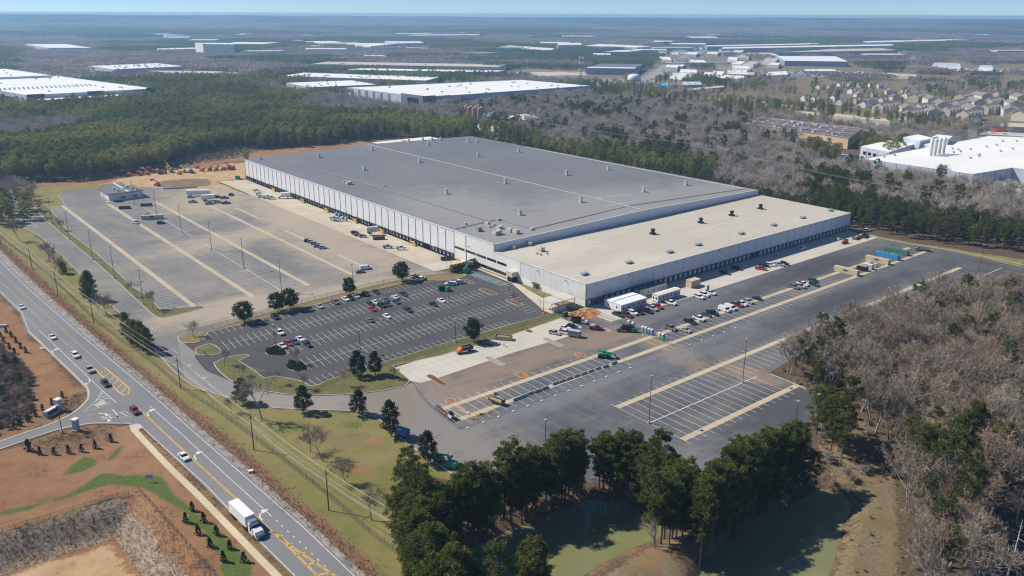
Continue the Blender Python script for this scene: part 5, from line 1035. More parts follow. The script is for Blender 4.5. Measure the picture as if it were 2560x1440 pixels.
for k, (x, y) in enumerate(((2475, 452), (2490, 458), (2505, 464), (2525, 470), (2540, 455))):
    p = W(x, y); t = empty('box_trailer', (p.x, p.y, 0), 0.42, 'white box trailer at the right edge plant dock, %s from the left' % ('first', 'second', 'third', 'fourth', 'fifth')[k], 'trailer', 'trailers at the white plant'); mm = MB(); mm.box((0, 0, 2.6), (13, 2.6, 2.9)); mm.build('body', M_TRIM, t); mm = MB(); mm.box((4.5, 0, 0.6), (2.4, 2.4, 1.0)); mm.build('wheels_bogie', M_BLACK, t)
# brown silos with the blue shed
for k in range(7):
    p = W(1166 + k * 6.4, 303 + (k % 2) * 4 + k * 0.8); mm = MB(); mm.lathe([(2.2, 0), (2.2, 17.5), (1.2, 18.6), (0.2, 18.9)], 14); s = mm.build('silo', plain('brown_silo', (0.45, 0.29, 0.195), 0.7, var=0.2), None, (p.x, p.y, 0)); tag(s, 'tall brown silo beyond the warehouse, %s from the left of seven' % ('first', 'second', 'third', 'fourth', 'fifth', 'sixth', 'seventh')[k], 'silo', 'brown silos behind the warehouse')
far_building('blue_shed', 'dark blue shed joined to the brown silos', 'building', [(1205, 288), (1222, 293), (1250, 287), (1225, 281)], 11, plain('dark_blue_wall', (0.06, 0.085, 0.12), 0.7), plain('blue_grey_roof', (0.17, 0.20, 0.25), 0.6), 2, clear=(4, 12))
far_building('white_shed', 'low white roof right of the dark blue shed', 'building', [(1248, 293), (1300, 303), (1355, 294), (1310, 285)], 6, M_SIDE3, M_WR, 0, clear=(5, 14)); far_building('white_shed', 'low white shed left of the brown silos', 'building', [(1082, 293), (1120, 300), (1130, 296), (1090, 289)], 5, M_SIDE3, M_WR, 0, clear=(4, 10)); far_building('white_shed', 'white trailer like shed below the brown silos', 'building', [(1190, 313), (1240, 322), (1245, 318), (1198, 309)], 4, M_SIDE3, M_WR, 0, clear=(4, 10))
# blue play tent, shops, overpass
p = W(1583, 243); wt = empty('water_tower', (p.x, p.y, 0), 0, 'white domed water tower on green legs above the pines', 'water tower'); HH = zat(p, 1583, 184)
tk = MB(); R0 = 16 * p.length / FPX; top = HH; tk.lathe([(R0 * 0.4, top - 12), (R0 * 0.9, top - 11), (R0, top - 9), (R0, top - 5.5), (R0 * 0.87, top - 2.4), (R0 * 0.5, top - 0.5), (0.2, top)], 20); FARX.append([(p.x - 22, p.y - 75), (p.x + 22, p.y - 75), (p.x + 18, p.y + 14), (p.x - 18, p.y + 14)]); tk.build('tank', plain('white_tank', (0.76, 0.76, 0.74), 0.4), wt, smooth=True)
tk = MB(); tk.lathe([(R0 * 1.04, top - 9.6), (R0 * 1.04, top - 8.8)], 20); tk.build('balcony', plain('green_steel', (0.16, 0.26, 0.22), 0.6), wt)
for k in range(6): a = k * 1.047; tk = MB(); tk.tube([(math.cos(a) * R0 * 1.15, math.sin(a) * R0 * 1.15, 0), (math.cos(a) * R0 * 0.95, math.sin(a) * R0 * 0.95, top - 9)], 0.5, 6); tk.build('leg', MATS['green_steel'], wt)
tk = MB(); tk.tube([(0, 0, 0), (0, 0, top - 11)], 1.2, 8); tk.build('riser_pipe', MATS['green_steel'], wt)
p = W(1450, 271); ct = empty('cell_tower', (p.x, p.y, 0), 0.3, 'tall grey lattice mast with three rings of antennas', 'tower'); TH = zat(p, 1450, 140)
for k in range(3):
    a = k * 2.094; mm = MB(); mm.tube([(math.cos(a) * 2.6, math.sin(a) * 2.6, 0), (math.cos(a) * 0.9, math.sin(a) * 0.9, TH)], 0.22, 4); mm.build('leg', M_GALV, ct)
mm = MB()
for j in range(24):
    z0, z1 = TH * j / 24, TH * (j + 1) / 24
    for k in range(3):
        f = lambda z, kk: Vector((math.cos(kk * 2.094) * (2.6 - 1.7 * z / TH), math.sin(kk * 2.094) * (2.6 - 1.7 * z / TH), z)); mm.tube([f(z0, k), f(z1, (k + 1) % 3)], 0.12, 3, cap=False); mm.tube([f(z1, k), f(z1, (k + 1) % 3)], 0.12, 3, cap=False)
mm.build('lattice_bracing', M_GUTTER, ct)
for z in (TH - 2, TH - 9, TH - 18):
    for k in range(9): a = k * 0.698; mm = MB(); mm.box((math.cos(a) * 3.2, math.sin(a) * 3.2, z), (0.5, 0.8, 2.4), a); mm.tube([(0, 0, z), (math.cos(a) * 3.2, math.sin(a) * 3.2, z)], 0.12, 3, cap=False); mm.build('antenna', M_TRIM, ct)
for lab, x, y, hh in (('thin grey pole left of the overpass', 1627, 163, 52), ('slender dark mast over the far pines left of centre', 963, 139, 50), ('distant mast above the long roofs near the water tower', 1456, 128, 48)):
    p = W(x, y); mm = MB(); mm.tube([(0, 0, 0), (0, 0, hh)], [0.8, 0.45], 6); tag(mb_o := mm.build('mast', M_GUTTER, None, (p.x, p.y, 0)), lab, 'mast')
bx_ = far_building('play_centre', 'bright blue awninged building near the highway', 'building', [(1640, 213), (1672, 216), (1692, 211), (1660, 206)], 6, plain('bright_blue', (0.03, 0.36, 0.62), 0.5), plain('bright_blue', (0.03, 0.36, 0.62), 0.5), 4, clear=(8, 20))
for lab, px, z, w_, r_ in (('blue grey gabled shed right of the bright blue building', [(1700, 214), (1755, 212), (1750, 204), (1705, 204)], 7, M_LW, M_CW), ('long tan strip mall in front of the pine belt', [(1715, 228), (1815, 218), (1805, 214), (1712, 222)], 6, M_TW, M_TR), ('red brick low building right of the tan store road', [(1975, 286), (2055, 291), (2055, 281), (1985, 277)], 6, plain('red_brick', (0.33, 0.13, 0.075), 0.8), M_TR), ('shopping strip with green awnings across the road', [(2082, 290), (2225, 305), (2225, 299), (2085, 284)], 6, M_SIDE2, M_TR), ('petrol station canopy with a red gable at right', [(2440, 336), (2560, 343), (2600, 335), (2470, 328)], 7, plain('blue_fascia', (0.10, 0.16, 0.40), 0.6), M_TR), ('tan roofed shop block beyond the petrol station', [(2480, 316), (2620, 322), (2640, 312), (2500, 306)], 6, M_SIDE2, M_TR),
                           ('low dark hall in the field left of the highway', [(1358, 199), (1395, 200), (1395, 195), (1360, 194.5)], 5, plain('brick_wall', (0.25, 0.12, 0.08), 0.8), M_GR), ('pale dealership roof left of the pine belt', [(1680, 188), (1725, 188), (1724, 182), (1682, 182)], 5, M_SIDE3, M_WR), ('white dealership with red trim by the car lots', [(1915, 190), (1970, 187), (1965, 178), (1920, 180)], 6, M_SIDE3, M_WR), ('long white store roof above the pine belt', [(2010, 178), (2090, 178), (2085, 173), (2012, 173)], 6, M_SIDE3, M_WR), ('grey store roof beyond the car lots', [(2190, 186), (2290, 192), (2290, 187), (2200, 182)], 5, M_SIDE2, M_TR)):
    far_building('shop', lab, 'shop', px, z, w_, r_, 3, clear=(8, 18))
for k in range(7):
    a_, b_ = W(2084 + k * 20, 296 + k * 2.1, 3), W(2098 + k * 20, 297.5 + k * 2.1, 3); mm = MB(); mm.box((0, 0, 0), ((b_ - a_).length, 3, 1.2), math.atan2((b_ - a_).y, (b_ - a_).x)); tag(mm.build('shop_awning', plain('green_awnings', (0.05, 0.20, 0.13), 0.7), None, (a_ + b_) / 2 + Vector((0, 0, 1.5))), 'green shop awning on the far strip, %s from the left' % ORD[k], 'awning', 'green awnings across the road')
p = W(2495, 325, 8); mm = MB(); mm.add([(-9, -5, 8), (9, -5, 8), (9, 5, 8), (-9, 5, 8), (-9, 0, 11), (9, 0, 11)], [(0, 1, 5, 4), (3, 2, 5, 4), (0, 4, 3), (1, 2, 5)]); tag(mm.build('red_roof_gable', plain('red_roof', (0.45, 0.06, 0.05), 0.6), None, (p.x, p.y, 0), 0.6), 'red gabled roof over the petrol station forecourt', 'roof')
ov = empty('overpass', W(1740, 157), 0, 'flat concrete highway overpass crossing the road', 'bridge'); a, b = W(1660, 160, 7) - ov.location, W(1830, 158, 7) - ov.location
mm = MB(); mm.add([(a.x, a.y, 6), (b.x, b.y, 6), (b.x, b.y, 9), (a.x, a.y, 9), (a.x, a.y + 14, 6), (b.x, b.y + 14, 6), (b.x, b.y + 14, 9), (a.x, a.y + 14, 9)], [(0, 1, 2, 3), (3, 2, 6, 7), (4, 5, 6, 7)]); mm.build('deck', M_GW, ov)
for s in (0.1, 0.25, 0.4): q = a + (b - a) * s; mm = MB(); mm.box((q.x, q.y + 7, 3), (2, 10, 6)); mm.build('pier', M_GW, ov)
# highway and side roads in the town
M_FROAD = plain('far_road', (0.30, 0.285, 0.265), 0.9, var=0.15, scale=0.01, coord='Object')
def far_road(name, pts, w, z=0.25, m=None):
    mm = MB(); P = smooth_line(PX(pts), 4); ribbon(mm, P, w, z); o = mm.build(name, m or M_FROAD); o['kind'] = 'structure'
    d = []; e = []
    for i, p in enumerate(P):
        t = (P[min(i + 1, len(P) - 1)] - P[max(i - 1, 0)]).normalized(); q = Vector((-t.y, t.x, 0)); d.append(p + q * (w / 2 + 12)); e.append(p - q * (w / 2 + 12))
    FARX.append([(p.x, p.y) for p in d] + [(p.x, p.y) for p in e[::-1]])
far_road('highway', [(1560, 222), (1610, 205), (1650, 180), (1680, 160), (1720, 140), (1760, 125)], 38)
far_road('side_road', [(1280, 200), (1310, 190), (1300, 180), (1350, 176), (1470, 185)], 16); far_road('side_road', [(1905, 285), (1990, 296), (2120, 318), (2160, 324), (2300, 345), (2700, 380)], 14, m=plain('pale_concrete_road', (0.50, 0.44, 0.34), 0.9)); far_road('side_road', [(1780, 250), (1850, 250), (1950, 262), (2050, 275)], 10, m=plain('pale_concrete_road', (0.50, 0.44, 0.34), 0.9))
far_road('plant_road', [(2010, 352), (2060, 372), (2110, 388), (2150, 400), (2130, 420), (2050, 415)], 12, m=plain('plant_asphalt', (0.14, 0.135, 0.13), 0.9))
for lab, pts, m in (('sandy_clearing', [(1325, 180), (1460, 180), (1470, 188), (1340, 190)], M_TR), ('dirt_clearing', [(1790, 245), (1850, 243), (1870, 250), (1800, 252)], plain('orange_dirt', (0.42, 0.24, 0.12), 0.95)), ('green_field', [(1705, 168), (1830, 168), (1815, 158), (1715, 160)], plain('far_grass', (0.15, 0.17, 0.06), 0.95)), ('shop_parking', [(1920, 298), (2080, 302), (2230, 320), (2120, 300), (1985, 293)], plain('far_parking', (0.20, 0.19, 0.185), 0.9)), ('car_lot_paving', [(1870, 190), (2180, 195), (2180, 180), (1880, 178)], plain('far_parking', (0.20, 0.19, 0.185), 0.9)), ('car_lot_paving', [(2300, 180), (2560, 182), (2560, 172), (2320, 170)], plain('far_parking', (0.20, 0.19, 0.185), 0.9)), ('field', [(1325, 192), (1560, 196), (1560, 208), (1480, 212), (1320, 205)], plain('far_lot', (0.26, 0.22, 0.175), 0.9)), ('plant_yard', [(2160, 405), (2432, 450), (2440, 480), (2560, 500), (2700, 500), (2700, 440), (2531, 425), (2432, 440)], M_CONC2), ('silo_yard', [(1160, 312), (1250, 322), (1340, 310), (1340, 300), (1250, 300), (1160, 300)], M_TR)):
    P = PX(pts); sheet(lab, P, 0.2, m, kind='structure'); FARX.append([(p.x, p.y) for p in P])
# cars standing in the far lots, too small to tell apart
rr = random.Random(9); mm = MB(); cm_ = [plain('far_car_%d' % k, c_, 0.4) for k, c_ in enumerate(((0.75, 0.75, 0.74), (0.5, 0.51, 0.52), (0.05, 0.05, 0.055), (0.4, 0.03, 0.025), (0.05, 0.10, 0.25)))]
for pts, n in (([(1870, 190), (2180, 195), (2180, 180), (1880, 178)], 330), ([(2300, 180), (2560, 182), (2560, 172), (2320, 170)], 330), ([(1920, 298), (2080, 302), (2230, 320), (2120, 300), (1985, 293)], 70), ([(1570, 218), (1612, 203), (1652, 178), (1722, 140), (1735, 140), (1660, 182), (1620, 208), (1580, 222)], 120), ([(1680, 150), (1900, 135), (1900, 125), (1700, 135)], 160)):
    P = PX(pts); xs = [p.x for p in P]; ys = [p.y for p in P]; k = 0; tries = 0
    while k < n and tries < 20000:
        tries += 1; x, y = rr.uniform(min(xs), max(xs)), rr.uniform(min(ys), max(ys))
        if inside([(p.x, p.y) for p in P], [x], [y])[0]:
            z = hz(x, y) + 0.2; a = rr.choice((0.3, 1.87)); m = rr.choice((0, 0, 0, 1, 1, 2, 3, 4)); mm.box((x, y, z + 0.55), (4.6, 1.8, 0.8), a, m); mm.box((x, y, z + 1.2), (2.4, 1.6, 0.6), a, m, 0.85); k += 1
oo = mm.build('distant_cars', cm_); oo['kind'] = 'stuff'; oo['label'] = 'tiny parked cars crowding the far lots'

# ------------------------------------------------------------------ houses and apartment blocks
def house(name, label, x, y, rz, L=16, Wd=10, h=6, rh=3.2, wall=M_SIDE, roof=M_SH, group=None, blocks=1):
    o = empty(name, (x, y, hz(x, y)), rz, label, 'house' if name == 'house' else 'apartment block', group)
    m = MB(); m.box((0, 0, h / 2), (L, Wd, h), bottom=False); m.add([(-L / 2, -Wd / 2, h), (-L / 2, Wd / 2, h), (-L / 2, 0, h + rh)], [(0, 1, 2)]); m.add([(L / 2, -Wd / 2, h), (L / 2, Wd / 2, h), (L / 2, 0, h + rh)], [(0, 2, 1)]); m.build('wall', wall, o)
    e = 0.6; m = MB(); m.add([(-L / 2 - e, -Wd / 2 - e, h - 0.4), (L / 2 + e, -Wd / 2 - e, h - 0.4), (L / 2 + e, 0, h + rh), (-L / 2 - e, 0, h + rh), (-L / 2 - e, Wd / 2 + e, h - 0.4), (L / 2 + e, Wd / 2 + e, h - 0.4)], [(0, 1, 2, 3), (3, 2, 5, 4)]); r = m.build('roof', roof, o)
    for k in range(blocks):
        q = -L / 2 + L * (k + 0.5) / blocks
        m = MB(); m.add([(q - 2.6, -Wd / 2 - 2.2, 0), (q + 2.6, -Wd / 2 - 2.2, 0), (q + 2.6, -Wd / 2 - 2.2, h), (q - 2.6, -Wd / 2 - 2.2, h), (q, -Wd / 2 - 2.2, h + 2), (q - 2.6, -Wd / 2, 0), (q - 2.6, -Wd / 2, h), (q + 2.6, -Wd / 2, 0), (q + 2.6, -Wd / 2, h)], [(0, 1, 2, 3), (3, 2, 4), (0, 3, 6, 5), (1, 7, 8, 2)]); m.build('gable_bay', M_SIDE3 if k % 2 else wall, o)
        m = MB(); m.add([(q - 3, -Wd / 2 - 2.5, h - 0.3), (q, -Wd / 2 - 2.5, h + 2.1), (q + 3, -Wd / 2 - 2.5, h - 0.3), (q, 0, h + 2.1), (q - 3, 0, h + 0.6), (q + 3, 0, h + 0.6)], [(0, 1, 3, 4), (1, 2, 5, 3)]); m.build('bay_roof', roof, o)
        for zz in (1.3, 4.0): m = MB(); m.box((q, -Wd / 2 - 2.25, zz), (1.6, 0.12, 1.4)); m.build('window', M_GLASS, o)
    return o
rr = random.Random(5); TOWN = []
def rowhouse(px, rz, n, kind):
    p = W(*px); TOWN.append((p.x, p.y)); w = (M_SIDE, M_SIDE2, M_SIDE3)[n % 3]
    if kind == 'h': house('house', 'cream gabled house, %s' % n_label('house', px), p.x, p.y, rz, 13, 10, 5.6, 3.4, w, M_SH2 if n % 2 else M_SH, 'houses beyond the tan warehouse', 1)
    else: house('apartment_block', 'grey brown roofed apartment block, %s' % n_label('apt', px), p.x, p.y, rz, 34, 15, 9, 4, M_SIDE if n % 2 else M_SIDE2, M_SH, 'apartment blocks at right', 4)
_rows = {}
def n_label(kind, px):
    k = _rows.get((kind, px[1] // 14), 0); _rows[(kind, px[1] // 14)] = k + 1
    rows = {'house': {15: 'hindmost row', 16: 'back row', 17: 'middle row', 18: 'front row', 19: 'foremost row'}, 'apt': {16: 'hindmost row', 17: 'back row', 18: 'second row', 19: 'third row', 20: 'fourth row', 21: 'front row', 22: 'foremost row'}}
    return '%s from the left in the %s' % (ORD[k], rows[kind].get(int(px[1] // 14), 'outer row'))
n = 0
for px, a in (((2050, 224), .2), ((2078, 222), 1.1), ((2100, 219), .2), ((2128, 217), 1.1), ((2150, 218), .2), ((2180, 217), 1.1), ((2196, 220), .2), ((2095, 230), .9), ((2130, 234), .2), ((2015, 252), .1), ((2040, 256), 0), ((2085, 252), .3), ((2145, 244), 1.2), ((2180, 242), .3), ((2222, 236), 1.1), ((2262, 232), .4), ((2140, 258), .2), ((2172, 262), 1.2), ((2205, 258), .3), ((2235, 250), 1.2), ((2265, 246), .3), ((2292, 242), 1.1), ((2105, 262), .2), ((2160, 268), .4)):
    rowhouse(px, a + 0.35, n, 'h'); n += 1
for px, a in (((2290, 254), .5), ((2325, 262), 1.0), ((2405, 254), .4), ((2450, 252), 1.2), ((2500, 248), .3), ((2545, 256), 1.0), ((2210, 280), .3), ((2265, 286), .9), ((2310, 282), .2), ((2350, 274), 1.0), ((2395, 272), .4), ((2435, 268), 1.1), ((2480, 266), .3), ((2530, 272), .9), ((2280, 298), .3), ((2330, 294), .9), ((2375, 290), .3), ((2425, 286), 1.1), ((2470, 284), .3), ((2520, 290), .8), ((2420, 300), .3), ((2555, 300), .4)):
    rowhouse(px, a + 0.35, n, 'a'); n += 1
for x, y in TOWN: FARX.append([(x - 16, y - 24), (x + 16, y - 24), (x + 16, y + 14), (x - 16, y + 14)])
rs = random.Random(21)
for k in range(46):
    x, y = rs.uniform(1640, 1930), rs.uniform(124, 200)
    if y > 200 - (x - 1640) * 0.0 or abs(x - (1760 - (y - 125) * 1.55)) < 14: continue
    s = (y - 34) / 9.0; far_building('shop', 'small pale roofed shop among the trees along the far highway', 'shop', [(x, y), (x + s * rs.uniform(1.6, 3), y + s * 0.1), (x + s * rs.uniform(1.8, 3.2), y - s * rs.uniform(.25, .5))], rs.uniform(5, 8), rs.choice((M_SIDE3, M_SIDE2, M_TW, M_GW)), rs.choice((M_WR, M_TR, M_GR, M_WR)), 1, 'small shops along the far highway', clear=(6, 24))
for k in range(26):
    x, y = rs.uniform(40, 2500), rs.choice((rs.uniform(84, 100), rs.uniform(100, 135))); s = (y - 34) / 6.0
    far_building('far_warehouse', 'pale low warehouse roof lost in the far woods', 'warehouse', [(x, y), (x + s * rs.uniform(3, 8), y + rs.uniform(-.2, .6)), (x + s * rs.uniform(3, 8), y - s * rs.uniform(.12, .3))], rs.uniform(10, 13), rs.choice((M_SIDE3, M_GW, M_LW)), rs.choice((M_WR, M_WR, M_TR)), 0, 'pale far warehouses', clear=(25, 60))
# tiny houses too far to hold parts
for k, (x0, x1, y, nn) in enumerate(((2210, 2330, 107, 26), (2330, 2440, 110, 24), (2370, 2490, 89, 26), (2240, 2330, 145, 16), (2330, 2450, 136, 14), (1700, 1790, 124, 18))):
    mm = MB()
    for i in range(nn):
        p = W(rr.uniform(x0, x1), y + rr.uniform(-3, 3)); z = hz(p.x, p.y); a = rr.uniform(0, 3); s = rr.uniform(0.8, 1.4); mm.box((p.x, p.y, z + 3.5), (14 * s, 10, 7), a, 0); mm.box((p.x, p.y, z + 8), (14 * s, 10, 3), a, 1, 0.3)
    o = mm.build('distant_houses', [M_SIDE3, M_SH]); o['kind'] = 'stuff'; o['label'] = 'tiny pale houses among far woods'
# ------------------------------------------------------------------ woodland
PAVED = [[(p.x, p.y) for p in PX([(1015, 1107), (1050, 1130), (1115, 1175)]) + [uv(-76.4, -122.8), uv(-121.5, -73), uv(-120.5, -1), uv(-90, 2.5), uv(-88.5, 16), uv(-92, 120), uv(-110, 170), uv(-125, 215), uv(-96, 213.5), uv(-57, 215.5), uv(-39, 212.6), uv(-19, 214), uv(0, 0), uv(-3, -98)]]]
FOOTP = [(p.x, p.y) for p in (uv(-25, -60), uv(-25, 216), uv(424, 216), uv(424, -30), uv(380, -150), uv(60, -150))]
GROVE = [(p.x, p.y) for p in PX([(1000, 1240), (1090, 1190), (1230, 1150), (1330, 1102), (1480, 1057), (1560, 1072), (1650, 1107), (1745, 1165), (1790, 1150), (1855, 1092), (1960, 1062), (2055, 1078), (2085, 1150)], 17) + PX([(2110, 1245), (2060, 1225), (1990, 1260), (1905, 1290), (1820, 1350), (1750, 1420), (1700, 1330), (1655, 1310), (1600, 1275), (1560, 1255), (1470, 1245), (1385, 1280), (1290, 1318), (1150, 1380), (1180, 1460), (1330, 1470), (1400, 1540), (1100, 1620), (1010, 1420), (1012, 1330)])]
def clear_of(p, polys, m=0.0):
    k = np.ones(len(p), bool)
    for e in polys: k &= (sdist(e, p[:, 0], p[:, 1]) < -m) if m else ~inside(e, p[:, 0], p[:, 1])
    return p[k]
ponds = [[(q.x, q.y) for q in P] for P in (POND_A, POND_B)]
grove = clear_of(clear_of(fill(GROVE, 2.35, 1, jitter=0.5), PAVED, 3.0), ponds, 0.1)
grove = np.concatenate([grove, np.array([[*W(x, y)[:2], 0.3] for x, y in ((1635, 1372), (1652, 1366), (1672, 1372), (1680, 1352), (1690, 1356), (1660, 1350), (1705, 1345), (1030, 1290), (1050, 1320), (1015, 1320), (1770, 1330), (1800, 1320))])])
WOOD_E = [(p.x, p.y) for p in [uv(-92, 5), uv(-91, 16), uv(-94, 120), uv(-112, 170), uv(-127, 216)] + PX([(2720, 740), (2900, 1000), (2900, 1500), (2270, 1500), (2265, 1230), (2190, 1110), (2130, 1030), (2010, 985), (1960, 955)])]
# the photograph's lot stays visible: keep the first rows low and set back
we = clear_of(fill(WOOD_E, 5.3, 2, jitter=0.5), PAVED, 2.5); we = clear_of(we, [[(q.x, q.y) for q in POND_C], [(q.x, q.y) for q in DAM]], 1.0); we = we[visible(we)]
rg = np.random.default_rng(4); pn = hnoise(we[:, 0], we[:, 1], 17, 3.0); south = sstep(330, 200, we[:, 1]) ; isp = (rg.random(len(we)) < 0.06 + 0.22 * (pn > 0.35) + 0.34 * south * (pn > -0.1))
we_pine, we_bare = we[isp], we[~isp]
wsh = clear_of(fill(WOOD_E, 6.5, 12, jitter=0.5), PAVED, 0.8); wsh = wsh[visible(wsh)]
ROWS_E = [(p.x, p.y) for p in PX([(2132, 556), (2195, 584), (2290, 601), (2400, 616), (2560, 636), (2760, 664), (2760, 625), (2560, 592), (2400, 572), (2330, 548), (2200, 528), (2060, 495), (1935, 476), (1925, 484)])]
re_ = fill(ROWS_E, 5.4, 5); re_ = re_[visible(re_)]; k = (hnoise(re_[:, 0], re_[:, 1], 26, 1.0) + 0.35 + 0.5 * (re_[:, 0] > 200)) > 0; re_pine, re_bare = re_[k], re_[~k]
BACKROW = [(p.x, p.y) for p in (uv(-5, 219), uv(-5, 244), uv(440, 250), uv(440, 228), uv(425, 205), uv(420, 219))]
br = fill(BACKROW, 4.6, 6); br = br[visible(br)]
WOOD_N = [(p.x, p.y) for p in PX([(1100, 325), (1190, 318), (1300, 338), (1500, 378), (1700, 418), (1910, 458), (2060, 488), (2200, 522), (2330, 542), (2460, 560), (2640, 590), (2640, 520), (2400, 478), (2150, 420), (2010, 412), (1990, 385), (2120, 372), (1990, 352), (1900, 338), (1840, 322)]) + PX([(1890, 282), (1800, 268), (1600, 240), (1500, 236), (1380, 238), (1290, 243), (1110, 262), (1060, 280)], 12)]
wn_ = clear_of(fill(WOOD_N, 6.2, 7, jitter=0.5), FARX); wn_ = wn_[visible(wn_)]; q = hnoise(wn_[:, 0], wn_[:, 1], 38, 5.0) + 0.5 * hnoise(wn_[:, 0], wn_[:, 1], 15, 2.0); k = (q > 0.62) | (rg.random(len(wn_)) < 0.07); wn_pine, wn_bare = wn_[k], wn_[~k]
PLANTN = [(p.x, p.y) for p in PX([(-200, 480), (40, 462), (62, 454), (175, 452), (250, 446), (325, 433), (425, 417), (450, 400), (520, 382), (606, 368), (640, 372), (865, 354), (1000, 340), (1180, 328)]) + PX([(1180, 328), (1110, 320), (1000, 300), (830, 275), (640, 262), (390, 245), (0, 255), (-300, 262)], 17)]
pl = fill(PLANTN, 5.0, 8, jitter=0.35); pl = pl[visible(pl)]; ex = [W(60, 330), W(150, 345)]
kb = (np.hypot(pl[:, 0] - W(45, 345)[0], (pl[:, 1] - W(45, 345)[1]) * 0.6) < 55); pl_bare, pl = pl[kb], pl[~kb]
print('woods', len(grove), len(we_pine), len(we_bare), len(re_), len(br), len(wn_pine), len(wn_bare), len(pl))

def dist(p): return np.hypot(p[:, 0], p[:, 1])
GP = 'pine trees around the ponds and east wood'; GB = 'bare trees of the east wood'
np_ = 0
def individuals(pts, protos, name, label, cat, group, limit, smin, smax):
    order = np.argsort(dist(pts)); keep = order[:limit]; rest = order[limit:]
    for i in keep: plant(protos, name, pts[i, 0], pts[i, 1], label, cat, group, rnd.uniform(smin, smax), z=pts[i, 2])
    return pts[rest]
gx2 = np.array([[*W(x, y)[:2], 0.0] for x, y in ((2040, 1085), (2062, 1092), (2080, 1110), (2095, 1130), (2100, 1165), (2075, 1140), (2115, 1100), (2050, 1110), (2270, 1180), (2310, 1210), (2320, 1270), (2300, 1330), (2400, 1340), (2340, 1400), (2430, 1270))]); grove = np.concatenate([grove, gx2])
v = visible(grove, 18); grove = grove[v]
rest_a = individuals(grove, PINES, 'pine_tree', 'tall pine tree in the dense grove around the green ponds', 'tree', 'pine trees around the ponds', 215, 0.82, 1.12)
rest_b = individuals(we_pine, PINES, 'pine_tree', 'pine tree standing among the bare trees of the east wood', 'tree', 'pine trees in the east wood', 85, 0.7, 1.0)
rest_c = individuals(we_bare, BARES, 'bare_tree', 'leafless grey tree in the wood beside the truck court', 'tree', 'bare trees of the east wood', 290, 0.85, 1.4)
C_PINE = proto_coll('pine_protos', PINES); C_BARE = proto_coll('bare_protos', BARES); C_SHRUB = proto_coll('shrub_protos', SHRUBS)
PL2 = [(a, b.copy()) for a, b in PINES]
for a, b in PL2: b.materials.clear(); b.materials.append(M_NEEDLE2)
C_PLANT = proto_coll('plantation_protos', PL2)
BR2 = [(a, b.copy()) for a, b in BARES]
for a, b in BR2: b.materials.clear(); b.materials.append(M_TWIG_LIT)
C_BARE_LIT = proto_coll('grey_bare_protos', BR2)
scatter('pine_woods', np.concatenate([rest_a, rest_b, wn_pine]), C_PINE, len(PINES), 1, 0.62, 1.05)['label'] = 'mixed pines standing through the bare woods'
scatter('pine_woods', re_pine, C_PINE, len(PINES), 11, 0.5, 0.8)['label'] = 'belt of bushy pines along the far edge of the truck court'
scatter('pine_woods', br, C_PINE, len(PINES), 12, 0.36, 0.62)['label'] = 'belt of young pines behind the big warehouse'
scatter('pine_plantation', pl, C_PLANT, len(PINES), 2, 0.72, 1.0)['label'] = 'dense pine plantation behind the yard'
scatter('bare_woods', np.concatenate([re_bare, wn_bare, pl_bare]), C_BARE_LIT, len(BARES), 3, 0.7, 1.15)['label'] = 'leafless grey woods behind the warehouse'
scatter('bare_woods', rest_c, C_BARE, len(BARES), 33, 0.85, 1.3)['label'] = 'leafless brown wood filling the right edge'
tk_ = fill([(p.x, p.y) for p in THICKET], 2.2, 14); bk_ = fill([(p.x, p.y) for p in PX([(440, 418), (600, 390), (612, 381), (600, 370), (440, 400)])], 3.5, 15); gp_ = clear_of(fill([(p.x, p.y) for p in GAP_E], 4.5, 16), PAVED, 2)
un_ = clear_of(clear_of(fill(GROVE, 4.2, 21), PAVED, 1.5), ponds, -1.0); dam_ = fill([(p.x, p.y) for p in DAM], 4.5, 17); dam_ = clear_of(dam_, [[(p.x, p.y) for p in DAM_PATH]], 1.5); ds_ = np.array([[p.x + rnd.uniform(-2.5, 2.5), p.y + rnd.uniform(-2.5, 2.5), 0] for p, a in along(DITCH, 1.6)])
scatter('underbrush', np.concatenate([wsh, bk_, gp_, un_[::2]]), C_SHRUB, len(SHRUBS), 4, 0.4, 1.0)['label'] = 'leafless brush under the trees'
scatter('thicket', tk_, C_SHRUB, len(SHRUBS), 5, 0.5, 0.95)['label'] = 'tangled thicket at the left edge below the road'
scatter('dam_weeds', dam_, C_SHRUB, len(SHRUBS), 6, 0.12, 0.3)['label'] = 'low dead weeds on the dam'

# ------------------------------------------------------------------ the far country: canopy in blocks
M_FPINE = leafy('far_pine_canopy', (0.10, 0.14, 0.045), (0.19, 0.22, 0.068), (0.20, 0.21, 0.065)); M_FBARE = leafy('far_bare_canopy', (0.27, 0.225, 0.185), (0.48, 0.41, 0.345), (0.46, 0.34, 0.27), 0, 0.4)
def block(seed, size, n, th, mat, name, leaf):
    r = random.Random(seed); m = MB()
    for i in range(n):
        x, y = r.uniform(-size / 2, size / 2), r.uniform(-size / 2, size / 2); h = th * r.uniform(0.75, 1.15); w = r.uniform(2.6, 4.2) * (leaf / 2.6)
        for k in range(13):
            d = rdir(r); p = Vector((x, y, h * 0.72)) + Vector((d.x * w, d.y * w, d.z * h * 0.26)) * r.uniform(0.5, 1); tuft(m, p, leaf, r, 0.8, Vector((d.x, d.y, 0.4)))
        m.tube([(x, y, 0), (x, y, h * 0.7)], 0.25, 3, cap=False)
    return (m.mesh(name, mat),)
C_FP = proto_coll('far_pine_protos', [block(s, 62, 105, 15, M_FPINE, 'fp', 2.6) for s in (61, 62, 63)]); C_FB = proto_coll('far_bare_protos', [block(s, 62, 90, 13, M_FBARE, 'fb', 2.8) for s in (64, 65, 66)])
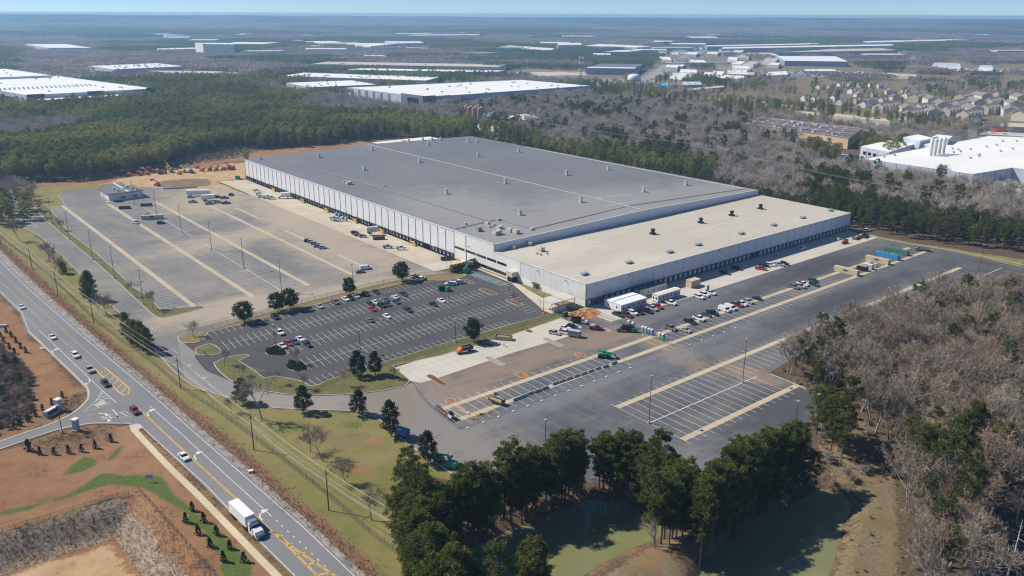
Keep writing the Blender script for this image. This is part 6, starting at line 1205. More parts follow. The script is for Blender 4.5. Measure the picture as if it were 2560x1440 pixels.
C_HP = proto_coll('horizon_pine_protos', [block(s, 180, 190, 16, M_FPINE, 'hp', 6.5) for s in (67, 68)]); C_HB = proto_coll('horizon_bare_protos', [block(s, 180, 180, 14, M_FBARE, 'hb', 6.5) for s in (69, 70)])
def ring(d0, d1, st, seed):
    rg = np.random.default_rng(seed); xm = d1 * 0.72; X, Y = np.meshgrid(np.arange(-xm, xm, st), np.arange(d0 * 0.8, d1, st)); x = X.ravel() + rg.uniform(-.35, .35, X.size) * st; y = Y.ravel() + rg.uniform(-.35, .35, X.size) * st
    d = np.hypot(x, y); k = (d >= d0) & (d < d1); x, y = x[k], y[k]; p = np.stack([x, y, height(x, y) - 0.3], 1); return p[visible(p, 15, 60)]
NEARX = [[(p.x, p.y) for p in P] for P in (CLAY_NW, SAND_YARD, LAWN_GUARD, PX([(-300, 530), (60, 475), (440, 430), (640, 400), (640, 368), (440, 392), (325, 428), (60, 448), (-300, 476)]))] + [PLANTN, WOOD_N, ROWS_E, BACKROW, FOOTP, WOOD_E] + FARX
TOWNX = [(p.x, p.y) for p in PX([(1480, 330), (1480, 212), (1640, 195), (1650, 130), (1900, 118), (2340, 130), (2560, 160), (2900, 190), (2900, 400), (2480, 350), (2150, 320), (1850, 300)])]
def thin(p, keep, seed): 
    g = np.random.default_rng(seed); return p[g.random(len(p)) < keep]
mid = ring(560, 1650, 7.6, 31); mid = clear_of(mid, NEARX); tw = inside(TOWNX, mid[:, 0], mid[:, 1]); mt = thin(mid[tw], 0.34, 3); mid = mid[~tw]; cl = hnoise(mid[:, 0], mid[:, 1], 150, 2.0) + 0.5 * hnoise(mid[:, 0], mid[:, 1], 47, 6.0); mp, mbr = mid[cl > -0.12], mid[cl <= -0.12]
ct_ = hnoise(mt[:, 0], mt[:, 1], 60, 8.0) > -0.25
HZ_ = [(p.x, p.y) for p in PX([(1985, 212), (2230, 205), (2330, 240), (2720, 230), (2720, 330), (2300, 312), (2080, 285), (1990, 262)])]; hz_in = inside(HZ_, mt[:, 0], mt[:, 1]); keep_ = ~hz_in | (np.random.default_rng(18).random(len(mt)) < 0.16); mt = mt[keep_]; ct_ = ct_[keep_]
mt = mt[ct_ | (np.random.default_rng(8).random(len(mt)) < 0.3)]; s_ = hnoise(mt[:, 0], mt[:, 1], 70, 3.0) > 0
scatter('distant_pines', np.concatenate([mp, mt[s_]]), C_PLANT, len(PINES), 7, 0.65, 1.0)['label'] = 'distant dark green pine woods around the white roofs'
scatter('distant_bare_woods', np.concatenate([mbr, mt[~s_]]), C_BARE_LIT, len(BARES), 8, 0.8, 1.15)['label'] = 'distant leafless woods around the white roofs'
far = ring(1650, 4300, 50, 32); far = clear_of(far, FARX, 22); tw = inside(TOWNX, far[:, 0], far[:, 1]); ft = thin(far[tw], 0.3, 4); far = np.concatenate([far[~tw], ft]); cl = hnoise(far[:, 0], far[:, 1], 330, 7.0) + 0.5 * hnoise(far[:, 0], far[:, 1], 120, 1.0); 
scatter('far_pine_forest', far[cl > 0.0], C_FP, 3, 9, 0.85, 1.1)['label'] = 'blue green pine forest in the far distance'; scatter('far_bare_forest', far[cl <= 0.0], C_FB, 3, 10, 0.85, 1.1)['label'] = 'purple brown leafless forest in the far distance'
hr = ring(4300, 10200, 120, 33); hr = clear_of(hr, FARX, 70); cl = hnoise(hr[:, 0], hr[:, 1], 900, 3.0) + 0.5 * hnoise(hr[:, 0], hr[:, 1], 350, 5.0)
scatter('horizon_pine_forest', hr[cl > 0.1], C_HP, 2, 13, 0.9, 1.15)['label'] = 'hazy blue pine ridges on the horizon'; scatter('horizon_bare_forest', hr[cl <= 0.1], C_HB, 2, 14, 0.9, 1.15)['label'] = 'hazy leafless ridges on the horizon'
print('far', len(mid), len(far), len(hr))
# ------------------------------------------------------------------ vehicles: local x is forward
CARCOL = {'white': (0.80, 0.80, 0.79), 'silver': (0.42, 0.43, 0.44), 'grey': (0.17, 0.175, 0.18), 'black': (0.012, 0.012, 0.014), 'navy': (0.018, 0.028, 0.06), 'blue': (0.03, 0.09, 0.24), 'red': (0.42, 0.018, 0.022), 'maroon': (0.20, 0.018, 0.025), 'teal': (0.03, 0.08, 0.095), 'dkgreen': (0.018, 0.035, 0.025), 'orange': (0.66, 0.16, 0.03), 'green': (0.02, 0.30, 0.12)}
M_TYRE = plain('tyre', (0.018, 0.018, 0.018), 0.9); M_CARGLASS = plain('car_glass', (0.015, 0.018, 0.022), 0.06, spec=0.7); M_LAMP = plain('headlamp', (0.75, 0.75, 0.72), 0.2); M_TAIL = plain('tail_lamp', (0.35, 0.01, 0.01), 0.3); M_RIM = plain('wheel_rim', (0.35, 0.35, 0.36), 0.4, metal=0.5)
VM = {}
def wheel_mesh(r, w=0.24):
    k = ('wheel', r)
    if k not in VM:
        m = MB(); m.lathe([(r * 0.55, -w / 2), (r, -w / 2), (r, w / 2), (r * 0.55, w / 2)], 12, axis='Y'); VM[k] = m.mesh('wheel', M_TYRE)
    return VM[k]
def profile(m, pts, w, top_in=0.0, mat=0):
    """extrude a side outline across the car; upper points lean inward"""
    n = len(pts); zm = max(z for x, z in pts); z0 = min(z for x, z in pts); vs = []
    for s in (-1, 1):
        for x, z in pts: k = (z - z0) / (zm - z0); vs.append((x, s * (w / 2 - top_in * k ** 1.5), z))
    m.add(vs, [tuple(range(n - 1, -1, -1)), tuple(range(n, 2 * n))] + [(i, (i + 1) % n, n + (i + 1) % n, n + i) for i in range(n)], mat)
SPEC = {
 'sedan': dict(L=4.75, w=1.82, r=0.33, wx=1.38, body=[(-2.35, 0.35), (-2.38, 0.75), (-2.25, 0.98), (-1.5, 1.02), (0.85, 0.98), (1.9, 0.86), (2.3, 0.7), (2.37, 0.4), (2.2, 0.22), (-2.2, 0.22)], glass=[(-1.62, 1.0), (-0.95, 1.42), (0.15, 1.45), (1.0, 0.97)], roof=[(-1.0, 1.4), (-0.9, 1.47), (0.12, 1.5), (0.25, 1.42)]),
 'suv': dict(L=4.8, w=1.9, r=0.37, wx=1.42, body=[(-2.35, 0.4), (-2.4, 1.0), (-2.25, 1.15), (0.95, 1.12), (1.95, 1.02), (2.35, 0.85), (2.4, 0.45), (2.2, 0.28), (-2.2, 0.28)], glass=[(-2.3, 1.13), (-2.0, 1.68), (0.3, 1.72), (1.05, 1.1)], roof=[(-2.08, 1.66), (-1.95, 1.75), (0.25, 1.79), (0.4, 1.68)]),
 'pickup': dict(L=5.7, w=1.98, r=0.4, wx=1.75, body=[(-2.85, 0.5), (-2.88, 1.12), (-0.9, 1.14), (1.35, 1.16), (2.5, 1.08), (2.8, 0.9), (2.85, 0.5), (2.6, 0.36), (-2.6, 0.36)], glass=[(-0.85, 1.14), (-0.75, 1.82), (0.65, 1.85), (1.4, 1.14)], roof=[(-0.82, 1.8), (-0.72, 1.9), (0.6, 1.93), (0.75, 1.82)]),
 'van': dict(L=5.6, w=2.0, r=0.37, wx=1.7, body=[(-2.75, 0.4), (-2.8, 2.0), (-2.65, 2.12), (0.9, 2.12), (1.35, 2.0), (1.95, 1.25), (2.65, 1.05), (2.8, 0.6), (2.6, 0.3), (-2.6, 0.3)], glass=[(0.95, 1.28), (1.02, 1.93), (1.42, 1.97), (2.0, 1.28)], roof=None)}
def vmeshes(kind, col):
    k = (kind, col)
    if k in VM: return VM[k]
    s = SPEC[kind]; pm = paint('paint_' + col, CARCOL[col]); b = MB(); profile(b, s['body'], s['w'], 0.10)
    if s['roof']: profile(b, s['roof'], s['w'] - 0.34, 0.05)
    if kind == 'pickup':   # load bed walls stand round an open floor
        b2 = MB(); b2.quad((-2.72, -0.82, 1.155), (-0.98, -0.82, 1.155), (-0.98, 0.82, 1.155), (-2.72, 0.82, 1.155)); bed = b2.mesh('load_bed', M_BLACK)
    else: bed = None
    g = MB(); profile(g, s['glass'], s['w'] - 0.12 if kind != 'van' else s['w'] + 0.02, 0.13 if kind != 'van' else 0.1)
    VM[k] = (b.mesh(kind + '_body', pm), g.mesh(kind + '_windows', M_CARGLASS), bed); return VM[k]
lm = MB(); lm.box((0, 0, 0), (0.14, 0.4, 0.16)); LAMPM = lm.mesh('headlight', M_LAMP); lm = MB(); lm.box((0, 0, 0), (0.1, 0.34, 0.2)); TAILM = lm.mesh('tail_light', M_TAIL)
NAMES = {'sedan': 'car', 'suv': 'suv', 'pickup': 'pickup_truck', 'van': 'van'}
CATS = {'sedan': 'car', 'suv': 'car', 'pickup': 'pickup', 'van': 'van'}
def vehicle(kind, col, px, heading, label, group=None, z=0.08, s=1.0, loc=None):
    p = loc if loc is not None else W(px[0], px[1], 0.5); o = empty(NAMES[kind], (p[0], p[1], z), heading, label, CATS[kind], group); o.scale = (s, s, s); S_ = SPEC[kind]
    b, g, bed = vmeshes(kind, col); obj('body', b, o); obj('windows', g, o)
    if bed: obj('load_bed', bed, o)
    wm = wheel_mesh(S_['r'])
    for x in (-1, 1):
        for y in (-1, 1): obj('wheel', wm, o, (x * S_['wx'], y * (S_['w'] / 2 - 0.11), S_['r']))
    for y in (-1, 1):
        zt = 0.7 if kind == 'sedan' else 0.9; obj('headlight', LAMPM, o, (S_['L'] / 2 - 0.06, y * (S_['w'] / 2 - 0.3), zt - 0.02)); obj('tail_light', TAILM, o, (-S_['L'] / 2 + 0.0, y * (S_['w'] / 2 - 0.26), zt + 0.08))
    return o
UP = YAW + R(90); DN = YAW - R(90); ALV = YAW; ALVN = YAW + R(180)
for kind, col, px, lab in (('sedan', 'white', (54, 768), 'white sedan furthest up the road at the left edge'), ('sedan', 'white', (131, 843), 'white sedan on the road beside the turn lane arrow'), ('suv', 'white', (189, 889), 'white car on the road just behind the silver pickup'), ('pickup', 'silver', (224, 925), 'silver pickup on the road beside the yellow hatched box'), ('suv', 'navy', (264, 960), 'dark blue car on the road below the yellow hatched box'), ('suv', 'maroon', (337, 1028), 'red sport utility car at the side street junction'), ('sedan', 'white', (460, 1142), 'white sedan on the road ahead of the box truck')):
    vehicle(kind, col, px, RD, lab, 'traffic on the road')
LOT = 'cars in the employee lot'
for kind, col, px, h, lab in (
 ('pickup', 'white', (699, 832), DN, 'white pickup in the employee lot above the five parked cars'), ('sedan', 'white', (706, 865), DN, 'white car next to the dark planted island, first of five'), ('sedan', 'red', (721, 859), DN, 'red car beside the blue one near the planted island'), ('sedan', 'blue', (737, 855), DN, 'bright blue car between red and white cars in the employee lot'), ('sedan', 'white', (751, 848), DN, 'white car between the bright blue car and the dark blue one'), ('suv', 'navy', (769, 862), DN, 'dark blue car at the end of the five parked cars'),
 ('suv', 'black', (688, 793), DN, 'black car under the shade of the lot edge tree'), ('sedan', 'blue', (646, 805), DN, 'blue car in the tree shadow at the left end of the back row'), ('sedan', 'navy', (759, 775), DN, 'navy car in the shadow of the two round trees'), ('sedan', 'grey', (774, 773), DN, 'grey car beside the navy one under the two round trees'), ('sedan', 'silver', (799, 766), DN, 'silver car alone in the back row of the lot'), ('suv', 'grey', (839, 756), DN, 'dark grey car in the back row right of the silver one'), ('sedan', 'white', (864, 748), DN, 'white car in the back row, first of three together'), ('suv', 'black', (876, 746), DN, 'black car between white and silver cars in the back row'), ('sedan', 'silver', (890, 741), DN, 'silver car, last of three together in the back row'), ('suv', 'black', (915, 736), DN, 'black car in the back row right of the lot edge tree'), ('sedan', 'navy', (940, 730), DN, 'navy car at the right end of the back row'),
 ('sedan', 'dkgreen', (926, 760), DN, 'dark green car left of the white one in the car cluster'), ('sedan', 'white', (939, 756), DN, 'white car in the middle of the dark car cluster'), ('sedan', 'grey', (962, 749), UP, 'grey car at the top of the dark car cluster'), ('suv', 'black', (954, 764), DN, 'black car right of the red one in the car cluster'), ('sedan', 'teal', (968, 761), DN, 'dark teal car at the right of the car cluster'), ('sedan', 'red', (930, 773), DN, 'small red car at the front of the car cluster'), ('sedan', 'white', (989, 743), UP, 'white car near the light pole above the teal car'), ('sedan', 'teal', (991, 755), DN, 'teal car right of the car cluster'), ('sedan', 'navy', (1009, 736), DN, 'navy car alone toward the top right of the lot'), ('sedan', 'white', (967, 791), DN, 'white car beside the yellow based light pole'), ('sedan', 'grey', (925, 801), UP, 'grey car with a bright glint left of the yellow based pole'), ('suv', 'navy', (1020, 776), DN, 'navy car alone in the middle row of the lot'), ('sedan', 'black', (1083, 761), DN, 'black car left of a white car in the middle row'), ('sedan', 'white', (1104, 752), DN, 'white car beside the right hand lot pole'),
 ('pickup', 'white', (1054, 698), ALV + 0.35, 'white pickup under the shade of the round tree by the fence'), ('suv', 'silver', (1035, 691), ALV + 0.35, 'silver car parked along the fence beyond the round tree'), ('pickup', 'white', (1127, 711), ALVN - 0.5, 'white pickup, left of two near the oval planting bed'), ('pickup', 'white', (1147, 707), ALVN - 0.5, 'white pickup, right of two near the oval planting bed')):
    vehicle(kind, col, px, h, lab, LOT, 0.1)
YG = 'vehicles in the trailer yard'
for kind, col, px, h, lab in (
 ('sedan', 'white', (36, 518), RD, 'white car entering past the guard booth'), ('sedan', 'white', (55, 521), RD, 'white car stopped under the guard booth roof'),
 ('pickup', 'black', (369, 540), 0.2, 'black pickup behind the tan container in the yard'), ('suv', 'black', (403, 558), 0.2, 'black car in front of the tan container'), ('pickup', 'white', (340, 557), 2.6, 'white utility pickup left of the tan container'),
 ('suv', 'silver', (478, 493), 0.2, 'silver car at the foot of the white semitrailer'), ('pickup', 'silver', (482, 505), 0.3, 'silver pickup, first of the cluster below the white semitrailer'), ('pickup', 'grey', (524, 509), 0.3, 'grey pickup in the yard cluster in front of the white box'), ('pickup', 'silver', (546, 506), 0.3, 'silver pickup between grey and navy ones in the yard cluster'), ('pickup', 'navy', (565, 508), 0.3, 'navy pickup at the right of the yard cluster'), ('suv', 'black', (545, 493), 0.3, 'black car behind the yard cluster'), ('pickup', 'red', (561, 495), 0.3, 'red pickup behind the yard cluster'), ('suv', 'black', (578, 487), 1.5, 'black car alone right of the yard cluster'),
 ('suv', 'white', (642, 477), 0.4, 'white car by the far dock doors, the hindmost'), ('pickup', 'white', (655, 492), 0.4, 'white pickup by the far dock doors left of the van'), ('sedan', 'white', (647, 485), 0.4, 'white sedan by the far dock doors'), ('van', 'white', (666, 493), 0.4, 'white van between pickups at the far dock doors'), ('pickup', 'white', (678, 495), 0.4, 'white pickup next to the box truck at the dock'),
 ('pickup', 'white', (834, 546), 0.5, 'white pickup left of the blue toilets at the dock'), ('pickup', 'white', (843, 548), 0.5, 'white pickup touching the blue toilets at the dock'),
 ('suv', 'black', (887, 582), 0.5, 'black and red car by the dock apron, rear of three'), ('sedan', 'maroon', (895, 587), 0.3, 'red car by the dock apron, middle of three'), ('sedan', 'grey', (907, 590), 0.3, 'grey car by the dock apron, front of three'), ('pickup', 'silver', (969, 617), 0.3, 'silver pickup on the dock apron left of another'), ('pickup', 'white', (1002, 620), 0.3, 'white crew pickup on the dock apron near the stair'),
 ('suv', 'black', (771, 603), 0.1, 'dark car at the left end of the five in the yard row'), ('suv', 'silver', (779, 605), 0.1, 'silver car second in the yard row of five'), ('suv', 'silver', (787, 609), 0.1, 'silver car third in the yard row of five'), ('sedan', 'grey', (795, 616), 0.1, 'grey car fourth in the yard row of five'), ('suv', 'silver', (808, 620), 0.1, 'silver car at the right end of the five in the yard row'),
 ('van', 'white', (914, 671), 0.4, 'white van parked near the yard exit beside a grey car'), ('sedan', 'grey', (901, 680), 0.3, 'grey car parked next to the white van at the yard exit')):
    vehicle(kind, col, px, h, lab, YG, 0.1)
CG = 'vehicles in the truck court'
for kind, col, px, h, lab in (
 ('pickup', 'dkgreen', (1545, 787), DN, 'dark green pickup at the left end of the row below the white office trailer'), ('pickup', 'maroon', (1567, 788), DN, 'dark red pickup second in the row below the white office trailer'), ('suv', 'white', (1582, 783), DN, 'white car third in the row below the white office trailer'), ('suv', 'black', (1597, 781), DN, 'black car fourth in the row below the white office trailer'), ('pickup', 'black', (1617, 778), DN, 'black pickup right of the white office trailer corner'), ('pickup', 'silver', (1631, 772), DN, 'silver pickup beside the bright red one'), ('pickup', 'red', (1643, 767), DN, 'bright red pickup right of the white office trailer'), ('pickup', 'white', (1677, 758), DN, 'white pickup in front of the long narrow trailer'),
 ('pickup', 'white', (1747, 743), DN, 'white pickup, front of three beside the dock corner'), ('pickup', 'white', (1760, 737), DN, 'white pickup, middle of three beside the dock corner'), ('pickup', 'white', (1776, 733), DN, 'white pickup, rear of three beside the dock corner'),
 ('sedan', 'silver', (1715, 826), DN, 'silver sedan nearest the portable toilets'), ('pickup', 'grey', (1677, 821), DN, 'grey pickup carrying ladders beside the silver sedan'), ('pickup', 'black', (1725, 805), DN, 'black pickup second in the court row'), ('pickup', 'white', (1748, 797), DN, 'white flatbed pickup with dark load in the court row'), ('sedan', 'teal', (1766, 787), DN, 'teal sedan right of the white flatbed in the court row'), ('pickup', 'black', (1781, 783), DN, 'dark pickup left of the white vans'), ('van', 'white', (1811, 775), DN, 'white van with red ladder rack, left of two'), ('van', 'white', (1826, 771), DN, 'white van with red ladder rack, right of two'), ('pickup', 'maroon', (1842, 763), DN, 'dark red pickup right of the white vans'), ('pickup', 'white', (1854, 760), DN, 'white pickup right of the dark red one in the court row'), ('suv', 'silver', (1871, 755), DN, 'silver van like car near the end of the court row'), ('sedan', 'black', (1894, 747), DN, 'black sedan at the right end of the court row'),
 ('pickup', 'maroon', (1491, 822), ALV - 0.9, 'dark red pickup on the dusty ground by the gravel island'), ('suv', 'silver', (1387, 833), DN + 0.4, 'silver car left of the grey cargo trailer'), ('sedan', 'white', (1412, 820), DN + 0.4, 'white car behind the silver one on the concrete bay'), ('suv', 'black', (1431, 818), DN + 0.4, 'black car right of the white car on the concrete bay'), ('pickup', 'white', (1413, 832), DN + 0.4, 'white pickup hitched to the grey cargo trailer'), ('pickup', 'navy', (1214, 858), DN + 0.6, 'dark pickup in the shadow of the lone round tree'),
 ('sedan', 'black', (2034, 701), DN, 'black sedan at the top of the group near the containers'), ('pickup', 'white', (2007, 711), DN, 'white pickup in the middle of the group near the containers'), ('suv', 'teal', (2035, 711), DN, 'teal car at the right of the group near the containers'), ('pickup', 'grey', (1985, 718), DN, 'grey pickup at the left of the group near the containers'), ('pickup', 'silver', (2000, 716), DN, 'silver pickup next to the grey one near the containers'),
 ('pickup', 'silver', (1947, 662), DN + 0.3, 'silver pickup on the sunlit edge of the wing apron'), ('suv', 'black', (1961, 660), DN + 0.3, 'black car right of the silver pickup on the wing apron'), ('suv', 'white', (1926, 663), DN + 0.3, 'white car left of the silver pickup on the wing apron'), ('pickup', 'red', (1902, 672), DN + 0.3, 'red pickup standing on the wing apron edge'), ('pickup', 'black', (1909, 664), DN + 0.3, 'black pickup behind the red one in the wing shadow'), ('pickup', 'white', (2005, 622), ALV + 0.1, 'white pickup in the wing shadow by a red door'), ('pickup', 'white', (2165, 577), ALV - 0.5, 'white truck beyond the far corner of the wing'), ('pickup', 'black', (1812, 682), DN, 'black work truck in the wing shadow, nearer one'), ('pickup', 'black', (1842, 671), DN, 'black work truck in the wing shadow, further one')):
    vehicle(kind, col, px, h, lab, CG, 0.1)
# the box truck in the foreground: day cab tractor and dry van
def wheels(o, xs, w, r, y=None):
    wm = wheel_mesh(r, 0.3)
    for x in xs:
        for s in (-1, 1): obj('wheel', wm, o, (x, s * (w / 2 - 0.16), r))
def part(o, name, boxes, m):
    b = MB()
    for bx in boxes: b.box(*bx)
    return b.build(name, m, o)
M_CAB = paint('cab_white', (0.80, 0.80, 0.80)); M_BOXW = plain('box_white', (0.80, 0.79, 0.76), 0.5, var=0.06); M_CHROME = plain('chrome', (0.6, 0.62, 0.65), 0.15, metal=0.8)
def tractor(o, x0=0.0):
    b = MB(); profile(b, [(x0 - 1.1, 0.9), (x0 - 1.1, 3.0), (x0 - 0.5, 3.25), (x0 + 0.1, 3.1), (x0 + 0.85, 2.2), (x0 + 2.6, 1.9), (x0 + 2.9, 1.2), (x0 + 2.9, 0.6), (x0 - 1.0, 0.6)], 2.3, 0.16); b.build('cab', M_CAB, o)
    b = MB(); profile(b, [(x0 - 0.5, 2.25), (x0 - 0.4, 2.95), (x0 + 0.12, 3.0), (x0 + 0.9, 2.22)], 2.26, 0.1); b.build('windscreen', M_CARGLASS, o)
    part(o, 'grille', [((x0 + 2.92, 0, 1.2), (0.1, 1.2, 1.0))], M_CHROME); part(o, 'bumper', [((x0 + 3.0, 0, 0.6), (0.35, 2.3, 0.4))], M_CHROME); part(o, 'chassis', [((x0 - 2.3, 0, 0.8), (4.4, 0.9, 0.35))], M_BLACK); part(o, 'fuel_tank', [((x0 - 1.6, 1.0, 0.75), (1.4, 0.5, 0.6))], M_CHROME); part(o, 'mirror', [((x0 + 0.8, 1.35, 2.2), (0.15, 0.3, 0.8))], M_BLACK); part(o, 'mirror', [((x0 + 0.8, -1.35, 2.2), (0.15, 0.3, 0.8))], M_BLACK); part(o, 'visor', [((x0 - 0.55, 0, 3.35), (1.3, 1.9, 0.35))], plain('blue_fairing', (0.16, 0.22, 0.34), 0.3))
    for y in (-0.85, 0.85): obj('headlight', LAMPM, o, (x0 + 2.9, y, 1.1))
    wheels(o, (x0 + 1.9, x0 - 2.6, x0 - 3.7), 2.4, 0.5)
p = W(637, 1330, 0.5); tk = empty('tractor_truck', (p.x, p.y, 0.08), RD, 'white tractor cab pulling the plain white box on the road', 'truck'); tractor(tk)
q = p - Vector((math.cos(RD), math.sin(RD), 0)) * 6.6; tr = empty('box_trailer', (q.x, q.y, 0.08), RD, 'plain white box trailer behind the tractor on the road', 'trailer')
b = MB(); b.box((0, 0, 2.65), (9.2, 2.55, 2.85)); b.build('box', M_BOXW, tr); part(tr, 'underframe', [((0, 0, 1.1), (8.8, 1.0, 0.3))], M_BLACK); part(tr, 'rear_door', [((-4.63, 0, 2.6), (0.06, 2.3, 2.6))], M_TRIM)
wheels(tr, (-3.6, -2.5), 2.4, 0.5)
def box_truck(px, h, lab, z=0.08, col=M_CAB):
    p = W(*px, 0.5); o = empty('box_truck', (p.x, p.y, z), h, lab, 'truck'); b = MB(); profile(b, [(1.6, 0.6), (1.6, 2.3), (2.3, 2.4), (2.9, 1.5), (3.8, 1.35), (3.95, 0.6)], 2.1, 0.12); b.build('cab', col, o); b = MB(); profile(b, [(2.0, 1.55), (2.05, 2.2), (2.35, 2.25), (2.85, 1.52)], 2.14, 0.1); b.build('windscreen', M_CARGLASS, o); part(o, 'box', [((-1.6, 0, 2.35), (6.4, 2.45, 2.6))], M_BOXW); part(o, 'underframe', [((-1.6, 0, 0.85), (6.2, 1.0, 0.35))], M_BLACK); wheels(o, (3.0, -3.0), 2.2, 0.45)
box_truck((708, 491), 0.45 + math.pi, 'white box truck backed against the far dock doors', -0.5)
def semi(px, h, lab, body, z=0.08, L=15.5):
    p = W(*px, 0.5); o = empty('semitrailer', (p.x, p.y, z), h, lab, 'trailer'); part(o, 'box', [((0, 0, 2.65), (L, 2.6, 2.8))], body); part(o, 'underframe', [((0, 0, 1.1), (L - 0.4, 1.0, 0.3))], M_BLACK); wheels(o, (-L / 2 + 1.4, -L / 2 + 2.6), 2.4, 0.5); part(o, 'landing_leg', [((L / 2 - 2.5, 0.8, 0.6), (0.15, 0.15, 1.2))], M_BLACK); part(o, 'landing_leg', [((L / 2 - 2.5, -0.8, 0.6), (0.15, 0.15, 1.2))], M_BLACK); part(o, 'rear_door', [((-L / 2 - 0.03, 0, 2.6), (0.06, 2.3, 2.5))], M_TRIM)
semi((497, 488), 0.12, 'long white semitrailer parked at the end of the yard', M_BOXW); semi((521, 500), 0.3, 'short white trailer box in the middle of the yard cluster', M_BOXW, L=8.5); semi((931, 582), 0.45, 'short grey trailer against the dock apron stair', plain('grey_box', (0.45, 0.45, 0.43), 0.6), L=7); semi((2102, 397), 0.15, 'silver semitrailer on the plant road behind the bare trees', plain('silver_box', (0.45, 0.45, 0.46), 0.4), L=16); semi((2062, 400), 0.15, 'dark semitrailer left of the silver one on the plant road', plain('dark_box', (0.08, 0.08, 0.085), 0.5), L=16)
def dump_truck(px, h, lab, cab, bed, z=0.1, load=None):
    p = W(*px, 0.5); o = empty('dump_truck', (p.x, p.y, z), h, lab, 'truck'); cm_ = paint('paint_' + cab, CARCOL[cab]); b = MB(); profile(b, [(0.9, 0.6), (0.9, 2.2), (1.6, 2.3), (2.2, 1.5), (3.2, 1.35), (3.35, 0.6)], 2.1, 0.12); b.build('cab', cm_, o); b = MB(); profile(b, [(1.2, 1.5), (1.25, 2.1), (1.65, 2.15), (2.15, 1.48)], 2.14, 0.1); b.build('windscreen', M_CARGLASS, o)
    part(o, 'bed_floor', [((-1.4, 0, 1.15), (4.2, 2.2, 0.2))], bed); part(o, 'bed_side', [((-1.4, 1.1, 1.7), (4.2, 0.1, 1.0))], bed); part(o, 'bed_side', [((-1.4, -1.1, 1.7), (4.2, 0.1, 1.0))], bed); part(o, 'headboard', [((0.65, 0, 1.9), (0.1, 2.2, 1.4))], bed); part(o, 'tailgate', [((-3.5, 0, 1.6), (0.1, 2.2, 0.8))], bed); part(o, 'underframe', [((-1.0, 0, 0.75), (5.6, 0.9, 0.35))], M_BLACK)
    if load: part(o, 'load', [((-1.4, 0, 1.6), (3.8, 2.0, 0.8), 0, 0, 0.6)], load)
    wheels(o, (2.5, -2.2), 2.1, 0.45); return o
dump_truck((1449, 805), DN + 0.5, 'white cab dump truck beside the dug clay at the wing corner', 'white', M_BLACK); dump_truck((1160, 878), ALVN - 0.1, 'orange cab truck with dark load at the grass verge', 'orange', plain('dark_bed', (0.045, 0.045, 0.045), 0.8), load=plain('scrap_load', (0.07, 0.06, 0.05), 0.9))
o = dump_truck((2305, 625), ALV + 2.0, 'loaded flatbed truck alone at the far end of the court', 'grey', M_GUTTER, load=M_MULCH)
p = W(1562, 826, 0.5); o = empty('tank_truck', (p.x, p.y, 0.1), ALVN - 0.75, 'black tank truck on the dusty ground near the toilets', 'truck'); b = MB(); profile(b, [(1.3, 0.6), (1.3, 2.3), (2.0, 2.4), (2.5, 1.5), (3.4, 1.35), (3.5, 0.6)], 2.1, 0.12); b.build('cab', paint('paint_grey', CARCOL['grey']), o); b = MB(); b.tube([(-3.3, 0, 1.9), (1.1, 0, 1.9)], 1.05, 14); b.build('tank', M_BLACK, o); part(o, 'underframe', [((-0.8, 0, 0.8), (5.6, 0.9, 0.35))], M_BLACK); wheels(o, (2.6, -2.2, -1.1), 2.1, 0.45)
# ------------------------------------------------------------------ containers, trailers, cabins
def corr(name, c):
    if name in MATS: return MATS[name]
    t = NT(name); w = t.node('ShaderNodeTexWave', wave_type='BANDS', bands_direction='X'); t.link(t.pos('Object'), w.inputs[0]); w.inputs['Scale'].default_value = 1.1; t.bump(w.outputs[1], 0.6, 0.08); n = t.noise(t.pos('Object'), 0.5, 5, 0.7)
    t.rough(0.6); MATS[name] = t.done(t.mix(n, tuple(x * 0.8 for x in c), c)); return MATS[name]
def container(px, h, lab, m, L=12.2, z=0.1, sign=False):
    p = W(*px); o = empty('shipping_container', (p.x, p.y, z), h, lab, 'container', 'containers in the court'); part(o, 'box', [((0, 0, 1.3), (L, 2.44, 2.55))], m)
    for x in (-1, 1):
        for y in (-1, 1): part(o, 'corner_post', [((x * (L / 2 - 0.05), y * 1.2, 1.3), (0.16, 0.16, 2.62))], m)
    part(o, 'door', [((L / 2 + 0.04, 0.6, 1.3), (0.06, 1.1, 2.4))], m); part(o, 'door', [((L / 2 + 0.04, -0.6, 1.3), (0.06, 1.1, 2.4))], m)
    if sign: part(o, 'sign_plate', [((0, -1.25, 1.6), (2.4, 0.05, 0.7))], M_DB)
    return o
TANC = corr('tan_container', (0.62, 0.52, 0.35)); BLUC = corr('blue_container', (0.06, 0.27, 0.50)); GRNC = corr('green_container', (0.075, 0.20, 0.13))
CH = DN + 0.02
container((2241, 634), CH, 'green shipping container, furthest of the row at the court end', GRNC); container((2217, 645), CH, 'bright blue shipping container next to the green one', BLUC); container((2193, 656), CH, 'tan shipping container behind the small tanks', TANC, sign=True); container((2115, 683), CH, 'tan shipping container nearest the camera in the court', TANC, sign=True); container((382, 548), 0.2, 'tan shipping container in the middle of the trailer yard', TANC, 12.2, sign=True)
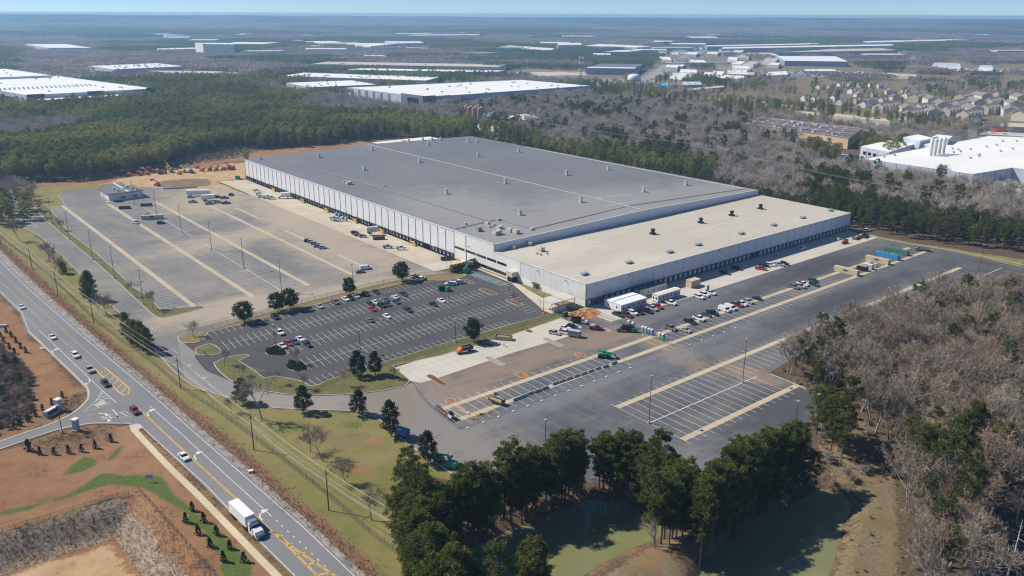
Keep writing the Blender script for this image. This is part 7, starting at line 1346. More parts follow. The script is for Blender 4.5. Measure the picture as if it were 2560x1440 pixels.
def cabin(name, u0, u1, v0, v1, h, lab, wall, roof, windows=6, gap=False):
    o = empty(name, uv((u0 + u1) / 2, (v0 + v1) / 2, 0.1), YAW, lab, 'office trailer'); L, Wd = v1 - v0, u1 - u0
    part(o, 'wall', [((0, 0, h / 2 + 0.3), (L, Wd, h - 0.3))], wall); part(o, 'skirt', [((0, 0, 0.25), (L - 0.3, Wd - 0.3, 0.4))], M_GUTTER)
    b = MB(); b.add([(-L / 2 - .15, -Wd / 2 - .15, h + .1), (L / 2 + .15, -Wd / 2 - .15, h + .1), (L / 2 + .15, 0, h + .5), (-L / 2 - .15, 0, h + .5), (-L / 2 - .15, Wd / 2 + .15, h + .1), (L / 2 + .15, Wd / 2 + .15, h + .1)], [(0, 1, 2, 3), (3, 2, 5, 4), (0, 3, 4), (1, 5, 2)]); b.build('roof', roof, o)
    for k in range(windows): x = -L / 2 + L * (k + 0.5) / windows; part(o, 'window', [((x, -Wd / 2 - 0.03, 1.9), (0.7, 0.06, 1.0))], M_GLASS)
    for k in range(2): part(o, 'window', [((-L / 2 - 0.03, -Wd / 4 + k * Wd / 2, 1.9), (0.06, 0.7, 1.0))], M_GLASS)
    part(o, 'door', [((L * 0.3, -Wd / 2 - 0.04, 1.5), (0.9, 0.08, 2.0))], M_GUTTER); part(o, 'step', [((L * 0.3, -Wd / 2 - 0.7, 0.3), (1.2, 1.2, 0.5))], M_GALV)
    if gap: part(o, 'roof_seam', [((0, 0.0, h + 0.52), (L, 0.5, 0.04))], plain('blue_seam', (0.12, 0.17, 0.28), 0.6))
    return o
M_ROOFW = plain('bright_white_roof', (0.84, 0.84, 0.82), 0.5, var=0.04)
cabin('office_trailer', -14.6, -4.6, 6.6, 22.6, 3.4, 'double width white office trailer against the wing dock', M_SIDE3, M_ROOFW, 5, True); cabin('office_trailer', -15.8, -12.4, 28.5, 43.5, 3.3, 'long narrow white office trailer beside the wing dock', M_SIDE3, plain('cream_roof', (0.74, 0.71, 0.62), 0.6), 6); cabin('office_trailer', -6.5, -3.0, 27.5, 45, 3.3, 'grey roofed office trailer tight behind the narrow white one', plain('pale_trailer', (0.55, 0.55, 0.53), 0.7), plain('dark_trailer_roof', (0.12, 0.12, 0.125), 0.8), 5)
def block_thing(name, px, dims, h, lab, cat, m, z=0.1, group=None, extra=()):
    p = W(*px); o = empty(name, (p.x, p.y, z), h, lab, cat, group); part(o, 'body', [((0, 0, dims[2] / 2), dims)], m)
    for nm, bx, mm in extra: part(o, nm, bx, mm)
    return o
block_thing('storage_unit', (1732, 716), (6.5, 3.2, 3.2), YAW, 'tan storage unit leaning against the wing dock', 'storage unit', TANC, extra=[('roof', [((0, 0, 3.3), (6.8, 3.5, 0.2))], M_TR), ('door', [((3.28, 0, 1.2), (0.06, 1.2, 2.2))], plain('brown_door', (0.2, 0.08, 0.05), 0.7))])
block_thing('dark_tank', (2155, 676), (4.8, 2.4, 2.2), CH, 'black box tank between the tan containers', 'tank', M_BLACK, extra=[('lid', [((0, 0, 2.3), (4.4, 2.0, 0.15))], M_GUTTER)]); block_thing('silver_tank', (2170, 672), (4.6, 2.3, 2.3), CH, 'pale silver box tank beside the black one', 'tank', M_GALV, extra=[('lid', [((0, 0, 2.4), (4.2, 1.9, 0.15))], M_TRIM)])
block_thing('utility_cabinet', (1767, 724), (1.6, 1.4, 2.2), YAW, 'small tan cabinet by the wing apron edge', 'cabinet', M_BEIGE, extra=[('door', [((0, -0.72, 1.1), (1.2, 0.05, 1.9))], M_GUTTER)])
block_thing('utility_cabinet', (2187, 668), (1.4, 1.2, 2.0), CH, 'white cabinet in front of the tan container with tanks', 'cabinet', M_TRIM, extra=[('door', [((0, -0.62, 1.0), (1.0, 0.05, 1.7))], M_GUTTER)])
M_ROLL = plain('rusty_dark_steel', (0.085, 0.075, 0.065), 0.8, var=0.4); M_DEBRIS = plain('scrap_wood', (0.34, 0.25, 0.15), 0.9, var=0.5, scale=2)
def dumpster(px, h, lab, m=M_ROLL, L=6.6, z=0.1, load=None, group='open top skips'):
    p = W(*px); o = empty('skip', (p.x, p.y, z), h, lab, 'skip', group); part(o, 'floor', [((0, 0, 0.2), (L, 2.3, 0.2))], m)
    for y in (-1, 1): part(o, 'side', [((0, y * 1.18, 0.85), (L, 0.1, 1.4))], m)
    for x in (-1, 1): part(o, 'end', [((x * (L / 2 - 0.05), 0, 0.85), (0.1, 2.3, 1.4))], m)
    for k in range(6): part(o, 'rib', [((-L / 2 + L * (k + 0.5) / 6, -1.27, 0.85), (0.12, 0.1, 1.4))], m)
    if load: part(o, 'debris', [((0, 0, 0.9), (L - 0.4, 2.0, 0.9), 0, 0, 0.8)], load)
for px, h, lab, m, ld in (((2140, 597), YAW + 0.2, 'brown open skip at the far corner of the wing, left one', plain('brown_skip', (0.17, 0.12, 0.07), 0.8), M_DEBRIS), ((2161, 593), YAW + 0.2, 'dark open skip at the far corner of the wing, right one', M_ROLL, None), ((312, 522), 0.2, 'dark open skip in the yard in front of the dispatch office', M_ROLL, None), ((366, 515), 0.2, 'rusty open skip in the yard right of the other', M_ROLL, M_MULCH), ((947, 596), 0.35, 'open skip with rusty rim on the dock apron', M_ROLL, M_MULCH), ((1118, 650), 0.3, 'dark open skip at the near end of the dock apron', M_ROLL, None), ((1259, 849), DN + 0.7, 'pale skip full of lumber on the concrete bay', plain('tan_skip', (0.42, 0.36, 0.26), 0.8), M_DEBRIS)): dumpster(px, h, lab, m, load=ld, z=-0.4 if px[0] in (947,) else 0.1)
def toilet(px, m, lab, z=0.1, base=None):
    p = base or W(*px); o = empty('portable_toilet', (p[0], p[1], z), YAW, lab, 'toilet', 'portable toilets'); part(o, 'cabin', [((0, 0, 1.1), (1.15, 1.15, 2.1))], m); part(o, 'roof', [((0, 0, 2.25), (1.2, 1.2, 0.25), 0, 0, 0.7)], M_TRIM); part(o, 'door', [((0, -0.6, 1.1), (0.8, 0.05, 1.8))], m)
TB, TLB, TG, TY, TGR = plain('toilet_blue', (0.06, 0.24, 0.50), 0.5), plain('toilet_pale_blue', (0.26, 0.46, 0.56), 0.5), plain('toilet_grey', (0.33, 0.36, 0.36), 0.6), plain('toilet_yellow', (0.66, 0.54, 0.12), 0.5), plain('toilet_green', (0.05, 0.36, 0.28), 0.5)
for (X, Y), m, lab in (((1168, 378), TG, 'grey portable toilet at the left end of the row'), ((1210, 398), TLB, 'pale blue portable toilet next to the grey one'), ((1308, 438), TLB, 'pale blue portable toilet, first of the middle four'), ((1338, 446), TLB, 'pale blue portable toilet, second of the middle four'), ((1370, 460), TB, 'deep blue portable toilet, third of the middle four'), ((1398, 470), TB, 'deep blue portable toilet, last of the middle four'), ((1473, 502), TY, 'yellow portable toilet near the right end of the row'), ((1508, 516), TGR, 'green portable toilet at the right end of the row')): toilet((1280 + X / 4, 720 + Y / 4), m, lab)
for (X, Y), m, lab in (((805, 715), TB, 'blue portable toilet at the dock wall, first of four'), ((832, 728), TB, 'blue portable toilet at the dock wall, second of four'), ((872, 750), TB, 'blue portable toilet at the dock wall, third of four'), ((902, 760), TG, 'grey portable toilet at the dock wall, last of four')): toilet((640 + X / 4, 360 + Y / 4), m, lab, -0.5)
# concrete barriers along the fence line
jb = MB(); profile(jb, [(-0.3, 0), (-0.3, 0.18), (-0.12, 0.4), (-0.09, 0.85), (0.09, 0.85), (0.12, 0.4), (0.3, 0.18), (0.3, 0)], 3.0); JB = jb.mesh('barrier', plain('barrier_concrete', (0.42, 0.45, 0.48), 0.85, var=0.2))
for k, (X, Y) in enumerate(((45, 1120), (115, 1092), (185, 1063), (260, 1038), (330, 1011), (435, 963), (505, 938), (575, 913), (648, 888), (720, 865), (790, 841), (860, 815), (935, 792), (1020, 760))):
    p = W(1280 + X / 4, 720 + Y / 4); o = obj('traffic_barrier', JB, None, (p.x, p.y, 0.1), YAW + R(90)); tag(o, 'grey concrete barrier along the court fence, %s from the left' % ORD[k], 'barrier', 'concrete barriers in the truck court')
for k, (X, Y) in enumerate(((1700, 452), (1770, 448), (1840, 444), (1905, 440))):
    p = W(X / 4, 360 + Y / 4); o = obj('traffic_barrier', JB, None, (p.x, p.y, 0.1), 0.1); o.scale = (1, 3, 1.2); o.rotation_euler.z = 1.7; tag(o, 'pale pipe stack by the oval lawn, %s from the left' % ORD[k], 'barrier', 'pale stacks by the oval lawn')
# ------------------------------------------------------------------ light poles
M_POLE = plain('bronze_pole', (0.10, 0.075, 0.06), 0.6)
def light_pole(base, h, lab, group, head_only=False, base_m=M_CONC2, arm=0):
    p = base; o = empty('light_pole', (p.x, p.y, 0.05), YAW, lab, 'light pole', group); b = MB(); b.tube([(0, 0, 0.9), (0, 0, h)], [0.14, 0.09], 6); b.build('pole', M_POLE, o); b = MB(); b.lathe([(0.38, 0), (0.38, 1.0)], 10); b.build('concrete_base', base_m, o); part(o, 'lamp_head', [((0, 0, h + 0.12), (0.9, 0.9, 0.28))], plain('lamp_housing', (0.30, 0.30, 0.29), 0.5)); part(o, 'lamp_lens', [((0, 0, h - 0.05), (0.7, 0.7, 0.06))], M_LAMP)
PG = 'tall light poles'
for base, lab in ((W(1622, 1059), 'tall bronze light pole in the near trailer stalls'), (W(1856, 957), 'tall bronze light pole at the corner of the east wood'), (W(1364, 1051, 16), 'light pole rising behind the pond pines, left one'), (W(1996, 1004, 16), 'light pole behind the pines beside the small paved corner'), (W(2057, 784, 16), 'light pole at the edge of the bare wood'), (W(2445, 692), 'tall light pole in the far right stalls'), (W(2222, 720, 16), 'light pole half hidden by the bare wood crowns')): light_pole(base, 16, lab, PG)
for k, px in enumerate(((336, 511), (392, 537), (454, 581), (529, 625), (610, 672), (704, 729))): light_pole(W(*px), 15.5, 'light pole on the centre line of the yard, %s from the far end' % ORD[k], PG)
for k, px in enumerate(((131, 560), (174, 599), (232, 649), (287, 697), (359, 761))): light_pole(W(*px), 15.5, 'light pole on the grass verge beside the drive, %s from the far end' % ORD[k], PG)
light_pole(W(882, 702), 8, 'short light pole behind the round tree at the yard exit', PG)
M_YB = plain('yellow_pole_base', (0.62, 0.58, 0.25), 0.7)
for px, lab in (((955.5, 802), 'lot light pole with yellow base beside the white car'), ((1121, 756), 'lot light pole with yellow base near the oval bed'), ((1139, 856), 'lot light pole on the verge above the concrete bay'), ((1359, 786), 'lot light pole by the open shelter')): light_pole(W(*px), 9.5, lab, PG, base_m=M_YB)
for px, lab in (((689, 868), 'slim lot light pole in the upper planted island'), ((901, 882), 'slim lot light pole behind the magnolia pair'), ((156, 1083), 'dark street lamp at the side street mouth')): light_pole(W(*px), 9, lab, PG)
for k, px in enumerate(((1117, 687), (1129, 682), (1141, 677))):
    p = W(*px); o = empty('flagpole', (p.x, p.y, 0.1), 0, 'white flagpole beside the hedge, %s from the left' % ORD[k], 'flagpole', 'flagpoles by the hedge'); b = MB(); b.tube([(0, 0, 0), (0, 0, 12 - k)], [0.09, 0.05], 6); b.build('pole', M_TRIM, o); b = MB(); b.lathe([(0.05, 0), (0.12, 0.1), (0.02, 0.22)], 8, (0, 0, 12 - k)); b.build('finial', M_TRIM, o)
# ------------------------------------------------------------------ utility poles and wires
M_WOOD = plain('creosote_pole', (0.055, 0.045, 0.037), 0.9); UPX = [(-70, 556), (2, 611), (81, 674), (145, 736), (235, 810), (452, 971), (635, 1124.6), (822, 1276), (1084, 1440)]
UP_H = [11, 11, 11, 11, 11, 11.5, 11.5, 11.8, 11.8]; tops = []
for k, (px, h) in enumerate(zip(UPX, UP_H)):
    p = W(*px); d = RD; tops.append((p, h))
    o = empty('utility_pole', (p.x, p.y, 0), d, 'dark wooden utility pole along the road, %s from the far end' % ORD[k], 'utility pole', 'utility poles along the road'); b = MB(); b.tube([(0, 0, 0), (0, 0, h)], [0.17, 0.11], 7); b.build('pole', M_WOOD, o); part(o, 'cross_arm', [((0, 0, h - 1.2), (0.12, 2.2, 0.12))], M_WOOD)
    for y in (-1, 0, 1): b = MB(); b.lathe([(0.06, 0), (0.09, 0.1), (0.05, 0.25)], 6, (0, y, h - 1.14)); b.build('insulator', M_TRIM, o)
M_WIRE = plain('pale_wire', (0.52, 0.50, 0.46), 0.5)
for (p0, h0), (p1, h1), k in zip(tops[:-1], tops[1:], range(9)):
    d = (p1 - p0).normalized(); n = Vector((-d.y, d.x, 0)); L = (p1 - p0).length
    for j, (off, dz, rad, sag) in enumerate(((0, -0.1, 0.028, .012), (1.0, -0.9, 0.022, .016), (-1.0, -0.9, 0.022, .016), (0.1, -3.2, 0.03, .02), (0.1, -3.7, 0.035, .02))):
        pts = []
        for t in range(9): s = t / 8; q = p0.lerp(p1, s) + n * off; q.z = h0 + (h1 - h0) * s + dz - 4 * sag * L * s * (1 - s); pts.append(q)
        b = MB(); b.tube(pts, rad, 4, cap=False); o = b.build('overhead_wire', M_WIRE); tag(o, '%s wire between the %s and %s utility poles' % (('top', 'outer', 'inner', 'upper cable', 'lower cable')[j], ORD[k], ORD[k + 1]), 'wire', 'overhead wires along the road')
# power line behind the warehouse
PW = [(1228, 322, 14), (1768, 420, 15), (2330, 560, 15)]; prev = None
for k, (x, y, h) in enumerate(PW):
    p = W(x, y); o = empty('power_pole', (p.x, p.y, 0), 0.7, 'tall grey power pole in the bare woods, %s from the left' % ORD[k], 'power pole', 'power line behind the warehouse'); b = MB(); b.tube([(0, 0, 0), (0, 0, h + 6)], [0.3, 0.18], 6); b.build('pole', M_GALV, o); part(o, 'cross_arm', [((0, 0, h + 3.5), (0.2, 4.4, 0.2))], M_GALV)
    if prev:
        for j, off in enumerate((-2, 0, 2)):
            pts = [prev[0].lerp(p, t / 10) + Vector((off * 0.7, off * 0.7, (prev[1] + h) / 2 + 4 - 4 * 3 * (t / 10) * (1 - t / 10))) for t in range(11)]; b = MB(); b.tube(pts, 0.05, 3, cap=False); tag(b.build('power_line', M_WIRE), '%s power line between the %s and %s grey poles' % (('near', 'middle', 'far')[j], ORD[k - 1], ORD[k]), 'wire', 'power lines behind the warehouse')
    prev = (p, h)
# ------------------------------------------------------------------ chain link fences
def link_mesh():
    t = NT('chain_link'); w1 = t.node('ShaderNodeTexWave', wave_type='BANDS', bands_direction='DIAGONAL'); t.link(t.pos('Object', scale=(1, 1, 1)), w1.inputs[0]); w1.inputs['Scale'].default_value = 6.0
    tr = t.node('ShaderNodeBsdfTransparent'); mx = t.node('ShaderNodeMixShader'); r = t.node('ShaderNodeMapRange'); t.link(w1.outputs[1], r.inputs[0]); r.inputs[1].default_value = 0.55; r.inputs[2].default_value = 0.9; r.inputs[3].default_value = 0.06; r.inputs[4].default_value = 0.42
    t.link(r.outputs[0], mx.inputs[0]); t.link(tr.outputs[0], mx.inputs[1]); t.link(t.b.outputs[0], mx.inputs[2]); t.link(mx.outputs[0], t.out.inputs[0]); return t.done((0.13, 0.13, 0.125))
M_LINK = link_mesh(); M_POST = plain('fence_post', (0.16, 0.155, 0.15), 0.6)
def fence(pts, lab, h=2.0, step=3.2, post=M_POST, z=0.0, ground=False, rail=True):
    P = smooth_line(pts, 5) if len(pts) > 2 else [Vector((p[0], p[1], 0)) for p in pts]; A = along(P, step); o = empty('chain_link_fence', (A[0][0].x, A[0][0].y, z), 0, lab, 'fence'); o0 = A[0][0]
    pm_ = MB(); pm_.tube([(0, 0, 0), (0, 0, h + 0.08)], 0.045, 5); pm_ = pm_.mesh('post', post)
    for i, (q, a) in enumerate(A):
        g = hz(q.x, q.y) if ground else 0.0
        if i < 300: obj('post', pm_, o, (q.x - o0.x, q.y - o0.y, g))
        if i + 1 < len(A) and i < 300:
            r_ = A[i + 1][0]; g2 = hz(r_.x, r_.y) if ground else 0.0; b = MB(); b.quad((0, 0, g), (r_.x - q.x, r_.y - q.y, g2), (r_.x - q.x, r_.y - q.y, g2 + h), (0, 0, g + h)); b.build('mesh_panel', M_LINK, o, (q.x - o0.x, q.y - o0.y, 0))
            if rail: b = MB(); b.tube([(0, 0, g + h), (r_.x - q.x, r_.y - q.y, g2 + h)], 0.03, 4, cap=False); b.build('top_rail', post, o, (q.x - o0.x, q.y - o0.y, 0))
fence(PX([(-60, 548), (0, 594), (100, 670), (162, 727), (225, 792), (300, 852), (375, 905), (450, 970), (535, 1025), (610, 1080), (640, 1102), (750, 1187), (840, 1260), (912, 1325), (1015, 1405), (1100, 1475)]), 'long chain link fence running beside the road verge', 2.2)
fence(PX([(470, 836), (560, 815), (640, 792), (760, 758), (880, 729), (1000, 702), (1060, 691), (1105, 686), (1160, 683)]), 'chain link fence between the yard and the employee lot', 2.0)
fence(PX([(800, 965), (960, 912), (1100, 873), (1280, 821), (1400, 786)]), 'chain link fence on the verge above the concrete bay', 1.8)
fence(PX([(-120, 1366), (0, 1332), (347, 1227)]), 'dark wire fence along the back rim of the pit', 1.2, 2.6, M_WOOD); fence(PX([(347, 1227), (535, 1437), (600, 1510)]), 'dark wire fence along the right rim of the pit', 1.4, 2.6, M_WOOD)
fence([uv(-4, -3), uv(-19, -2.5), uv(-37, -3), uv(-53, -5)], 'temporary panel fence beside the portable toilets', 1.9, 3.0, M_GALV)
fence([uv(-22, -101), uv(-37, -105), uv(-55, -106.5)], 'temporary panel fence at the near end of the striped court', 1.9, 3.0, M_GALV); fence([uv(-54.5, -106), uv(-54, -60), uv(-53.5, -28)], 'temporary panel fence along the concrete barriers', 1.9, 3.4, M_GALV); fence([uv(-54, 2), uv(-53.5, 30)], 'temporary panel fence right of the dusty crossing', 1.9, 3.4, M_GALV)
# white pads under the temporary fence posts
pdm = MB(); pdm.box((0, 0, 0.1), (0.9, 0.5, 0.2)); pdm = pdm.mesh('fence_foot', M_TRIM)
for k in range(18):
    u, v = (-56.2, -104 + k * 6.0) if k < 13 else (-55.5, 2 + (k - 13) * 7); o = obj('fence_foot', pdm, None, uv(u, v, 0.1), YAW); tag(o, 'white sandbag foot below the panel fence, %s from the left' % ORD[k], 'sandbag', 'white sandbags of the panel fence')
# ------------------------------------------------------------------ single trees by road, lawns and lots
def many(protos, name, items, cat, group, base):
    for k, it in enumerate(items): at(protos, name, it[:2], '%s, %s' % (base, it[3] if len(it) > 3 else ORD[k] + ' of the row'), cat, group, it[2], i=k % len(protos))
many(MAGN, 'magnolia_tree', [(759, 1031, 1.0, 'first on the lawn edge'), (898, 1036, 1.0, 'second on the lawn edge'), (977, 1090, 1.1, 'third, beside the blue unit'), (1070, 1159, 1.0, 'fourth, beside the green machine'), (894, 941, 1.15, 'larger of the pair at the lot corner'), (938, 938, 0.95, 'smaller of the pair at the lot corner'), (607, 1008, 1.0, 'next to the big bare tree')], 'tree', 'magnolias', 'dark glossy magnolia')
many(OAKS, 'evergreen_oak', [(611, 806, 1.05, 'left end of the employee lot fence'), (694, 780, 0.95, 'left of the touching pair'), (725, 773, 0.98, 'right of the touching pair'), (874, 736, 0.85, 'by the middle of the lot fence'), (1004, 703, 1.0, 'right end of the lot fence'), (1184, 856, 0.95, 'alone on the verge above the concrete bay')], 'tree', 'round evergreen oaks', 'round evergreen tree')
many(CYPR, 'evergreen_tree', [(226, 750, 1.15, 'tallest beside the far drive'), (218, 742, 0.95, 'beside the tallest far one'), (317, 843, 0.85, 'left of the roadside clump'), (340, 862, 0.95, 'middle of the roadside clump'), (370, 882, 0.9, 'right of the roadside clump'), (355, 868, 1.0, 'behind the roadside clump'), (328, 850, 0.75, 'front of the roadside clump'), (160, 684, 0.6, 'low dark one beside the drive'), (15, 915, 0.4, 'in the thicket, upper'), (42, 925, 0.5, 'in the thicket, right'), (8, 1000, 0.45, 'in the thicket, lower left'), (50, 960, 0.42, 'in the thicket, lower right'), (2010, 905, 0.75, 'at the corner of the east wood by the stalls'), (2025, 900, 0.62, 'beside the corner one of the east wood')], 'tree', 'roadside evergreens', 'dark evergreen by the road')
many(BARES, 'bare_tree', [(655, 1048, 1.06, 'largest below the drive'), (776, 1130, 0.69, 'first on the lower lawn'), (806, 1152, 0.74, 'second on the lower lawn'), (864, 1206, 0.76, 'third on the lower lawn'), (930, 1302, 0.69, 'fourth on the lower lawn'), (684, 965, 0.47, 'first on the lot verge'), (759, 973, 0.54, 'second on the lot verge'), (857, 963, 0.50, 'third on the lot verge'), (985, 948, 0.47, 'fourth on the lot verge'), (742, 912, 0.45, 'in the lower planted island'), (690, 861, 0.43, 'in the upper planted island'), (484, 842, 0.58, 'on the corner verge of the lot'), (562, 916, 0.45, 'left on the curved verge'), (607, 941, 0.47, 'right on the curved verge'), (381, 773, 0.62, 'near end of the yard verge'), (340, 740, 0.56, 'second on the yard verge'), (154, 576, 0.67, 'far end of the yard verge'), (245, 783, 0.62, 'slim one left of the wide one'), (268, 785, 0.95, 'wide one between drive and fence'), (120, 655, 0.78, 'slim one beside the far drive'), (139, 673, 0.84, 'middle one beside the far drive'), (147, 683, 0.78, 'near one beside the far drive'), (49, 602, 0.84, 'dense one by the guard booth road'), (5, 568, 0.67, 'left edge by the guard booth'), (52, 478, 0.90, 'by the far end of the drive'), (15, 452, 0.84, 'left edge at the end of the drive'), (579, 1032, 0.50, 'small one above the fence'), (98, 528, 0.50, 'on the verge opposite the guard booth'), (112, 545, 0.50, 'second opposite the guard booth'), (24, 555, 0.56, 'behind the guard booth road'), (1265, 738, 0.34, 'in the long bed of the lot'), (1285, 752, 0.34, 'in the second long bed of the lot'), (1637, 1378, 0.62, 'pale bent one on the pond spit'), (2352, 462, 1.51, 'tall spreading one before the white plant'), (2310, 478, 1.01, 'left of the tall one before the white plant')], 'tree', 'single bare trees', 'leafless tree')
many(CEDARS, 'young_cedar', [(x, y, s) for x, y, s in ((72, 1127, 1.5), (101, 1136, 1.0), (136, 1136, 1.0), (171, 1133, 1.0), (205, 1129, 1.0), (239, 1121, 1.0), (278, 1104, 1.1))], 'tree', 'young cedars along the bed', 'young cedar below the planting bed')
many(CEDARS, 'young_cedar', [(x, y, 1.1) for x, y in ((481, 1277), (465, 1306), (510, 1306), (495, 1336), (542, 1338), (525, 1368), (575, 1372), (559, 1404), (610, 1404))], 'tree', 'young cedars on the green strip', 'young cedar on the green strip')
many(CEDARS, 'young_cedar', [(x, y, 1.0) for x, y in ((16, 832), (29, 843), (10, 857), (41, 857), (24, 872), (52, 871), (37, 884), (65, 882), (1, 842))], 'tree', 'young cedars above the thicket', 'young cedar planted above the thicket')
many(CEDARS, 'young_cedar', [(x, y, 0.95) for x, y in ((156, 993), (130, 1012), (107, 1026), (89, 1041), (70, 1054), (50, 1064), (37, 1072))], 'tree', 'young cedars by the stone sign', 'young cedar behind the stone sign')
# snags
for px, h, a, lab in (((2515, 1450), 15, 0.25, 'bleached dead trunk leaning at the lower right corner'), ((2420, 1130), 13, 0.1, 'pale dead tree in the east wood')):
    p = W(*px); o = empty('dead_tree', (p.x, p.y, 0), 0.4, lab, 'tree'); b = MB(); b.tube([(0, 0, 0), (a * 3, 0, h * 0.4), (a * 5.5, 0.3, h * 0.75), (a * 7, 0.5, h)], [0.28, 0.2, 0.13, 0.04], 6); b.build('trunk', M_PALE, o)
    r = random.Random(2)
    for k in range(12): t = 0.35 + 0.6 * k / 12; q = Vector((a * 7 * t, 0.3 * t, h * t)); an = r.uniform(0, 6.28); L = r.uniform(0.8, 2.4); b = MB(); b.tube([q, q + Vector((math.cos(an) * L * 0.6, math.sin(an) * L * 0.6, 0.1)), q + Vector((math.cos(an) * L, math.sin(an) * L, 0.5))], [0.07, 0.05, 0.02], 4); b.build('branch', M_PALE, o)
# ------------------------------------------------------------------ hedge, shrubs in beds, plants
def hedge(name, pts, w, h, lab, m, n=900, size=0.45):
    r = random.Random(len(lab)); b = MB(); P = [Vector((p[0], p[1], 0)) for p in pts]; c = P[0]
    for i in range(n):
        k = r.randrange(len(P) - 1); q = P[k].lerp(P[k + 1], r.random()) - c; d = (P[k + 1] - P[k]).normalized(); nn = Vector((-d.y, d.x, 0)); e = rdir(r); q = q + nn * (w / 2 * e.x) + Vector((0, 0, h * (0.5 + 0.5 * e.z))); tuft(b, q, size, r, 0.7, Vector((0, 0, 0.5)))
    o = b.build(name, m, None, c); tag(o, lab, 'hedge')
hedge('hedge', PX([(1128, 683), (1160, 676), (1188, 664)]), 4.0, 4.0, 'tall dark hedge screening the end of the dock', M_LEAF, 2600, 0.6)
def bedplants(name, poly, n, h, m, lab, size=0.3):
    r = random.Random(len(lab)); xs = [p[0] for p in poly]; ys = [p[1] for p in poly]; b = MB(); k = 0; t = 0; c = Vector((sum(xs) / len(xs), sum(ys) / len(ys), 0))
    while k < n and t < 20000:
        t += 1; x, y = r.uniform(min(xs), max(xs)), r.uniform(min(ys), max(ys))
        if inside(poly, [x], [y])[0]:
            k += 1
            for j in range(7): tuft(b, Vector((x - c.x + r.uniform(-.3, .3), y - c.y + r.uniform(-.3, .3), 0.12 + r.uniform(0.05, h))), size, r, 0.5, Vector((0, 0, 0.8)))
    o = b.build(name, m, None, c); o['kind'] = 'stuff'; o['label'] = lab
pp = lambda pts: [(p.x, p.y) for p in PX(pts)]
M_YEL = leafy('yellow_shrub', (0.17, 0.14, 0.02), (0.30, 0.24, 0.04), (0.25, 0.2, 0.03)); M_BRN = leafy('brown_grass_tufts', (0.10, 0.07, 0.045), (0.20, 0.145, 0.095), (0.2, 0.13, 0.08))
bedplants('yellow_shrubs', pp([(75, 1112), (150, 1092), (240, 1078), (235, 1092), (150, 1105), (85, 1118)]), 120, 0.7, M_YEL, 'yellow flowering shrubs in the lower bed'); bedplants('bed_grasses', pp([(65, 1130), (140, 1082), (230, 1065), (283, 1068), (280, 1100), (200, 1120), (110, 1138)]), 220, 0.4, M_BRN, 'brown bed grasses in the lower bed'); bedplants('bed_grasses', pp([(150, 1015), (190, 985), (212, 985), (200, 1008), (160, 1034)]), 130, 0.45, M_BRN, 'brown bed grasses in the upper bed'); bedplants('yellow_shrubs', pp([(150, 1012), (162, 998), (166, 1004), (156, 1018)]), 20, 0.8, M_YEL, 'yellow shrub beside the stone sign')
for pts, lab in (([(668, 872), (662, 880), (672, 888), (700, 889), (717, 887), (710, 876), (690, 866)], 'dark creeping ground cover on the upper planted island'), ([(716, 912), (718, 922), (740, 929), (766, 927), (769, 920), (755, 908), (735, 903), (722, 901)], 'dark creeping ground cover on the lower planted island')): bedplants('ground_cover', pp(pts), 420, 0.5, M_LEAF, lab, 0.4)
# dead brush in the ditch
r = random.Random(8); b = MB()
for q_, a_ in along(DITCH, 0.045):
    p = Vector((q_.x + r.gauss(0, 1.5), q_.y + r.gauss(0, 1.5), r.uniform(0.05, 0.5))); tuft(b, p, r.uniform(0.3, 0.8), r, 0.3, Vector((0, 0, 0.6)))
o = b.build('ditch_brush', leafy('rust_brush', (0.15, 0.09, 0.055), (0.33, 0.21, 0.13), (0.38, 0.19, 0.09))); o['kind'] = 'stuff'; o['label'] = 'rusty dead brush filling the ditch beside the road'
# straw grass on the pit slope
rg2 = np.random.default_rng(77); sx = rg2.uniform(-135, -60, 9000); sy = rg2.uniform(148, 195, 9000); sd_ = sdist(PIT_RIM, sx, sy); kk = (sd_ > -0.5) & (sd_ < 10.5); sx, sy = sx[kk], sy[kk]; szz = height(sx, sy); r = random.Random(6); b = MB()
for x, y, z in zip(sx, sy, szz):
    d = Vector((r.uniform(-1, 1), r.uniform(-1.4, 0.4), r.uniform(0.15, 0.7))).normalized(); L = r.uniform(0.5, 1.3); e = d.cross(rdir(r)).normalized() * r.uniform(0.05, 0.12); p = Vector((x, y, z)); b.add([p - e, p + e, p + d * L], [(0, 1, 2)])
M_STRAW = leafy('straw', (0.26, 0.21, 0.16), (0.55, 0.47, 0.38), (0.42, 0.34, 0.26)); o = b.build('dry_grass', M_STRAW); o['kind'] = 'stuff'; o['label'] = 'dry grey grass matted on the pit slope'
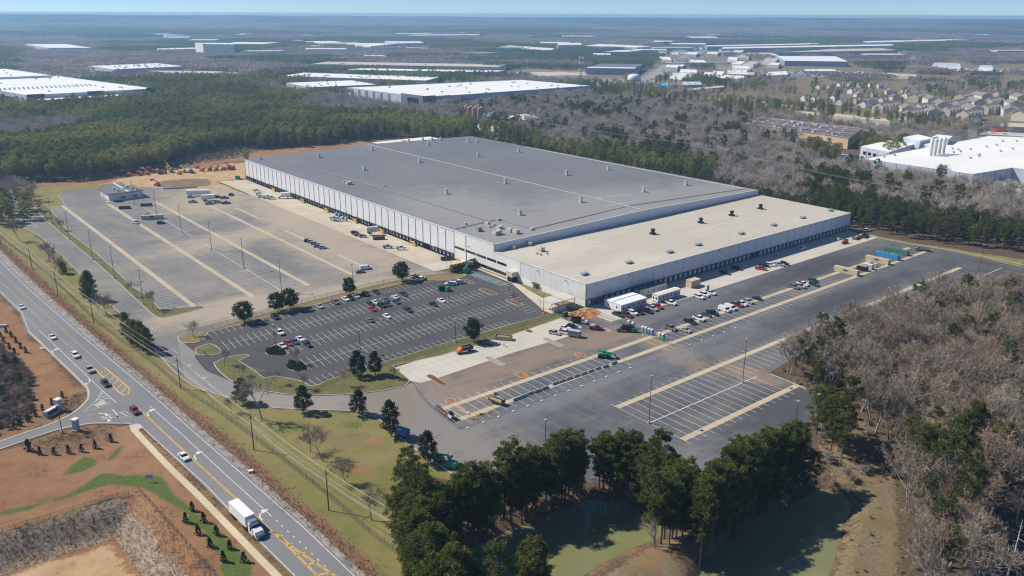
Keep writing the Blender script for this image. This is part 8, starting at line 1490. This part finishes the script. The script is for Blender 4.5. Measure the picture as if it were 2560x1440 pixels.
# ------------------------------------------------------------------ gateway and signs
M_STONE = plain('gate_stone', (0.46, 0.46, 0.47), 0.8, var=0.3, scale=1.5)
p0, p1 = W(115, 1045), W(150, 1026); a = math.atan2((p1 - p0).y, (p1 - p0).x); L = (p1 - p0).length; o = empty('stone_sign', p0.lerp(p1, 0.5), a, 'long grey stone entrance sign wall with tall end pillar', 'sign')
part(o, 'wall', [((0, 0, 1.0), (L, 1.0, 2.0))], M_STONE); part(o, 'coping', [((0, 0, 2.08), (L + 0.3, 1.3, 0.16))], M_TRIM); part(o, 'pillar', [((L / 2, 0.2, 1.9), (1.5, 1.5, 3.8))], M_STONE); part(o, 'cap', [((L / 2, 0.2, 3.9), (1.9, 1.9, 0.3))], M_TRIM); part(o, 'footing', [((0, 0, 0.1), (L + 1, 1.8, 0.3))], M_STONE); part(o, 'dark_panel', [((-0.3, -0.53, 1.2), (L * 0.7, 0.06, 1.0))], plain('sign_panel', (0.05, 0.055, 0.07), 0.5)); part(o, 'end_post', [((-L / 2, 0, 1.1), (0.8, 1.2, 2.3))], M_STONE)
p = W(192, 1077); o = empty('gate_pillar', p, a, 'single grey gate pillar with white cap beside the side street', 'pillar'); part(o, 'shaft', [((0, 0, 1.9), (1.4, 1.4, 3.8))], M_STONE); part(o, 'cap', [((0, 0, 3.9), (1.8, 1.8, 0.3))], M_TRIM); part(o, 'base', [((0, 0, 0.25), (1.8, 1.8, 0.5))], M_STONE)
p = W(375, 1205); o = empty('notice_board', p, 0.15, 'small pale notice board on two posts on the green strip', 'sign'); part(o, 'board', [((0, 0, 1.7), (1.9, 0.08, 1.1))], plain('notice_face', (0.38, 0.42, 0.48), 0.5))
for x in (-0.85, 0.85): part(o, 'post', [((x, 0.06, 1.1), (0.1, 0.1, 2.2))], M_TRIM)
p = W(513, 888); o = empty('arrow_sign', p, 0.3, 'small white sign on the triangular verge', 'sign'); part(o, 'board', [((0, 0, 1.1), (0.9, 0.06, 1.2))], M_TRIM); part(o, 'post', [((0, 0.06, 0.5), (0.08, 0.08, 1.0))], M_TRIM)
p = W(297, 1058); o = empty('street_sign', p, 0.2, 'thin street sign at the side street mouth', 'sign'); part(o, 'post', [((0, 0, 1.3), (0.07, 0.07, 2.6))], M_GALV); part(o, 'plate', [((0, -0.05, 2.3), (0.6, 0.04, 0.6))], M_GUTTER)
block_thing('white_crate', (627, 1181), (1.3, 0.9, 0.6), 0.4, 'white crate lying on the road verge', 'crate', M_TRIM, 0.05, extra=[('lid', [((0, 0, 0.63), (1.36, 0.96, 0.06))], M_TRIM)]); block_thing('concrete_vault', (5, 817), (4.2, 1.2, 0.8), 0.2, 'low concrete vault at the left edge above the cedars', 'vault', M_CONC2, 0, extra=[('lid', [((0, 0, 0.84), (3.8, 1.0, 0.08))], M_GALV)]); block_thing('drain_inlet', (105, 872), (2.4, 1.2, 0.2), RD, 'concrete drain inlet at the road kerb', 'drain', M_CONC2, 0.1, extra=[('grate', [((0, 0, 0.22), (1.2, 0.7, 0.05))], M_GUTTER)])
p = W(51, 517); o = empty('guard_booth', p, RD, 'small guard booth with overhanging roof in the drive', 'booth'); part(o, 'cabin', [((0, 0, 1.4), (3.6, 2.4, 2.7))], plain('brown_booth', (0.20, 0.155, 0.12), 0.7)); part(o, 'roof', [((0, 0, 2.95), (5.6, 4.2, 0.4))], plain('booth_roof', (0.36, 0.32, 0.27), 0.7)); part(o, 'window', [((0, -1.22, 1.7), (2.4, 0.06, 1.0))], M_GLASS); part(o, 'window', [((1.82, 0, 1.7), (0.06, 1.6, 1.0))], M_GLASS); part(o, 'island', [((0, 0, 0.1), (9, 3, 0.25))], M_CONC)
# ------------------------------------------------------------------ lifts and machines
def boom_lift(p, h, lab, m, z=0.05, up=0.15, s=1.0, group='boom lifts'):
    o = empty('boom_lift', (p.x, p.y, z), h, lab, 'boom lift', group); o.scale = (s, s, s); part(o, 'chassis', [((0, 0, 0.75), (2.6, 2.0, 0.6))], m); part(o, 'turntable', [((-0.2, 0, 1.35), (2.2, 1.6, 0.8))], m)
    b = MB(); b.tube([(-1.2, 0, 1.9), (3.0, 0, 1.9 + 4.2 * up)], 0.28, 6); b.build('boom', m, o); b = MB(); b.tube([(-1.0, 0, 1.5), (-1.6, 0, 2.4)], 0.3, 6); b.build('riser', m, o); part(o, 'basket', [((3.5, 0, 1.6 + 4.2 * up), (0.9, 1.8, 1.1))], M_GUTTER)
    wm = wheel_mesh(0.45, 0.35)
    for x in (-0.9, 0.9):
        for y in (-0.95, 0.95): obj('wheel', wm, o, (x, y, 0.45))
    return o
LR = plain('lift_red', (0.48, 0.085, 0.04), 0.5); LO = plain('lift_orange', (0.62, 0.17, 0.05), 0.5); LG = plain('lift_green', (0.02, 0.32, 0.11), 0.45); LB = plain('lift_blue', (0.10, 0.16, 0.26), 0.5); LY = plain('lift_yellow', (0.62, 0.42, 0.05), 0.5)
rr = random.Random(12)
for k, (X, Y, m) in enumerate(((1285, 322, LO), (1410, 312, LO), (1470, 306, LO), (1540, 290, LR), (1600, 300, LB), (1645, 298, LO), (1715, 285, LB), (1795, 304, LO), (1840, 285, LY), (1910, 290, LB), (1970, 242, LR), (2020, 272, LO), (2100, 270, LR), (2165, 268, LO), (2235, 262, LO), (2290, 252, LR), (2330, 256, LR), (1575, 420, LR))):
    boom_lift(W(X / 4, 360 + Y / 4), rr.uniform(2.2, 3.6), '%s lift on the sandy ground by the plantation, %s from the left' % ({LO: 'orange', LR: 'red', LB: 'blue', LY: 'yellow'}[m], ORD[k]), m, up=rr.uniform(0.05, 0.5), s=rr.uniform(1.1, 1.5))
p = W(423, 424); o = empty('yellow_crane', (p.x, p.y, 0), 2.6, 'yellow telescopic crane against the plantation edge', 'crane'); part(o, 'carrier', [((0, 0, 1.2), (7, 2.5, 1.2))], LY); part(o, 'cab', [((1.5, 0.6, 2.4), (2, 1.2, 1.4))], LY); b = MB(); b.tube([(-1.5, 0, 2.4), (3, 0, 5.5), (6.5, 0, 9)], [0.55, 0.45, 0.3], 6); b.build('boom', LY, o); wheels(o, (-2.4, -1, 1.4, 2.8), 2.5, 0.6)
o = boom_lift(W(1166, 682), 1.2, 'green boom lift with raised mast in front of the hedge', LG, 0.1, 0.3, 1.3); b = MB(); b.tube([(0, 0, 1.5), (0.3, 0, 7.5)], 0.2, 6); b.build('raised_mast', plain('pale_green', (0.35, 0.45, 0.33), 0.5), o)
p = W(1511, 895); o = empty('telehandler', (p.x, p.y, 0.1), ALVN + R(180) - 0.9, 'bright green telescopic handler in the striped court', 'telehandler'); part(o, 'chassis', [((0, 0, 1.1), (4.8, 1.6, 0.9))], LG); part(o, 'cab', [((-0.2, 0.6, 2.1), (1.5, 0.9, 1.4))], LG); part(o, 'engine_cover', [((-0.4, -0.7, 1.7), (2.4, 0.8, 0.7))], LG); b = MB(); b.tube([(-2.6, 0, 2.7), (3.6, 0, 2.0), (4.3, 0, 0.9)], [0.36, 0.3, 0.22], 6); b.build('boom', LG, o); part(o, 'forks', [((4.7, 0, 0.4), (1.2, 1.4, 0.15))], M_BLACK); part(o, 'window', [((-0.2, 1.06, 2.3), (1.1, 0.05, 0.8))], M_GLASS)
wm = wheel_mesh(0.68, 0.5)
for x in (-1.6, 1.6):
    for y in (-0.95, 0.95): obj('wheel', wm, o, (x, y, 0.68))
boom_lift(W(2112, 609), YAW + 2.6, 'red orange lift on the sunlit edge of the wing apron', plain('bright_lift_red', (0.60, 0.09, 0.03), 0.45), 0.1, 0.2, 1.1)
boom_lift(W(1098, 1152), 5.9, 'green lift beside the last magnolia', LG, 0.1, 0.1, 1.0); block_thing('green_compressor', (1131, 1170), (2.8, 1.8, 1.6), 5.8, 'bright green compressor at the tip of the lawn', 'compressor', LG, 0.5, extra=[('tow_bar', [((1.9, 0, 0.1), (1.2, 0.15, 0.15))], M_BLACK), ('axle', [((0, 0, -0.1), (0.5, 2.0, 0.5))], M_TYRE)]); block_thing('blue_trailer_unit', (1006, 1090), (4.2, 2.2, 1.8), 5.75, 'blue covered unit on a trailer beside the magnolia', 'trailer', plain('blue_cover', (0.05, 0.16, 0.42), 0.5), 0.7, extra=[('cab_end', [((-2.4, 0, 0.5), (1.0, 2.0, 1.4))], M_TRIM), ('axle', [((0, 0, -0.2), (1.6, 2.2, 0.6))], M_TYRE)])
block_thing('green_generator', (1586, 831), (2.4, 1.4, 1.5), ALVN - 0.7, 'green generator right of the black tank truck', 'generator', LG, 0.35, extra=[('tow_bar', [((1.6, 0, 0.1), (1.0, 0.12, 0.12))], M_BLACK), ('axle', [((0, 0, -0.05), (0.5, 1.7, 0.5))], M_TYRE)]); block_thing('green_digger', (1412, 791), (2.2, 1.6, 1.6), 0.6, 'dark green machine on the verge beside the shelter', 'machine', plain('dark_green', (0.03, 0.12, 0.07), 0.6), 0.4, extra=[('track', [((0, 0, -0.1), (2.4, 1.9, 0.5))], M_TYRE)]); block_thing('green_lift_cart', (1119, 728), (2.2, 1.5, 1.9), 1.0, 'green cart beside the black machine in the employee lot', 'cart', LG, 0.3, extra=[('axle', [((0, 0, -0.05), (1.6, 1.7, 0.4))], M_TYRE)]); block_thing('black_machine', (1108, 726), (4.2, 2.0, 1.9), 0.5, 'black covered machine at the top of the employee lot', 'machine', M_BLACK, 0.3, extra=[('axle', [((0, 0, -0.05), (2.6, 2.1, 0.5))], M_TYRE)]); block_thing('green_generator', (594, 446), (3.4, 1.8, 1.7), 0.3, 'green unit by the far corner of the warehouse', 'generator', LG, 0.3, extra=[('axle', [((0, 0, -0.05), (2.0, 1.9, 0.5))], M_TYRE)]); block_thing('green_generator', (298, 505), (5, 1.6, 1.4), 0.2, 'long green unit before the dispatch office porch', 'generator', plain('dark_green', (0.03, 0.12, 0.07), 0.6), 0.3, extra=[('skid', [((0, 0, -0.1), (5.2, 1.4, 0.2))], M_BLACK)])
block_thing('cargo_trailer', (1436, 842), (4.8, 2.2, 2.2), DN + 0.45, 'grey enclosed cargo trailer on the dusty ground', 'trailer', plain('grey_trailer', (0.20, 0.20, 0.205), 0.5), 0.5, extra=[('roof', [((0, 0, 2.25), (4.9, 2.3, 0.1))], M_GALV), ('wheel_bogie', [((0, 0, -0.1), (1.6, 2.3, 0.5))], M_TYRE)])
o = block_thing('flat_trailer', (1242, 1008), (5.4, 2.2, 0.2), 5.6, 'wooden decked flat trailer inside the striped court', 'trailer', plain('deck_wood', (0.40, 0.27, 0.15), 0.8, var=0.3), 0.75, extra=[('side_rail', [((0, 1.12, 0.4), (5.4, 0.08, 0.5))], M_ROLL), ('side_rail', [((0, -1.12, 0.4), (5.4, 0.08, 0.5))], M_ROLL), ('ramp', [((2.75, 0, 0.7), (0.1, 2.0, 1.2))], M_ROLL), ('wheel_bogie', [((0, 0, -0.3), (1.8, 2.4, 0.6))], M_TYRE)])
o = block_thing('skid_steer', (1128, 1048), (1.8, 1.3, 1.2), 5.3, 'white and black skid steer loader outside the panel fence', 'loader', M_TRIM, 0.5, extra=[('cage', [((-0.1, 0, 1.6), (1.2, 1.2, 0.9))], M_BLACK), ('bucket', [((1.5, 0, 0.2), (0.8, 1.8, 0.6))], M_BLACK), ('lift_arm', [((0.4, 0.75, 1.2), (2.6, 0.15, 0.2))], M_TRIM), ('lift_arm', [((0.4, -0.75, 1.2), (2.6, 0.15, 0.2))], M_TRIM)])
for x in (-0.6, 0.6):
    for y in (-0.75, 0.75): obj('wheel', wheel_mesh(0.4, 0.3), o, (x, y, -0.1))
for k in range(4): block_thing('rusty_bin', (1094 + 6.0 * k, 1023 + 5.2 * k), (1.5, 1.2, 0.9), 5.4, 'rusty steel bin outside the panel fence, %s from the left' % ORD[k], 'bin', plain('rust_bin', (0.22, 0.085, 0.045), 0.85, var=0.4), 0.1, 'rusty bins', extra=[('rim', [((0, 0, 0.92), (1.6, 1.3, 0.08))], M_ROLL)])
block_thing('concrete_block', (1236, 986), (1.4, 0.9, 0.9), YAW, 'single concrete block on the near strip', 'block', M_CONC2, 0.1, extra=[('lifting_eye', [((0, 0, 0.95), (0.3, 0.1, 0.12))], M_GUTTER)])
M_PLANK = plain('raw_timber', (0.52, 0.36, 0.18), 0.85, var=0.35, scale=1.5)
for k, (x, y, a, L) in enumerate(((1206, 1036, 0.5, 4), (1212, 1034, 0.6, 4.4), (1190, 1047, 0.2, 2.6), (1152, 1023, 5.6, 4), (1160, 1030, 5.5, 5))):
    p = W(x, y); o = empty('timber_stack', (p.x, p.y, 0.1), a, 'low stack of timber inside the panel fence, %s from the left' % ORD[(3, 4, 2, 0, 1)[k]], 'timber', 'timber stacks in the court'); [part(o, 'plank', [((0, j * 0.22 - 0.4, 0.08 + 0.1 * (j % 2)), (L, 0.2, 0.14))], M_PLANK) for j in range(5)]
r = random.Random(4)
for k in range(22):
    u, v = r.uniform(-8.5, -1.5), r.uniform(-12, 0); p = uv(u, v, 0.14); b = MB(); b.box((0, 0, 0.12), (r.uniform(2, 4.5), r.uniform(0.2, 0.5), 0.22)); tag(b.build('form_board', M_PLANK if k % 3 else LO, None, p, r.choice((YAW, YAW + 1.5, YAW + 0.4)) + r.uniform(-.2, .2)), 'loose timber form lying on the dug clay at the wing corner', 'board', 'timber forms on the dug clay')
for k, (x, y, a) in enumerate(((2160, 652, 0.3), (2172, 662, 0.9), (2205, 664, 0.2), (2213, 659, 1.2))):
    p = W(x, y); o = empty('pallet', (p.x, p.y, 0.1), a, 'loose pallet by the tan container, %s from the left' % ORD[k], 'pallet', 'pallets by the containers'); [part(o, 'slat', [((0, j * 0.28 - 0.56, 0.2), (1.3, 0.2, 0.06))], M_PLANK) for j in range(5)]; part(o, 'bearer', [((0, 0, 0.09), (0.12, 1.3, 0.16))], M_PLANK)
# wires of rubble around the lot beds: mulch strip under the hedge
# ------------------------------------------------------------------ people
def person(px, h, lab, top, legs, stride=0.28, bend=0.0, z=0.1, base=None):
    p = base if base is not None else W(*px); o = empty('person', (p[0], p[1], z), h, lab, 'person')
    V_ = [(0, 0, 0.95), (0, 0, 1.15), (0.02 + bend * .2, 0, 1.42), (0.03 + bend * .35, 0, 1.53), (0.04 + bend * .45, 0, 1.68), (0, 0.1, 0.92), (stride * .5, 0.11, 0.5), (stride * .7, 0.11, 0.08), (stride * .7 + .14, 0.11, 0.04), (0, -0.1, 0.92), (-stride * .3, -0.11, 0.5), (-stride * .9, -0.11, 0.1), (-stride * .9 + .14, -0.11, 0.04), (bend * .2, 0.2, 1.4), (-0.08, 0.26, 1.12), (0.06, 0.27, 0.9), (0.1, 0.27, 0.8), (bend * .2, -0.2, 1.4), (0.1, -0.26, 1.12), (0.22, -0.25, 0.92), (0.27, -0.25, 0.84)]
    E_ = [(0, 1), (1, 2), (2, 3), (3, 4), (0, 5), (5, 6), (6, 7), (7, 8), (0, 9), (9, 10), (10, 11), (11, 12), (2, 13), (13, 14), (14, 15), (15, 16), (2, 17), (17, 18), (18, 19), (19, 20)]
    Rr_ = [.15, .14, .17, .06, .105, .1, .075, .055, .05, .1, .075, .055, .05, .075, .05, .04, .045, .075, .05, .04, .045]
    me = bpy.data.meshes.new('body'); me.from_pydata(V_, E_, []); bo = obj('body', me, o); me.materials.append(top); me.materials.append(legs)
    md = bo.modifiers.new('skin', 'SKIN'); sv = me.skin_vertices[0].data
    for i, r_ in enumerate(Rr_): sv[i].radius = (r_, r_)
    sv[0].use_root = True; bo.modifiers.new('sub', 'SUBSURF').levels = 1
    b = MB(); b.lathe([(0.02, 1.74), (0.1, 1.76), (0.125, 1.78), (0.11, 1.84), (0.03, 1.88)], 10, (0.04 + bend * .45, 0, 0)); b.build('hard_hat', plain('hat_white', (0.75, 0.72, 0.6), 0.4), o)
def cloth(name, top, leg, skin=(0.42, 0.26, 0.18)):
    t = NT(name); sp = t.node('ShaderNodeSeparateXYZ'); t.link(t.node('ShaderNodeTexCoord').outputs['Object'], sp.inputs[0])
    def ge(v): 
        n = t.math('GREATER_THAN', sp.outputs[2], v); return n
    return t.done(t.mix(ge(1.5), t.mix(ge(0.93), leg, top), skin))
HV = cloth('hi_vis_clothes', (0.75, 0.22, 0.03), (0.28, 0.20, 0.13)); HV2 = cloth('yellow_vest_clothes', (0.62, 0.68, 0.06), (0.05, 0.06, 0.10)); HV3 = cloth('red_orange_clothes', (0.72, 0.12, 0.03), (0.60, 0.14, 0.04))
person((1260, 866), 2.9, 'person in an orange vest walking across the concrete bay', HV, HV); person((1190, 869), 1.0, 'person in orange overalls beside the orange truck', HV3, HV3, 0.15)
for k, (u, v, m) in enumerate(((-3, -6, HV2), (-6, -9, HV2), (-8.5, -4, HV), (-5, -12.5, HV2))): person(None, k * 1.7, 'worker bending over the timber forms at the wing corner, %s from the left' % ORD[(1, 2, 3, 0)[k]], m, m, 0.2, 0.6, 0.14, uv(u, v))
# ------------------------------------------------------------------ the air
t = bpy.data.materials.new('haze_air'); t.use_nodes = True; t.node_tree.nodes.clear()
ho = t.node_tree.nodes.new('ShaderNodeOutputMaterial'); hv = t.node_tree.nodes.new('ShaderNodeVolumePrincipled')
hv.inputs['Color'].default_value = (0.40, 0.70, 1.0, 1); hv.inputs['Density'].default_value = HAZE; hv.inputs['Anisotropy'].default_value = 0.25
t.node_tree.links.new(hv.outputs[0], ho.inputs['Volume'])
mb = MB(); mb.box((0, 4900, 57), (22000, 12000, 129)); hzo = mb.build('haze', t); hzo['kind'] = 'stuff'
